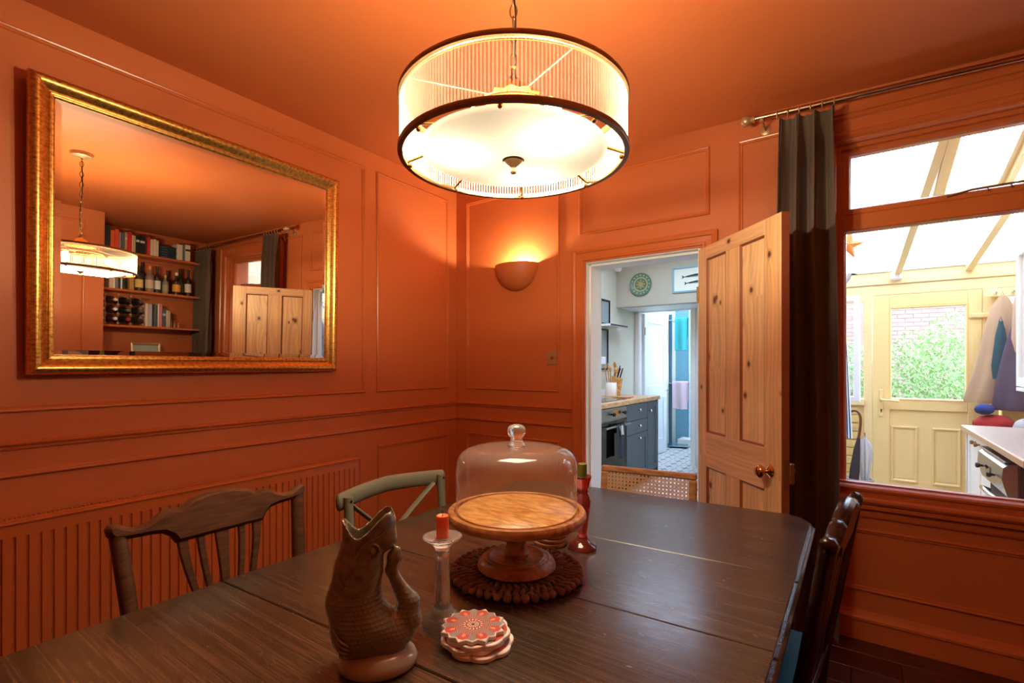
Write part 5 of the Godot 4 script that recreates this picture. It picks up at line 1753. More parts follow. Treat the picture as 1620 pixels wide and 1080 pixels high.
func kitchen() -> void:
	var kw: Material = mats.kitchen_wall
	struct("wall_kitchen_left", span(MB.new(), -0.15, 0.05, -0.1, 2.75, -5.5, -0.226), kw, "pale kitchen wall behind the worktop")
	struct("wall_kitchen_header", span(MB.new(), 0.05, 1.90, 1.975, 2.66, -3.02, -2.90), mats.kitchen_header, "stone coloured wall over the kitchen recess with the plate")
	# wall shared with the sun room, with a wide window in it that lights the kitchen
	var rw := MB.new()
	span(rw, 1.90, 2.05, -0.1, 0.95, -2.9, -0.226)
	span(rw, 1.90, 2.05, 2.0, 2.75, -2.9, -0.226)
	span(rw, 1.90, 2.05, 0.95, 2.0, -0.5, -0.226)
	span(rw, 1.90, 2.05, 0.95, 2.0, -2.9, -2.55)
	struct("wall_kitchen_right", rw, kw, "kitchen wall towards the sun room")
	var w3 := struct("window_3", MB.new().frame(2.05, 1.05, [Vector2(0, -0.03), Vector2(0, 0.03), Vector2(0.05, 0.03), Vector2(0.05, -0.03)], at(Vector3(1.975, 1.475, -1.525), LEFT)), mats.white_upvc, "kitchen window towards the sun room")
	put(w3, "glass_pane", span(MB.new(), 1.972, 1.978, 0.99, 1.96, -2.51, -0.54), mats.clear_pane)
	struct("wall_kitchen_far", span(MB.new(), 1.10, 1.90, -0.1, 2.66, -3.02, -2.9), kw, "kitchen wall beside the recess")
	# roof with a rooflight
	var kc := MB.new()
	span(kc, -0.15, 2.05, 2.66, 2.80, -0.75, -0.226)
	span(kc, -0.15, 2.05, 2.66, 2.80, -3.8, -2.40)
	span(kc, -0.15, 2.05, 2.66, 2.80, -5.5, -5.25)
	span(kc, -0.15, 0.15, 2.66, 2.80, -5.25, -3.8)
	span(kc, 1.2, 2.05, 2.66, 2.80, -5.25, -3.8)
	span(kc, -0.15, 0.50, 2.66, 2.80, -2.40, -0.75)
	span(kc, 1.55, 2.05, 2.66, 2.80, -2.40, -0.75)
	struct("ceiling_kitchen", kc, mats.white_paint, "white kitchen ceiling with rooflight")
	var rl := struct("window_4", MB.new().frame(1.05, 1.65, [Vector2(0, -0.02), Vector2(0, 0.04), Vector2(0.04, 0.04), Vector2(0.04, -0.02)], at(Vector3(1.025, 2.80, -1.575), FLAT)), mats.white_upvc, "kitchen rooflight")
	put(rl, "glass_pane", span(MB.new(), 0.53, 1.52, 2.80, 2.806, -2.37, -0.78), mats.clear_pane)
	struct("ceiling_recess", span(MB.new(), 0.05, 1.10, 1.975, 2.10, -3.63, -3.02), mats.white_paint, "low white ceiling of the recess")
	# patterned floor tiles
	var fl := struct("floor_kitchen", span(MB.new(), 0.05, 1.90, -0.1, -0.006, -5.5, -0.226), flat_mat(Color(0.62, 0.62, 0.60)), "patterned grey and white kitchen floor tiles")
	var tm := mat("floor_tile", Color.WHITE, 0.4)
	tm.albedo_texture = tile_image()
	tm.uv1_triplanar = true
	tm.uv1_scale = Vector3.ONE * 5.05
	tm.uv1_offset = Vector3(0.5, 0.5, 0.5)
	var tl := MB.new().box(Vector3(0, -0.003, 0), Vector3(0.198, 0.006, 0.198), 0.001).done()
	for i in 7:
		for j in 24:
			var x := 0.155 + i * 0.2
			var zz := -0.35 - j * 0.2
			if (zz > -3.0 and zz < -0.4 and x < 0.62) or (zz < -3.55 and x > 1.0):
				continue
			var o := put(fl, "tile", tl, tm)
			o.position = Vector3(x, 0, zz)
	# base units along the wall: fronts at x = 0.63 face the room
	var sl: Material = mats.slate_cabinet
	var u := thing("drawer_unit", "slate grey kitchen drawer unit beside the oven", "cabinet", Vector3(0, 0, 0))
	put(u, "carcass", span(MB.new(), 0.06, 0.608, 0.10, 0.876, -2.384, -1.797), sl)
	put(u, "plinth", span(MB.new(), 0.06, 0.56, 0, 0.10, -2.384, -1.797), mats.black_matt)
	for e in [[0.705, 0.868, 0.0, 0.803], [0.566, 0.699, 0.0, 0.640], [0.115, 0.560, 0.055, 0.512]]:
		var d := shaker(u, "drawer", 0.630, e[0], e[1], -2.380, -1.800, sl, e[2])
		knob_to(d, Vector3(0.630, e[3], -2.105), Vector3.RIGHT, mats.chrome)
	var n := thing("narrow_cabinet", "narrow slate grey cupboard at the end of the worktop", "cabinet", Vector3(0, 0, 0))
	put(n, "carcass", span(MB.new(), 0.06, 0.608, 0.10, 0.876, -2.70, -2.387), sl)
	put(n, "end_panel", span(MB.new(), 0.06, 0.632, 0.0, 0.876, -2.718, -2.701), sl)
	put(n, "plinth", span(MB.new(), 0.06, 0.56, 0, 0.10, -2.70, -2.387), mats.black_matt)
	var nd := shaker(n, "door", 0.630, 0.115, 0.868, -2.698, -2.390, sl, 0.055)
	knob_to(nd, Vector3(0.630, 0.772, -2.425), Vector3.RIGHT, mats.chrome)
	var k := thing("base_cabinet", "slate grey base cupboard before the oven", "cabinet", Vector3(0, 0, 0))
	put(k, "carcass", span(MB.new(), 0.06, 0.608, 0.10, 0.876, -1.196, -0.45), sl)
	put(k, "plinth", span(MB.new(), 0.06, 0.56, 0, 0.10, -1.196, -0.45), mats.black_matt)
	knob_to(shaker(k, "door", 0.630, 0.115, 0.868, -1.190, -0.825, sl, 0.055), Vector3(0.630, 0.77, -0.86), Vector3.RIGHT, mats.chrome)
	knob_to(shaker(k, "door", 0.630, 0.115, 0.868, -0.820, -0.455, sl, 0.055), Vector3(0.630, 0.77, -0.79), Vector3.RIGHT, mats.chrome)
	var ov := thing("oven", "built-in oven with steel control panel and dark glass door", "oven", Vector3(0, 0, 0))
	put(ov, "body", span(MB.new(), 0.06, 0.612, 0.10, 0.876, -1.793, -1.200), mats.steel)
	put(ov, "control_panel", span(MB.new(), 0.612, 0.632, 0.752, 0.868, -1.790, -1.203, 0.002), mats.steel)
	put(ov, "display", span(MB.new(), 0.632, 0.6335, 0.785, 0.845, -1.64, -1.45), mats.bright_brass)
	for z in [-1.42, -1.68]:
		knob_to(ov, Vector3(0.632, 0.812, z), Vector3.RIGHT, mats.black_matt, 0.019)
	var od := put(ov, "door", span(MB.new(), 0.612, 0.634, 0.118, 0.742, -1.790, -1.203, 0.003), mats.black_glass)
	var hd := MB.new().tube([Vector3(0.634, 0.700, -1.74), Vector3(0.672, 0.700, -1.74)], 0.006, 8)
	hd.tube([Vector3(0.634, 0.700, -1.25), Vector3(0.672, 0.700, -1.25)], 0.006, 8)
	hd.tube([Vector3(0.672, 0.700, -1.78), Vector3(0.672, 0.700, -1.21)], 0.010, 10)
	put(od, "handle", hd, mats.steel)
	put(ov, "plinth", span(MB.new(), 0.06, 0.56, 0, 0.10, -1.793, -1.200), mats.black_matt)
	var tt := thing("tea_towel", "dark tea towel hanging from the oven handle", "tea towel", Vector3(0, 0, -1.52))
	put(tt, "front_fall", cushion_sheet(0.20, [Vector2(0.660, 0.64), Vector2(0.664, 0.700), Vector2(0.674, 0.714), Vector2(0.686, 0.700), Vector2(0.690, 0.60), Vector2(0.690, 0.45), Vector2(0.692, 0.40)], 0.002, 2), flat_mat(Color(0.16, 0.19, 0.22), 0.95))
	put(tt, "white_corner", cushion_sheet(0.09, [Vector2(0.690, 0.702), Vector2(0.697, 0.66), Vector2(0.700, 0.62)], 0.002, 4), flat_mat(Color(0.78, 0.78, 0.76), 0.95))
	var wt := thing("kitchen_worktop", "pale butcher block worktop over the slate units", "worktop", Vector3(0, 0, 0))
	for s in 12:
		put(wt, "stave", span(MB.new(), 0.052 + s * 0.0495, 0.052 + (s + 1) * 0.0495 - 0.0004, 0.878, 0.918, -2.748, -0.30, 0.001), mats.butcher)
	put(wt, "upstand", span(MB.new(), 0.050, 0.066, 0.918, 0.98, -2.74, -0.30), mats.white_paint)
	var hob := thing("hob", "flat black glass hob set on the butcher block", "hob", Vector3(0, 0, 0))
	put(hob, "glass_top", span(MB.new(), 0.12, 0.56, 0.9185, 0.924, -1.98, -1.40, 0.001), mats.black_glass)
	for e in [[0.24, -1.55], [0.44, -1.55], [0.24, -1.83], [0.44, -1.83]]:
		put(hob, "zone_ring", ring_torus(MB.new(), Vector3(e[0], 0.924, e[1]), 0.085, 0.0008, 30, 4), mats.steel)
	# things on the worktop
	var kb := thing("knife_block", "slanted wooden knife block with black handled knives", "knife block", Vector3(0.20, 0.9185, -2.52), 0.35)
	var lean := Basis(Vector3(1, 0, 0), deg_to_rad(12.0))
	put(kb, "block", MB.new().prism(PackedVector2Array([Vector2(-0.05, 0), Vector2(0.055, 0), Vector2(0.085, 0.19), Vector2(-0.04, 0.225)]), -0.055, 0.055, Transform3D.IDENTITY, 0.004), mats.acacia_board)
	for e in [[-0.02, -0.03, 0.13], [0.02, -0.02, 0.14], [0.05, -0.01, 0.115], [-0.015, 0.025, 0.12], [0.025, 0.03, 0.11]]:
		var a := Vector3(e[0], 0.205 - absf(e[0]) * 0.2, e[1])
		put(kb, "knife_handle", MB.new().tube([a, a + Vector3(0.018, e[2] * 0.55, 0), a + Vector3(0.034, e[2], 0)], [0.010, 0.011, 0.009], 8, true, 0.7), mats.black_matt)
	var uj := thing("utensil_jar", "white ceramic jar standing before the knife block", "jar", Vector3(0.26, 0.9185, -2.26))
	put(uj, "pot", MB.new().lathe([Vector2(0, 0), Vector2(0.058, 0), Vector2(0.064, 0.01), Vector2(0.062, 0.15), Vector2(0.058, 0.155), Vector2(0.054, 0.148), Vector2(0.054, 0.02), Vector2(0, 0.02)], Transform3D.IDENTITY, 28), mats.porcelain)
	put(uj, "glaze_band", MB.new().lathe([Vector2(0.0648, 0.012), Vector2(0.0646, 0.02)], Transform3D.IDENTITY, 28), mats.porcelain)
	for i in 5:
		var t := TAU * i / 5.0
		var sp := thing("wooden_spoon", ["wooden spoon leaning back in the white jar", "wooden spatula leaning out of the white jar", "broad wooden spoon upright in the white jar", "slotted wooden spoon leaning to the wall in the jar", "short wooden spoon at the front of the white jar"][i], "spoon", Vector3(0.26, 0.9405, -2.26), 0.0, "wooden utensils in the jar")
		var a := Vector3(cos(t) * 0.025, 0.0, sin(t) * 0.025)
		var b := Vector3(cos(t) * 0.060, 0.24 + 0.015 * i, sin(t) * 0.060)
		put(sp, "handle", MB.new().tube([a, b], 0.006, 6), mats.acacia_board)
		put(sp, "bowl", MB.new().ball(b + (b - a).normalized() * 0.03, Vector3(0.022, 0.036, 0.008), 12, 8, yrot(40 + 30 * i)), mats.acacia_board)
	var bd := thing("chopping_board", "round wooden board lying near the hob", "chopping board", Vector3(0.40, 0.9185, -2.16))
	put(bd, "disc", MB.new().lathe([Vector2(0, 0), Vector2(0.085, 0), Vector2(0.088, 0.006), Vector2(0.085, 0.014), Vector2(0, 0.014)], Transform3D.IDENTITY, 32), mats.acacia_board)
	put(bd, "rim_groove", ring_torus(MB.new(), Vector3(0, 0.0138, 0), 0.076, 0.0015, 32, 4), mats.acacia)
	var rst := thing("spoon_rest", "small pink spoon rest on the worktop", "spoon rest", Vector3(0.50, 0.9185, -2.10))
	put(rst, "dish", MB.new().lathe([Vector2(0, 0), Vector2(0.045, 0), Vector2(0.060, 0.016), Vector2(0.058, 0.018), Vector2(0.043, 0.004), Vector2(0, 0.004)], Transform3D.IDENTITY, 26), flat_mat(Color(0.80, 0.62, 0.56), 0.3))
	put(rst, "handle", MB.new().tube([Vector3(0.055, 0.016, 0), Vector3(0.09, 0.02, 0.01)], [0.009, 0.006], 8), flat_mat(Color(0.80, 0.62, 0.56), 0.3))
	# on the walls
	var so := thing("wall_socket", "white double socket above the worktop", "socket", Vector3(0.05, 1.32, -2.50))
	put(so, "plate", MB.new().box(Vector3(0.005, 0, 0), Vector3(0.010, 0.086, 0.146), 0.003), mats.white_upvc)
	for z in [-0.035, 0.035]:
		put(so, "rocker", MB.new().box(Vector3(0.011, 0.022, z), Vector3(0.004, 0.02, 0.012), 0.001), mats.white_upvc)
	var sh := thing("wall_shelf", "short white shelf on dark brackets on the kitchen wall", "shelf", Vector3(0.05, 1.715, -2.62))
	put(sh, "board", MB.new().box(Vector3(0.075, 0.012, -0.02), Vector3(0.15, 0.024, 0.50), 0.002), mats.white_paint)
	put(sh, "edge_strip", MB.new().box(Vector3(0.151, 0.014, -0.02), Vector3(0.003, 0.016, 0.50)), mats.black_matt)
	for e in [["dark thin framed picture above the kitchen shelf", 1.745, 0.29, -2.55], ["tall dark framed picture below the kitchen shelf", 1.21, 0.48, -2.50]]:
		var f := thing("framed_picture", e[0], "picture", Vector3(0.05, e[1], e[3]), 0.0, "dark framed pictures on the kitchen wall")
		put(f, "frame", MB.new().frame(0.26, e[2], [Vector2(0, 0), Vector2(0, 0.018), Vector2(0.016, 0.018), Vector2(0.018, 0.004)], at(Vector3(0, e[2] / 2, 0), LEFT)), mats.black_matt)
		put(f, "picture_sheet", MB.new().box(Vector3(0.003, e[2] / 2, 0), Vector3(0.004, e[2] - 0.03, 0.23)), flat_mat(Color(0.55, 0.58, 0.57)))
	var se := thing("alarm_sensor", "white rounded alarm sensor high in the kitchen corner", "sensor", Vector3(0.085, 2.475, -2.865), deg_to_rad(40))
	put(se, "body", MB.new().box(Vector3.ZERO, Vector3(0.09, 0.13, 0.055), 0.02), mats.white_upvc)
	put(se, "lens", MB.new().ball(Vector3(0, -0.02, 0.024), Vector3(0.03, 0.03, 0.012), 12, 8), mats.porcelain)
	# plate with a printed rosette
	var pl := thing("wall_plate", "green and yellow patterned plate hung on the header wall", "plate", Vector3(0.365, 2.230, -2.9))
	var turn := Transform3D(Basis(Vector3(1, 0, 0), Vector3(0, 0, 1), Vector3(0, -1, 0)), Vector3.ZERO)
	put(pl, "dish", MB.new().lathe([Vector2(0, 0.002), Vector2(0.06, 0.002), Vector2(0.09, 0.008), Vector2(0.13, 0.020), Vector2(0.137, 0.022), Vector2(0.135, 0.026), Vector2(0.09, 0.014), Vector2(0.085, 0.0122), Vector2(0, 0.0120)], turn, 48), flat_mat(Color(0.38, 0.48, 0.40), 0.25))
	for r in [[0.086, 0.012, 0.0125, Color(0.70, 0.68, 0.42)], [0.058, 0.010, 0.0128, Color(0.46, 0.42, 0.24)], [0.030, 0.030, 0.0128, Color(0.66, 0.60, 0.34)]]:
		put(pl, "painted_ring", MB.new().lathe([Vector2(r[0] + 0.0001, r[2]), Vector2(r[0] - r[1] * 0.999 if r[1] < r[0] else 0.0, r[2] + 0.0006)], turn, 40), flat_mat(r[3], 0.25))
	for i in 16:
		var t := TAU * i / 16
		put(pl, "painted_petal", MB.new().ball(Vector3(cos(t) * 0.110, sin(t) * 0.110, 0.0195), Vector3(0.013, 0.008, 0.0022), 10, 4, Basis(Vector3(0, 0, 1), t)), flat_mat(Color(0.68, 0.72, 0.54), 0.25))
	for i in 8:
		var t := TAU * i / 8
		put(pl, "painted_petal", MB.new().ball(Vector3(cos(t) * 0.044, sin(t) * 0.044, 0.0138), Vector3(0.011, 0.006, 0.0012), 8, 4, Basis(Vector3(0, 0, 1), t)), flat_mat(Color(0.74, 0.70, 0.48), 0.25))
	# picture of two dark fish
	var fp := thing("fish_picture", "pale picture of two dark fish in a light blue frame", "picture", Vector3(1.02, 2.238, -2.9))
	put(fp, "frame", MB.new().frame(0.56, 0.292, [Vector2(0, 0), Vector2(0, 0.016), Vector2(0.018, 0.018), Vector2(0.020, 0.006)], Transform3D.IDENTITY), flat_mat(Color(0.52, 0.66, 0.70), 0.5))
	put(fp, "picture_sheet", MB.new().box(Vector3(0, 0, 0.004), Vector3(0.53, 0.26, 0.004)), flat_mat(Color(0.86, 0.87, 0.80)))
	for e in [[0.0, 0.028, 1.0], [0.028, -0.045, 1.0]]:
		var up := PackedVector2Array()
		var lo := PackedVector2Array()
		for i in 15:
			var t := i / 14.0
			var th := 0.019 * pow(sin(PI * clampf(t * 0.93 + 0.05, 0, 1)), 0.8)
			up.append(Vector2(-0.145 + t * 0.33 + e[0], e[1] + th + t * 0.02))
			lo.append(Vector2(-0.145 + t * 0.33 + e[0], e[1] - th * 0.8 + t * 0.02))
		lo.reverse()
		up.append_array(lo)
		var fs := put(fp, "printed_fish", MB.new().prism(up, 0.006, 0.0064), flat_mat(Color(0.13, 0.15, 0.17)))
		put(fs, "tail_print", MB.new().prism(PackedVector2Array([Vector2(-0.138 + e[0], e[1]), Vector2(-0.175 + e[0], e[1] + 0.022), Vector2(-0.165 + e[0], e[1]), Vector2(-0.175 + e[0], e[1] - 0.022)]), 0.006, 0.0064), flat_mat(Color(0.13, 0.15, 0.17)))
		put(fs, "belly_print", MB.new().box(Vector3(0.02 + e[0], e[1] + 0.002, 0.0067), Vector3(0.22, 0.006, 0.0004), 0, Basis(Vector3(0, 0, 1), 0.06)), flat_mat(Color(0.55, 0.58, 0.55)))


# ---------------------------------------------------------------- bathroom beyond the kitchen

func bathroom() -> void:
	var wp: Material = mats.white_paint
	var b := MB.new()
	span(b, 0.05, 0.115, -0.1, 2.66, -3.63, -3.53)
	span(b, 0.77, 1.90, -0.1, 2.66, -3.63, -3.53)
	span(b, 0.115, 0.77, 1.965, 2.66, -3.63, -3.53)
	struct("wall_bathroom_front", b, wp, "white wall with the bathroom doorway")
	struct("trim_3", MB.new().frame(0.785, 2.13, [Vector2(0, 0), Vector2(0, 0.020), Vector2(0.016, 0.022), Vector2(0.055, 0.014), Vector2(0.062, 0.0), Vector2(0.064, -0.1)], at(Vector3(0.4425, 0.965, -3.53))), wp, "white architrave of the bathroom doorway")
	struct("wall_recess_right", span(MB.new(), 1.00, 1.10, -0.1, 2.66, -3.53, -3.02), wp, "white side wall of the recess")
	var br := MB.new()
	span(br, 1.30, 1.42, -0.1, 1.20, -5.5, -3.63)
	span(br, 1.30, 1.42, 2.20, 2.66, -5.5, -3.63)
	span(br, 1.30, 1.42, 1.20, 2.20, -5.5, -5.10)
	span(br, 1.30, 1.42, 1.20, 2.20, -4.10, -3.63)
	struct("wall_bathroom_right", br, mats.bath_blue, "blue bathroom wall with a window")
	var far := struct("wall_bathroom_far", span(MB.new(), 0.05, 1.30, -0.1, 2.66, -5.5, -5.32), mats.bath_blue, "blue bathroom wall with pale stacked tiles")
	var tl := MB.new().box(Vector3.ZERO, Vector3(0.076, 0.196, 0.010), 0.002).done()
	for i in 10:
		for j in 11:
			var t := put(far, "tile", tl, mats.bath_tile)
			t.position = Vector3(0.30 + i * 0.080, 0.20 + j * 0.2 + (0.1 if i % 2 else 0.0), -5.316)
	var w := struct("window_5", MB.new().frame(1.0, 1.0, [Vector2(0, -0.06), Vector2(0, 0.0), Vector2(0.04, 0.0), Vector2(0.04, -0.06)], at(Vector3(1.30, 1.7, -4.6), RIGHT)), mats.white_upvc, "bathroom window")
	put(w, "glass_pane", MB.new().box(Vector3(1.33, 1.7, -4.6), Vector3(0.006, 0.93, 0.93)), mats.clear_pane)
	# white panelled door opened into the bathroom
	var hinge := Vector3(0.150, 0, -3.62)
	var u := Vector3(0.06, 0, -0.74).normalized()
	var d := Node3D.new()
	d.name = "door_3"
	add_child(d)
	tag(d, "white panelled bathroom door standing open beyond the kitchen", "", "", "structure")
	d.transform = Transform3D(Basis(u, Vector3.UP, u.cross(Vector3.UP)), hinge)
	put(d, "stile", span(MB.new(), 0.0, 0.10, 0.012, 1.955, -0.036, 0, 0.002), wp)
	put(d, "stile", span(MB.new(), 0.63, 0.74, 0.012, 1.955, -0.036, 0, 0.002), wp)
	for e in [[1.84, 1.955], [0.80, 0.98], [0.012, 0.22]]:
		put(d, "rail", span(MB.new(), 0.10, 0.63, e[0], e[1], -0.036, 0, 0.002), wp)
	for e in [[0.98, 1.84], [0.22, 0.80]]:
		put(d, "panel", span(MB.new(), 0.095, 0.635, e[0] - 0.005, e[1] + 0.005, -0.026, -0.010), wp)
	put(d, "handle", MB.new().tube([Vector3(0.69, 0.90, 0), Vector3(0.69, 0.90, 0.05), Vector3(0.60, 0.90, 0.055)], 0.008, 8), mats.chrome)
	for y in [0.25, 1.72]:
		put(d, "hinge", MB.new().lathe([Vector2(0, -0.05), Vector2(0.008, -0.05), Vector2(0.008, 0.05), Vector2(0, 0.05)], at(Vector3(0, y, 0.006)), 10), mats.steel)
	var bl := struct("window_8", MB.new().frame(1.05, 1.45, [Vector2(0, -0.02), Vector2(0, 0.04), Vector2(0.04, 0.04), Vector2(0.04, -0.02)], at(Vector3(0.675, 2.80, -4.525), FLAT)), mats.white_upvc, "bathroom rooflight")
	put(bl, "glass_pane", span(MB.new(), 0.18, 1.17, 2.80, 2.806, -5.22, -3.83), mats.clear_pane)
	# towels on rails
	for e in [["teal towel hanging high in the bathroom", 1.99, 0.50, mats.teal_towel, 0.150, -4.95, 0.20], ["pale pink towel hanging low in the bathroom", 1.00, 0.42, mats.pink_towel, 0.110, -4.95, 0.25]]:
		var t := thing("bath_towel", e[0], "towel", Vector3(e[4], e[1], e[5]), deg_to_rad(-90), "towels in the bathroom")
		var w2: float = e[6]
		var s := put(t, "front_fall", cushion_sheet(w2, [Vector2(-0.02, -0.30), Vector2(-0.015, -0.02), Vector2(0.0, 0.012), Vector2(0.018, -0.01), Vector2(0.024, -0.12), Vector2(0.028, -e[2] * 0.7), Vector2(0.030, -e[2])], 0.010, 3, 0.012), e[3])
		s.position = Vector3(0, 0, -w2 / 2)
		var rail := put(t, "hem", MB.new().box(Vector3(0.03, -e[2] + 0.012, -w2 / 2), Vector3(0.014, 0.018, w2 * 0.86), 0.004), e[3])
		var r := thing("towel_rail", "chrome towel rail holding the %s towel" % ("teal" if e[1] > 1.5 else "pink"), "towel rail", Vector3(e[4], e[1] - 0.020, e[5]), deg_to_rad(-90), "towel rails")
		put(r, "bar", MB.new().tube([Vector3(0, 0, 0.10), Vector3(0, 0, -w2 - 0.05)], 0.007, 8), mats.chrome)
		put(r, "arm", MB.new().tube([Vector3(0, 0, 0.10), Vector3(-0.36, 0, 0.10)], 0.007, 8), mats.chrome)
	var pn := thing("shower_screen", "tall blue-grey panel beside the towels", "screen", Vector3(0.10, 0, -4.98))
	put(pn, "panel", span(MB.new(), -0.045, -0.005, 0.02, 2.06, -0.02, 0.02, 0.004), flat_mat(Color(0.24, 0.38, 0.46)))
	put(pn, "foot_rail", span(MB.new(), -0.05, 0.0, 0.0, 0.02, -0.03, 0.03), mats.steel)
	var tr := thing("shower_tray", "white shower tray on the bathroom floor", "shower tray", Vector3(0.72, 0, -5.18))
	put(tr, "base", MB.new().box(Vector3(0, 0.045, 0), Vector3(1.12, 0.09, 0.26), 0.008), mats.porcelain)
	put(tr, "rim", MB.new().frame(1.12, 0.26, [Vector2(0, 0), Vector2(0.004, 0.012), Vector2(0.03, 0.012), Vector2(0.034, 0)], at(Vector3(0, 0.09, 0), FLAT)), mats.porcelain)
	var bm := thing("bathroom_scale", "flat teal glass scale on the bathroom floor", "scale", Vector3(0.22, 0, -4.88), 0.3)
	put(bm, "plate", MB.new().box(Vector3(0, 0.025, 0), Vector3(0.30, 0.012, 0.26), 0.004), flat_mat(Color(0.20, 0.40, 0.46), 0.2))
	put(bm, "foot", MB.new().box(Vector3(0, 0.010, 0), Vector3(0.24, 0.020, 0.20)), mats.black_matt)

# ---------------------------------------------------------------- sun room behind the window

const ROOF_Z0 := -2.60
const ROOF_Y0 := 2.085
const ROOF_RISE := 0.2088


func roof_y(z: float) -> float:
	return ROOF_Y0 + (z - ROOF_Z0) * ROOF_RISE


func conservatory() -> void:
	var yf: Material = mats.yellow_frame
	var yd: Material = mats.yellow_door
	var zc := -2.60
	struct("floor_sunroom", span(MB.new(), 2.05, 3.75, -0.1, 0.0, -2.75, -0.226), flat_mat(Color(0.80, 0.74, 0.66)), "tiled sun room floor")
	struct("wall_sunroom_right", span(MB.new(), 3.72, 3.86, -0.1, 2.7, -2.75, -0.226), flat_mat(Color(0.93, 0.88, 0.76)), "cream sun room wall behind the cupboards")
	# dwarf wall of yellow painted bricks, left of the door
	var dw := struct("wall_sunroom_low", span(MB.new(), 2.05, 2.585, -0.1, 0.905, -2.72, -2.612), mats.yellow_brick, "low yellow painted brick wall beside the sun room door")
	var bk := [MB.new().box(Vector3.ZERO, Vector3(0.212, 0.064, 0.016), 0.004).done(), MB.new().box(Vector3.ZERO, Vector3(0.100, 0.064, 0.016), 0.004).done()]
	for j in 12:
		for i in 3:
			var x := 2.16 + i * 0.222 + (0.11 if j % 2 else 0.0)
			var which := 0
			if x > 2.53:
				continue
			if x + 0.106 > 2.585:
				which = 1
				x -= 0.056
			var o := put(dw, "brick", bk[which], mats.yellow_brick)
			o.position = Vector3(x, 0.036 + j * 0.0745, -2.606 + 0.002 * rng.randf())
	struct("wall_sunroom_right_low", span(MB.new(), 3.42, 3.72, -0.1, 0.905, -2.72, -2.604), mats.yellow_brick, "low yellow wall on the far side of the sun room door")
	# frames of the end wall: posts, sills and the two head beams
	var fr := MB.new()
	span(fr, 2.05, 3.72, 1.972, 2.085, -2.67, zc + 0.006, 0.004)
	span(fr, 2.05, 3.72, 1.880, 1.966, -2.66, zc - 0.006, 0.004)
	span(fr, 2.53, 2.592, 0.0, 1.88, -2.66, zc, 0.004)
	span(fr, 3.305, 3.40, 0.0, 1.88, -2.66, zc, 0.004)
	span(fr, 3.40, 3.42, 0.93, 1.88, -2.66, zc - 0.01, 0.003)
	span(fr, 3.42, 3.72, 1.82, 1.88, -2.66, zc - 0.01, 0.003)
	span(fr, 2.05, 2.54, 1.83, 1.885, -2.66, zc - 0.006, 0.004)
	span(fr, 2.05, 2.54, 0.905, 0.965, -2.68, zc + 0.02, 0.006)
	span(fr, 3.42, 3.72, 0.905, 0.965, -2.68, zc + 0.02, 0.006)
	var w := struct("window_2", fr, yf, "yellow painted frame of the sun room end wall")
	put(w, "glass_pane", span(MB.new(), 2.05, 2.54, 0.96, 1.84, -2.637, -2.633), mats.clear_pane)
	put(w, "glass_pane", span(MB.new(), 3.415, 3.72, 0.96, 1.83, -2.637, -2.633), mats.clear_pane)

	# the yellow door
	var d := Node3D.new()
	d.name = "door_2"
	add_child(d)
	tag(d, "yellow sun room door with a large pane and two lower panels", "", "", "structure")
	d.position = Vector3(0, 0, zc + 0.004)
	var x0 := 2.594
	var x1 := 3.303
	for e in [[x0, 2.712], [3.219, x1]]:
		put(d, "stile", span(MB.new(), e[0], e[1], 0.03, 1.876, -0.055, 0, 0.004), yd)
	for e in [[1.770, 1.876], [0.880, 0.966], [0.030, 0.200]]:
		put(d, "rail", span(MB.new(), 2.712, 3.219, e[0], e[1], -0.055, 0, 0.004), yd)
	put(d, "glass_pane", span(MB.new(), 2.705, 3.225, 0.96, 1.775, -0.030, -0.026), mats.clear_pane)
	put(d, "bead", MB.new().frame(0.507, 0.804, [Vector2(0, 0), Vector2(0.004, 0.006), Vector2(0.012, 0.004), Vector2(0.016, -0.026)], at(Vector3(2.9655, 1.368, 0))), yd)
	put(d, "lower_board", span(MB.new(), 2.705, 3.225, 0.195, 0.885, -0.040, -0.014), yd)
	for e in [[2.722, 2.906], [2.995, 3.180]]:
		var pm := Vector3((e[0] + e[1]) / 2, 0.500, -0.014)
		var p := put(d, "panel", MB.new().frame(e[1] - e[0], 0.480, [Vector2(0, 0), Vector2(0.003, 0.011), Vector2(0.010, 0.013), Vector2(0.018, 0.008), Vector2(0.022, 0.0)], at(pm)), yd)
		put(p, "raised_field", MB.new().box(pm, Vector3(e[1] - e[0] - 0.06, 0.42, 0.008), 0.003), yd)
	var h := put(d, "handle_plate", MB.new().box(Vector3(2.655, 0.935, 0.006), Vector3(0.032, 0.24, 0.012), 0.005), yd)
	put(h, "lever", MB.new().tube([Vector3(2.655, 0.965, 0.01), Vector3(2.655, 0.965, 0.045), Vector3(2.69, 0.962, 0.05), Vector3(2.775, 0.958, 0.048)], 0.010, 10), yd)
	var kh := put(d, "keyhole", MB.new().prism(PackedVector2Array([Vector2(-0.004, -0.016), Vector2(0.004, -0.016), Vector2(0.004, 0.0), Vector2(0.008, 0.006), Vector2(0.005, 0.014), Vector2(-0.005, 0.014), Vector2(-0.008, 0.006), Vector2(-0.004, 0.0)]), 0.0, 0.0128, at(Vector3(2.655, 0.868, 0))), mats.black_matt)
	put(d, "hinge", MB.new().box(Vector3(3.29, 1.665, 0.012), Vector3(0.13, 0.040, 0.022), 0.008), yd)
	put(d, "hinge", MB.new().box(Vector3(3.345, 1.615, 0.012), Vector3(0.030, 0.060, 0.022), 0.008), yd)
	put(d, "hinge", MB.new().box(Vector3(3.305, 0.55, 0.012), Vector3(0.03, 0.09, 0.020), 0.008), yd)

	# lean-to roof: rafters, translucent ribbed sheets, an opening vent
	var zt := -0.226
	var tilt := Basis(Vector3.RIGHT, -atan(ROOF_RISE))
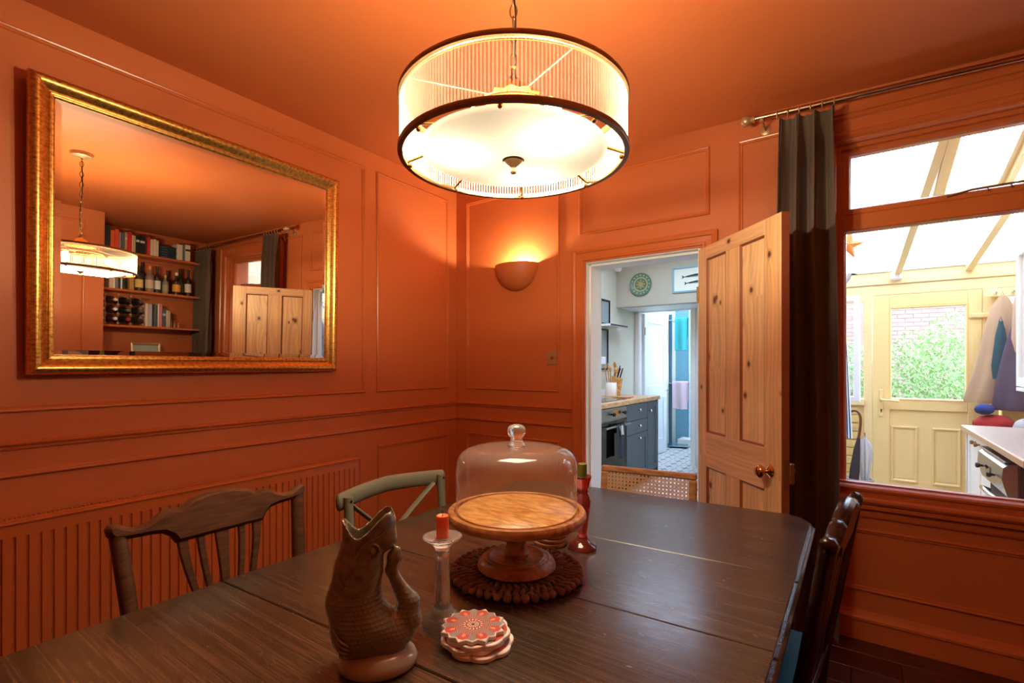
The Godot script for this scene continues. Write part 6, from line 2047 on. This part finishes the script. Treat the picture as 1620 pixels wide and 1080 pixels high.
	var rf := Node3D.new()
	rf.name = "roof_sunroom"
	add_child(rf)
	tag(rf, "translucent ribbed roof of the sun room on yellow rafters", "", "", "structure")
	var rx := [2.10, 2.765, 3.224, 3.68]
	var skew := 0.045
	for x in rx:
		var mb := MB.new()
		var q := []
		for e in [[-0.022, 0.0], [0.022, 0.0], [0.022, -0.055], [-0.022, -0.055]]:
			for z in [ROOF_Z0, zt]:
				q.append(Vector3(x + e[0] + skew * (z - ROOF_Z0) * (0.0 if x < 2.2 or x > 3.6 else 1.0), roof_y(z) + e[1], z))
		var o: Vector3 = (q[0] + q[5]) * 0.5
		for k in 4:
			var k2 := (k + 1) % 4
			mb.oquad(q[k * 2], q[k * 2 + 1], q[k2 * 2 + 1], q[k2 * 2], o)
		mb.oquad(q[0], q[2], q[4], q[6], o)
		mb.oquad(q[1], q[3], q[5], q[7], o)
		put(rf, "rafter", mb, yf)
	# vent frame over the middle bay
	var vz0 := -1.36
	var vz1 := -0.36
	var vx0 := 2.868
	var vx1 := 3.225
	var vc := Vector3((vx0 + vx1) / 2, roof_y((vz0 + vz1) / 2) + 0.004, (vz0 + vz1) / 2)
	var vxf := Transform3D(tilt * FLAT, vc)
	var vl := (vz1 - vz0) / cos(atan(ROOF_RISE))
	put(rf, "vent_frame", MB.new().frame(vx1 - vx0, vl, [Vector2(0, -0.05), Vector2(0.004, -0.062), Vector2(0.030, -0.062), Vector2(0.034, -0.030), Vector2(0.060, -0.030), Vector2(0.064, 0.03), Vector2(0.0, 0.03), Vector2(0, -0.05)], vxf), yf)
	put(rf, "vent_trimmer", MB.new().box(Vector3((2.79 + 3.30) / 2, roof_y(-1.395) - 0.03, -1.395), Vector3(0.50, 0.05, 0.045), 0.003), yf)
	var mo := put(rf, "vent_winder", MB.new().box(Vector3(3.045, roof_y(-1.33) - 0.075, -1.31), Vector3(0.05, 0.04, 0.06), 0.008), mats.steel)
	put(mo, "winder_rod", MB.new().tube([Vector3(3.045, roof_y(-1.33) - 0.10, -1.31), Vector3(3.045, roof_y(-1.33) - 0.14, -1.31)], 0.008, 8), mats.steel)
	put(mo, "cross_bar", MB.new().box(Vector3(3.045, roof_y(-1.33) - 0.062, -1.30), Vector3(0.11, 0.012, 0.02), 0.004), mats.steel)
	var sheet := mat("polycarbonate", Color(0.95, 0.975, 1.0, 0.22), 0.12)
	sheet.transparency = BaseMaterial3D.TRANSPARENCY_ALPHA
	var ribm := mat("polycarbonate_rib", Color(0.62, 0.70, 0.82, 0.75), 0.6)
	ribm.transparency = BaseMaterial3D.TRANSPARENCY_ALPHA
	var bays := [[2.06, 2.765, zt, ROOF_Z0], [2.765, 3.224, -1.37, ROOF_Z0], [3.224, 3.72, zt, ROOF_Z0], [2.765, 2.87, zt, -1.37], [vx0 + 0.06, vx1 - 0.06, vz1, vz0]]
	for b in bays:
		var za: float = b[3]
		var zb: float = b[2]
		var off := 0.012
		var mb := MB.new()
		var q := []
		for e in [[b[0], za], [b[1], za], [b[1], zb], [b[0], zb]]:
			for up in [0.0, 0.003]:
				q.append(Vector3(e[0] + skew * (e[1] - ROOF_Z0) * (0.0 if e[0] < 2.2 or e[0] > 3.6 or b[0] == vx0 + 0.06 else 1.0), roof_y(e[1]) + off + up, e[1]))
		mb.quad(q[0], q[6], q[4], q[2])
		var s := put(rf, "roof_sheet", mb, sheet, "milky ribbed roof sheet")
		var ribs := MB.new()
		var x: float = b[0] + 0.02
		while x < b[1] - 0.004:
			var sk := 0.0 if b[0] == vx0 + 0.06 else skew
			var z2 := zb
			var p0 := Vector3(x, roof_y(za) + off + 0.004, za)
			var p1 := Vector3(x + sk * (z2 - za) * (0.5 if b[0] < 2.2 or b[1] > 3.6 else 1.0), roof_y(z2) + off + 0.004, z2)
			ribs.quad(p0 + Vector3(-0.0035, 0, 0), p1 + Vector3(-0.0035, 0, 0), p1 + Vector3(0.0035, 0, 0), p0 + Vector3(0.0035, 0, 0))
			x += 0.022
		var rb := put(s, "rib_lines", ribs, ribm)
		rb.set_meta("kind", "stuff")
	put(rf, "eaves_plate", span(MB.new(), 2.05, 3.72, 2.080, 2.098, -2.72, -2.58, 0.003), mats.white_upvc)

	# white casement left open, nearer than the end wall
	var cs := struct("window_6", MB.new().frame(0.30, 0.90, [Vector2(0, -0.02), Vector2(0, 0.016), Vector2(0.004, 0.02), Vector2(0.040, 0.02), Vector2(0.046, 0.0), Vector2(0.046, -0.02)], at(Vector3(2.355, 1.405, -2.34), yrot(-12))), mats.white_upvc, "white casement standing open in the sun room")
	put(cs, "glass_pane", MB.new().box(Vector3(2.355, 1.405, -2.34), Vector3(0.22, 0.82, 0.004), 0, yrot(-12)), mats.clear_pane)
	var pir := thing("motion_sensor", "white motion sensor on the yellow beam above the door", "sensor", Vector3(2.757, 2.035, zc + 0.006))
	put(pir, "body", MB.new().box(Vector3(0, 0, 0.03), Vector3(0.078, 0.070, 0.06), 0.012), mats.white_upvc)
	put(pir, "lens", MB.new().box(Vector3(0, 0.002, 0.061), Vector3(0.050, 0.036, 0.006), 0.003), mats.porcelain)

	# hanging star and gull
	var st := thing("star_ornament", "gold paper star hanging in the sun room behind the window edge", "star", Vector3(2.428, 2.075, -1.2), 0.35)
	var star := MB.new()
	for side in [1.0, -1.0]:
		for k in 10:
			var a := TAU * k / 10 + 0.20
			var b2 := TAU * (k + 1) / 10 + 0.20
			var ra := 0.105 if k % 2 == 0 else 0.042
			var rb2 := 0.042 if k % 2 == 0 else 0.105
			star.otri(Vector3(0, 0, side * 0.028), Vector3(sin(a) * ra, cos(a) * ra, 0), Vector3(sin(b2) * rb2, cos(b2) * rb2, 0), Vector3.ZERO)
	var sm := mat("star_paper", Color(0.93, 0.66, 0.36), 0.5)
	sm.backlight_enabled = true
	sm.backlight = Color(0.9, 0.7, 0.45)
	put(st, "body", star, sm)
	put(st, "string", MB.new().tube([Vector3(0, 0.10, 0), Vector3(0.0, roof_y(-1.2) - 2.075, 0)], 0.0012, 5), mats.wick)
	var gl := thing("gull_ornament", "small grey and white gull hanging below the star", "ornament", Vector3(2.420, 1.858, -1.26), deg_to_rad(-10))
	var f := func(p: Vector3) -> float:
		var q := cone_dist(p, Vector3(-0.03, -0.035, 0), Vector3(0.0, 0.0, 0), 0.026, 0.022)
		q = smin(q, cone_dist(p, Vector3(0.0, 0.0, 0), Vector3(0.018, 0.026, 0), 0.018, 0.016), 0.012)
		return smin(q, cone_dist(p, Vector3(-0.03, -0.035, 0), Vector3(-0.075, -0.060, 0), 0.022, 0.006), 0.012)
	var gb := MB.new()
	for q in nets(f, Vector3(-0.09, -0.075, -0.04), Vector3(0.05, 0.055, 0.04), 0.005):
		gb.quad(q[0], q[1], q[2], q[3], 1)
	put(gl, "body", gb, flat_mat(Color(0.78, 0.80, 0.84)))
	put(gl, "beak", MB.new().tube([Vector3(0.030, 0.026, 0), Vector3(0.050, 0.023, 0), Vector3(0.064, 0.020, 0)], [0.007, 0.005, 0.001], 8), flat_mat(Color(0.16, 0.18, 0.20)))
	for s in [1.0, -1.0]:
		put(gl, "wing", MB.new().ball(Vector3(-0.034, -0.028, s * 0.020), Vector3(0.042, 0.017, 0.008), 12, 8, Basis(Vector3(0, 0, 1), 0.6)), flat_mat(Color(0.46, 0.52, 0.58)))
	put(gl, "string", MB.new().tube([Vector3(-0.01, 0.01, 0), Vector3(-0.005, roof_y(-1.26) - 1.858, 0)], 0.001, 5), mats.wick)

	# umbrellas in a stand and a striped apron, left
	var us := thing("umbrella_stand", "dark round pot holding the umbrellas", "umbrella stand", Vector3(2.49, 0, -2.30))
	put(us, "pot", MB.new().lathe([Vector2(0, 0), Vector2(0.085, 0), Vector2(0.10, 0.02), Vector2(0.105, 0.30), Vector2(0.110, 0.31), Vector2(0.100, 0.31), Vector2(0.095, 0.03), Vector2(0, 0.03)], Transform3D.IDENTITY, 28), mats.porcelain)
	put(us, "rim_band", ring_torus(MB.new(), Vector3(0, 0.305, 0), 0.106, 0.006, 28, 6), mats.steel)
	var um := thing("umbrella", "folded black umbrella with a brown wooden crook handle", "umbrella", Vector3(2.47, 0.032, -2.27), 0.0, "umbrellas in the pot")
	var ln := Vector3(0.035, 0.60, 0.0)
	put(um, "canopy", MB.new().tube([Vector3(-0.03, 0.02, 0), Vector3(-0.02, 0.15, 0), Vector3(-0.005, 0.35, 0), Vector3(0.010, 0.52, 0), Vector3(0.022, 0.62, 0)], [0.010, 0.034, 0.036, 0.024, 0.012], 9), flat_mat(Color(0.10, 0.13, 0.18), 0.7))
	var crook := []
	for q in curve([Vector3(0.022, 0.62, 0), Vector3(0.034, 0.72, 0), Vector3(0.034, 0.80, 0), Vector3(0.010, 0.845, 0), Vector3(-0.030, 0.840, 0), Vector3(-0.048, 0.80, 0), Vector3(-0.046, 0.765, 0)], 5):
		crook.append(q)
	put(um, "crook_handle", MB.new().tube(crook, 0.0105, 10), flat_mat(Color(0.40, 0.22, 0.13), 0.35))
	var cu := thing("umbrella", "clear plastic folded umbrella behind the black one", "umbrella", Vector3(2.535, 0.032, -2.345), 0.0, "umbrellas in the pot")
	put(cu, "canopy", MB.new().fluted([[0.0, 0.02], [0.020, 0.10], [0.034, 0.30], [0.058, 0.48], [0.045, 0.56], [0.010, 0.62], [0.0, 0.64]], 9, 0.35), mat("clear_vinyl", Color(0.82, 0.86, 0.92, 0.45), 0.1))
	mats.clear_vinyl.transparency = BaseMaterial3D.TRANSPARENCY_ALPHA
	put(cu, "shaft", MB.new().tube([Vector3(0, 0.0, 0), Vector3(0, 0.66, 0)], 0.005, 6), mats.steel)
	var ap := thing("striped_apron", "blue and white striped apron hanging at the window edge", "apron", Vector3(2.385, 1.45, -2.22))
	var cloth := MB.new()
	var stripes := MB.new()
	for i in 12:
		var xa := -0.06 + i * 0.0105
		var z := 0.010 * sin(i * 1.3)
		var z2 := 0.010 * sin((i + 1) * 1.3)
		var t0 := 0.45
		var yb := -0.80
		var a := Vector3(xa * t0, 0, z)
		var b2 := Vector3((xa + 0.0105) * t0, 0, z2)
		var c := Vector3(xa + 0.0105, yb, z2)
		var e := Vector3(xa, yb, z)
		var tgt := cloth if i % 2 else stripes
		tgt.quad(e, c, b2, a)
		tgt.quad(a - Vector3(0, 0, 0.004), b2 - Vector3(0, 0, 0.004), c - Vector3(0, 0, 0.004), e - Vector3(0, 0, 0.004))
	put(ap, "cloth", cloth, flat_mat(Color(0.88, 0.90, 0.92), 0.9))
	put(ap, "stripes", stripes, flat_mat(Color(0.10, 0.30, 0.44), 0.9))
	put(ap, "strap", MB.new().tube([Vector3(-0.02, 0, 0), Vector3(0, 0.16, 0), Vector3(0.02, 0, 0)], 0.004, 6), flat_mat(Color(0.10, 0.30, 0.44), 0.9))
	put(ap, "hook", MB.new().tube([Vector3(0, 0.15, 0), Vector3(0, 0.17, 0), Vector3(-0.345, 0.17, 0)], 0.006, 6), mats.steel)

	# cupboards along the right: worktop front edge at x = 3.08
	var cw := flat_mat(Color(0.93, 0.93, 0.91), 0.4)
	var cb := thing("white_cupboard", "white panelled base cupboard at the end of the sun room worktop", "cabinet", Vector3.ZERO)
	put(cb, "carcass", span(MB.new(), 3.125, 3.70, 0.08, 0.815, -1.785, -1.06), cw)
	put(cb, "end_panel", span(MB.new(), 3.098, 3.70, 0.0, 0.815, -1.80, -1.786), cw)
	put(cb, "plinth", span(MB.new(), 3.16, 3.70, 0, 0.08, -1.785, -1.06), cw)
	for e in [[-1.775, -1.43], [-1.425, -1.07]]:
		var b3 := at(Vector3(3.105, 0.445, (e[0] + e[1]) / 2), RIGHT)
		var dm := MB.new().frame(e[1] - e[0], 0.72, [Vector2(0, -0.02), Vector2(0, 0), Vector2(0.05, 0), Vector2(0.054, -0.008)], b3)
		dm.box(b3 * Vector3(0, 0, -0.013), Vector3(e[1] - e[0] - 0.098, 0.62, 0.010), 0, b3.basis)
		var dr := put(cb, "door", dm, cw)
		knob_to(dr, Vector3(3.105, 0.77, e[0] + 0.06 if e[0] > -1.5 else e[1] - 0.06), Vector3.LEFT, mats.antique_brass, 0.014)
	var wm := thing("washing_machine", "silver and black washing machine under the sun room worktop", "washing machine", Vector3.ZERO)
	put(wm, "body", span(MB.new(), 3.10, 3.68, 0.03, 0.810, -1.050, -0.46, 0.006), mats.black_matt)
	put(wm, "foot", span(MB.new(), 3.15, 3.65, 0.0, 0.03, -1.02, -0.5), mats.black_matt)
	var fc := MB.new().prism(PackedVector2Array([Vector2(0, 0.62), Vector2(-0.035, 0.64), Vector2(-0.055, 0.72), Vector2(-0.050, 0.775), Vector2(-0.030, 0.792), Vector2(0, 0.795)]), -1.045, -0.465, at(Vector3(3.10, 0, 0)), 0.0)
	put(wm, "control_panel", fc, mats.steel)
	put(wm, "lid_edge", span(MB.new(), 3.055, 3.20, 0.794, 0.806, -1.048, -0.462, 0.004), mats.black_glass)
	for z in [-0.90, -0.62]:
		knob_to(wm, Vector3(3.048, 0.715, z), Vector3.LEFT, mats.black_matt, 0.015)
	put(wm, "display", MB.new().box(Vector3(3.046, 0.715, -0.76), Vector3(0.006, 0.045, 0.10), 0.001), mats.black_glass)
	put(wm, "door_ring", MB.new().lathe([Vector2(0.20, 0), Vector2(0.20, 0.02), Vector2(0.17, 0.035), Vector2(0.14, 0.02), Vector2(0, 0.03)], Transform3D(Basis(Vector3(0, 0, 1), Vector3(-1, 0, 0), Vector3(0, -1, 0)), Vector3(3.10, 0.36, -0.755)), 36), mats.steel)
	put(wm, "handle", MB.new().tube([Vector3(3.075, 0.58, -0.93), Vector3(3.04, 0.60, -0.88), Vector3(3.04, 0.60, -0.70), Vector3(3.075, 0.58, -0.66)], 0.012, 8), mats.chrome)
	var wt := thing("pale_worktop", "pale wood worktop along the sun room wall", "worktop", Vector3.ZERO)
	put(wt, "slab", span(MB.new(), 3.080, 3.715, 0.818, 0.850, -1.815, -0.24, 0.003), mat("pale_stone", Color(0.74, 0.65, 0.58), 0.35))
	put(wt, "front_lip", span(MB.new(), 3.074, 3.082, 0.816, 0.848, -1.815, -0.24, 0.002), mat("pale_lip", Color(0.78, 0.63, 0.48), 0.45))
	put(wt, "support_leg", span(MB.new(), 3.20, 3.68, 0.0, 0.818, -0.26, -0.24), cw)
	var wc := thing("wall_cabinet", "white wall cabinet at the window's far edge", "cabinet", Vector3.ZERO)
	put(wc, "body", span(MB.new(), 3.318, 3.718, 1.13, 2.00, -1.55, -0.60, 0.003), cw)
	put(wc, "door", MB.new().frame(0.94, 0.86, [Vector2(0, 0), Vector2(0, 0.02), Vector2(0.05, 0.02), Vector2(0.054, 0.010), Vector2(0.054, 0.0)], at(Vector3(3.318, 1.565, -1.075), RIGHT)), cw)
	put(wc, "light_pelmet", span(MB.new(), 3.300, 3.718, 1.105, 1.128, -1.56, -0.60, 0.003), cw)

	# coats on hooks beyond the cupboards
	var hk := thing("coat_rack", "row of coat hooks beside the yellow door", "coat rack", Vector3.ZERO)
	put(hk, "board", span(MB.new(), 3.30, 3.70, 1.80, 1.86, -2.52, -2.50, 0.003), yf)
	put(hk, "standoff", span(MB.new(), 3.35, 3.65, 1.81, 1.85, -2.594, -2.52), yf)
	for x in [3.36, 3.46, 3.58]:
		put(hk, "hook", MB.new().tube([Vector3(x, 1.83, -2.50), Vector3(x, 1.815, -2.46), Vector3(x, 1.84, -2.44)], 0.006, 6), mats.chrome)
	coat("long beige coat hanging nearest the yellow door", Vector3(3.40, 1.80, -2.47), [[0.02, 0.02, 0.0], [0.07, 0.04, -0.10], [0.10, 0.05, -0.30], [0.14, 0.055, -0.60], [0.185, 0.058, -0.80], [0.18, 0.05, -0.83]], flat_mat(Color(0.72, 0.59, 0.46), 0.95), -0.03)
	coat("thick purple-grey fleece coat hanging in front", Vector3(3.53, 1.78, -2.29), [[0.03, 0.03, 0.0], [0.09, 0.05, -0.12], [0.13, 0.07, -0.35], [0.165, 0.078, -0.62], [0.185, 0.078, -0.82], [0.17, 0.07, -0.85]], flat_mat(Color(0.32, 0.28, 0.35), 0.98), -0.02)
	coat("pale peach bag hanging high on the hooks", Vector3(3.465, 1.80, -2.14), [[0.05, 0.03, 0.0], [0.07, 0.05, -0.10], [0.075, 0.055, -0.34], [0.055, 0.05, -0.44], [0.02, 0.03, -0.47]], flat_mat(Color(0.76, 0.62, 0.52), 0.9), 0.0)
	coat("dark teal scarf between the coats", Vector3(3.375, 1.60, -2.39), [[0.012, 0.006, 0.0], [0.03, 0.010, -0.10], [0.05, 0.012, -0.34], [0.04, 0.010, -0.44]], flat_mat(Color(0.10, 0.33, 0.37), 0.9), 0.0)
	for e in [["red jacket bundled on the low chest", Vector3(3.32, 0.820, -2.27), Vector3(0.12, 0.075, 0.11), Color(0.62, 0.13, 0.12)], ["royal blue jumper bundled above the red jacket", Vector3(3.262, 0.935, -2.25), Vector3(0.058, 0.040, 0.07), Color(0.08, 0.21, 0.44)], ["white bundled cloth on the low chest", Vector3(3.46, 0.820, -2.10), Vector3(0.075, 0.072, 0.070), Color(0.70, 0.68, 0.68)], ["dark navy bundled jumper on the low chest", Vector3(3.60, 0.825, -2.26), Vector3(0.085, 0.080, 0.10), Color(0.13, 0.15, 0.24)]]:
		var bl := thing("folded_garment", e[0], "clothing", e[1], 0.0, "garments bundled on the chest")
		var nn := FastNoiseLite.new()
		nn.seed = int(e[1].x * 100)
		nn.frequency = 9.0
		var g2 := MB.new()
		var rr: Vector3 = e[2]
		for i in 18:
			for j in 10:
				var q := []
				for k in [[0, 0], [1, 0], [1, 1], [0, 1]]:
					var t: float = TAU * ((i + k[0]) % 18) / 18.0
					var v: float = -PI / 2 + PI * (j + k[1]) / 10.0
					var dd := Vector3(cos(v) * cos(t), sin(v), -cos(v) * sin(t))
					q.append(dd * rr * (1.0 + 0.18 * nn.get_noise_3dv(dd)))
				g2.quad(q[0], q[1], q[2], q[3], 1)
		put(bl, "cloth", g2, flat_mat(e[3], 0.95))
	var ch := thing("low_chest", "low chest under the hanging coats", "chest", Vector3(3.49, 0, -2.26))
	put(ch, "body", MB.new().box(Vector3(0, 0.37, 0), Vector3(0.42, 0.70, 0.44), 0.006), mats.rattan_wood)
	put(ch, "lid", MB.new().box(Vector3(0, 0.73, 0), Vector3(0.44, 0.02, 0.46), 0.004), mats.rattan_wood)
	put(ch, "foot", MB.new().box(Vector3(0, 0.01, 0), Vector3(0.38, 0.02, 0.40)), mats.black_matt)


func coat(label: String, p: Vector3, prof: Array, m: Material, shift: float) -> void:
	var c := thing("hanging_coat", label, "coat", p, 0.0, "clothes on the coat hooks")
	var mb := MB.new()
	var n := 28
	var g := []
	for e in prof:
		var row := []
		for i in n:
			var t := TAU * i / n
			var fold: float = 1.0 + 0.13 * sin(t * 5.0 + e[2] * 3.0) * clampf(-e[2] * 2.0, 0.0, 1.0)
			row.append(Vector3(cos(t) * e[0] * fold + shift * (-e[2]), e[2], sin(t) * e[1] * fold))
		g.append(row)
	for j in g.size() - 1:
		for i in n:
			var k := (i + 1) % n
			mb.quad(g[j][i], g[j][k], g[j + 1][k], g[j + 1][i], 1)
	put(c, "cloth", mb, m)
	put(c, "loop", MB.new().tube([Vector3(-0.012, -0.01, 0), Vector3(0, 0.035, -0.01), Vector3(0.012, -0.01, 0)], 0.003, 6), m)


# ---------------------------------------------------------------- garden beyond the sun room

func garden() -> void:
	struct("ground_garden", span(MB.new(), -3, 9, -0.25, -0.12, -14, -2.72), flat_mat(Color(0.42, 0.44, 0.30), 0.95), "grassy garden ground")
	var wb := struct("wall_garden", span(MB.new(), -2, 9, -0.12, 2.6, -9.3, -9.15), flat_mat(Color(0.62, 0.56, 0.52), 0.9), "weathered brick garden wall behind the shrubs")
	var bricks := MB.new()
	var r := RandomNumberGenerator.new()
	r.seed = 5
	for j in 34:
		for i in 22:
			var x := 1.0 + i * 0.235 + (0.117 if j % 2 else 0.0)
			bricks.box(Vector3(x, -0.07 + j * 0.078, -9.145 + 0.004 * r.randf()), Vector3(0.222, 0.066, 0.02))
	var bw := put(wb, "brickwork", bricks, flat_mat(Color(0.56, 0.45, 0.41), 0.9))
	bw.set_meta("kind", "stuff")
	for x in [2.75, 4.1]:
		var p := thing("trellis_post", "white trellis post %s the shrubs before the brick wall" % ("on the left of" if x < 3 else "on the right of"), "post", Vector3(x, -0.12, -8.9), 0.0, "white trellis posts")
		put(p, "shaft", MB.new().box(Vector3(0, 1.3, 0), Vector3(0.08, 2.6, 0.08), 0.006), mats.white_paint)
		put(p, "cap", MB.new().box(Vector3(0, 2.62, 0), Vector3(0.11, 0.04, 0.11), 0.008), mats.white_paint)
	var leaf := MB.new()
	leaf.tri(Vector3(0, 0, 0), Vector3(0.016, 0.035, 0.006), Vector3(0, 0.034, 0))
	leaf.tri(Vector3(0, 0, 0), Vector3(0, 0.034, 0), Vector3(-0.016, 0.035, 0.006))
	leaf.tri(Vector3(0, 0.034, 0), Vector3(0.016, 0.035, 0.006), Vector3(0, 0.080, -0.010))
	leaf.tri(Vector3(0, 0.034, 0), Vector3(0, 0.080, -0.010), Vector3(-0.016, 0.035, 0.006))
	var lm := leaf.done()
	var fm := mat("shrub_leaf", Color(0.50, 0.62, 0.40), 0.5)
	fm.vertex_color_use_as_albedo = true
	fm.backlight_enabled = true
	fm.backlight = Color(0.45, 0.60, 0.30)
	var shrubs := [["pale green leafy shrub straight behind the yellow door", Vector3(3.15, -0.12, -5.0), Vector3(0.62, 0.85, 0.55), 7000, 0.72], ["tall arching shrub behind the sun room door", Vector3(3.75, -0.12, -6.0), Vector3(0.75, 1.05, 0.6), 7000, 0.85], ["broad shrub seen through the narrow side window", Vector3(2.15, -0.12, -5.8), Vector3(0.75, 0.85, 0.6), 7000, 0.70], ["light green shrub beside the coats' window", Vector3(4.6, -0.12, -5.4), Vector3(0.7, 0.95, 0.6), 7000, 0.75]]
	for s in shrubs:
		var t := thing("garden_shrub", s[0], "shrub", s[1], 0.0, "shrubs in the garden")
		var mm := MultiMesh.new()
		mm.transform_format = MultiMesh.TRANSFORM_3D
		mm.use_colors = true
		mm.mesh = lm
		mm.instance_count = s[3]
		var rad: Vector3 = s[2]
		for i in s[3]:
			var d := Vector3(r.randfn(), r.randfn(), r.randfn()).normalized()
			var q := Vector3(d.x * rad.x, s[4] + d.y * rad.y, d.z * rad.z) * pow(r.randf(), 0.28)
			q.y = maxf(q.y + 0.25, 0.05)
			var b := Basis.from_euler(Vector3(r.randf_range(-1.2, 1.2), r.randf() * TAU, r.randf_range(-1.2, 1.2))).scaled(Vector3.ONE * r.randf_range(0.45, 0.9))
			mm.set_instance_transform(i, Transform3D(b, q))
			mm.set_instance_color(i, Color(0.75, 0.85, 0.62).lerp(Color(1.0, 1.0, 0.85), r.randf()))
		var fo := MultiMeshInstance3D.new()
		fo.name = "foliage"
		fo.multimesh = mm
		fo.material_override = fm
		fo.set_meta("kind", "stuff")
		t.add_child(fo)
		for k in 4:
			var a := TAU * k / 4 + 0.4
			put(t, "stem", MB.new().tube(curve([Vector3(0.05 * cos(a), 0, 0.05 * sin(a)), Vector3(0.16 * cos(a), 0.5, 0.16 * sin(a)), Vector3(0.30 * cos(a), 1.0, 0.30 * sin(a))], 3), 0.014, 6), mats.jute)
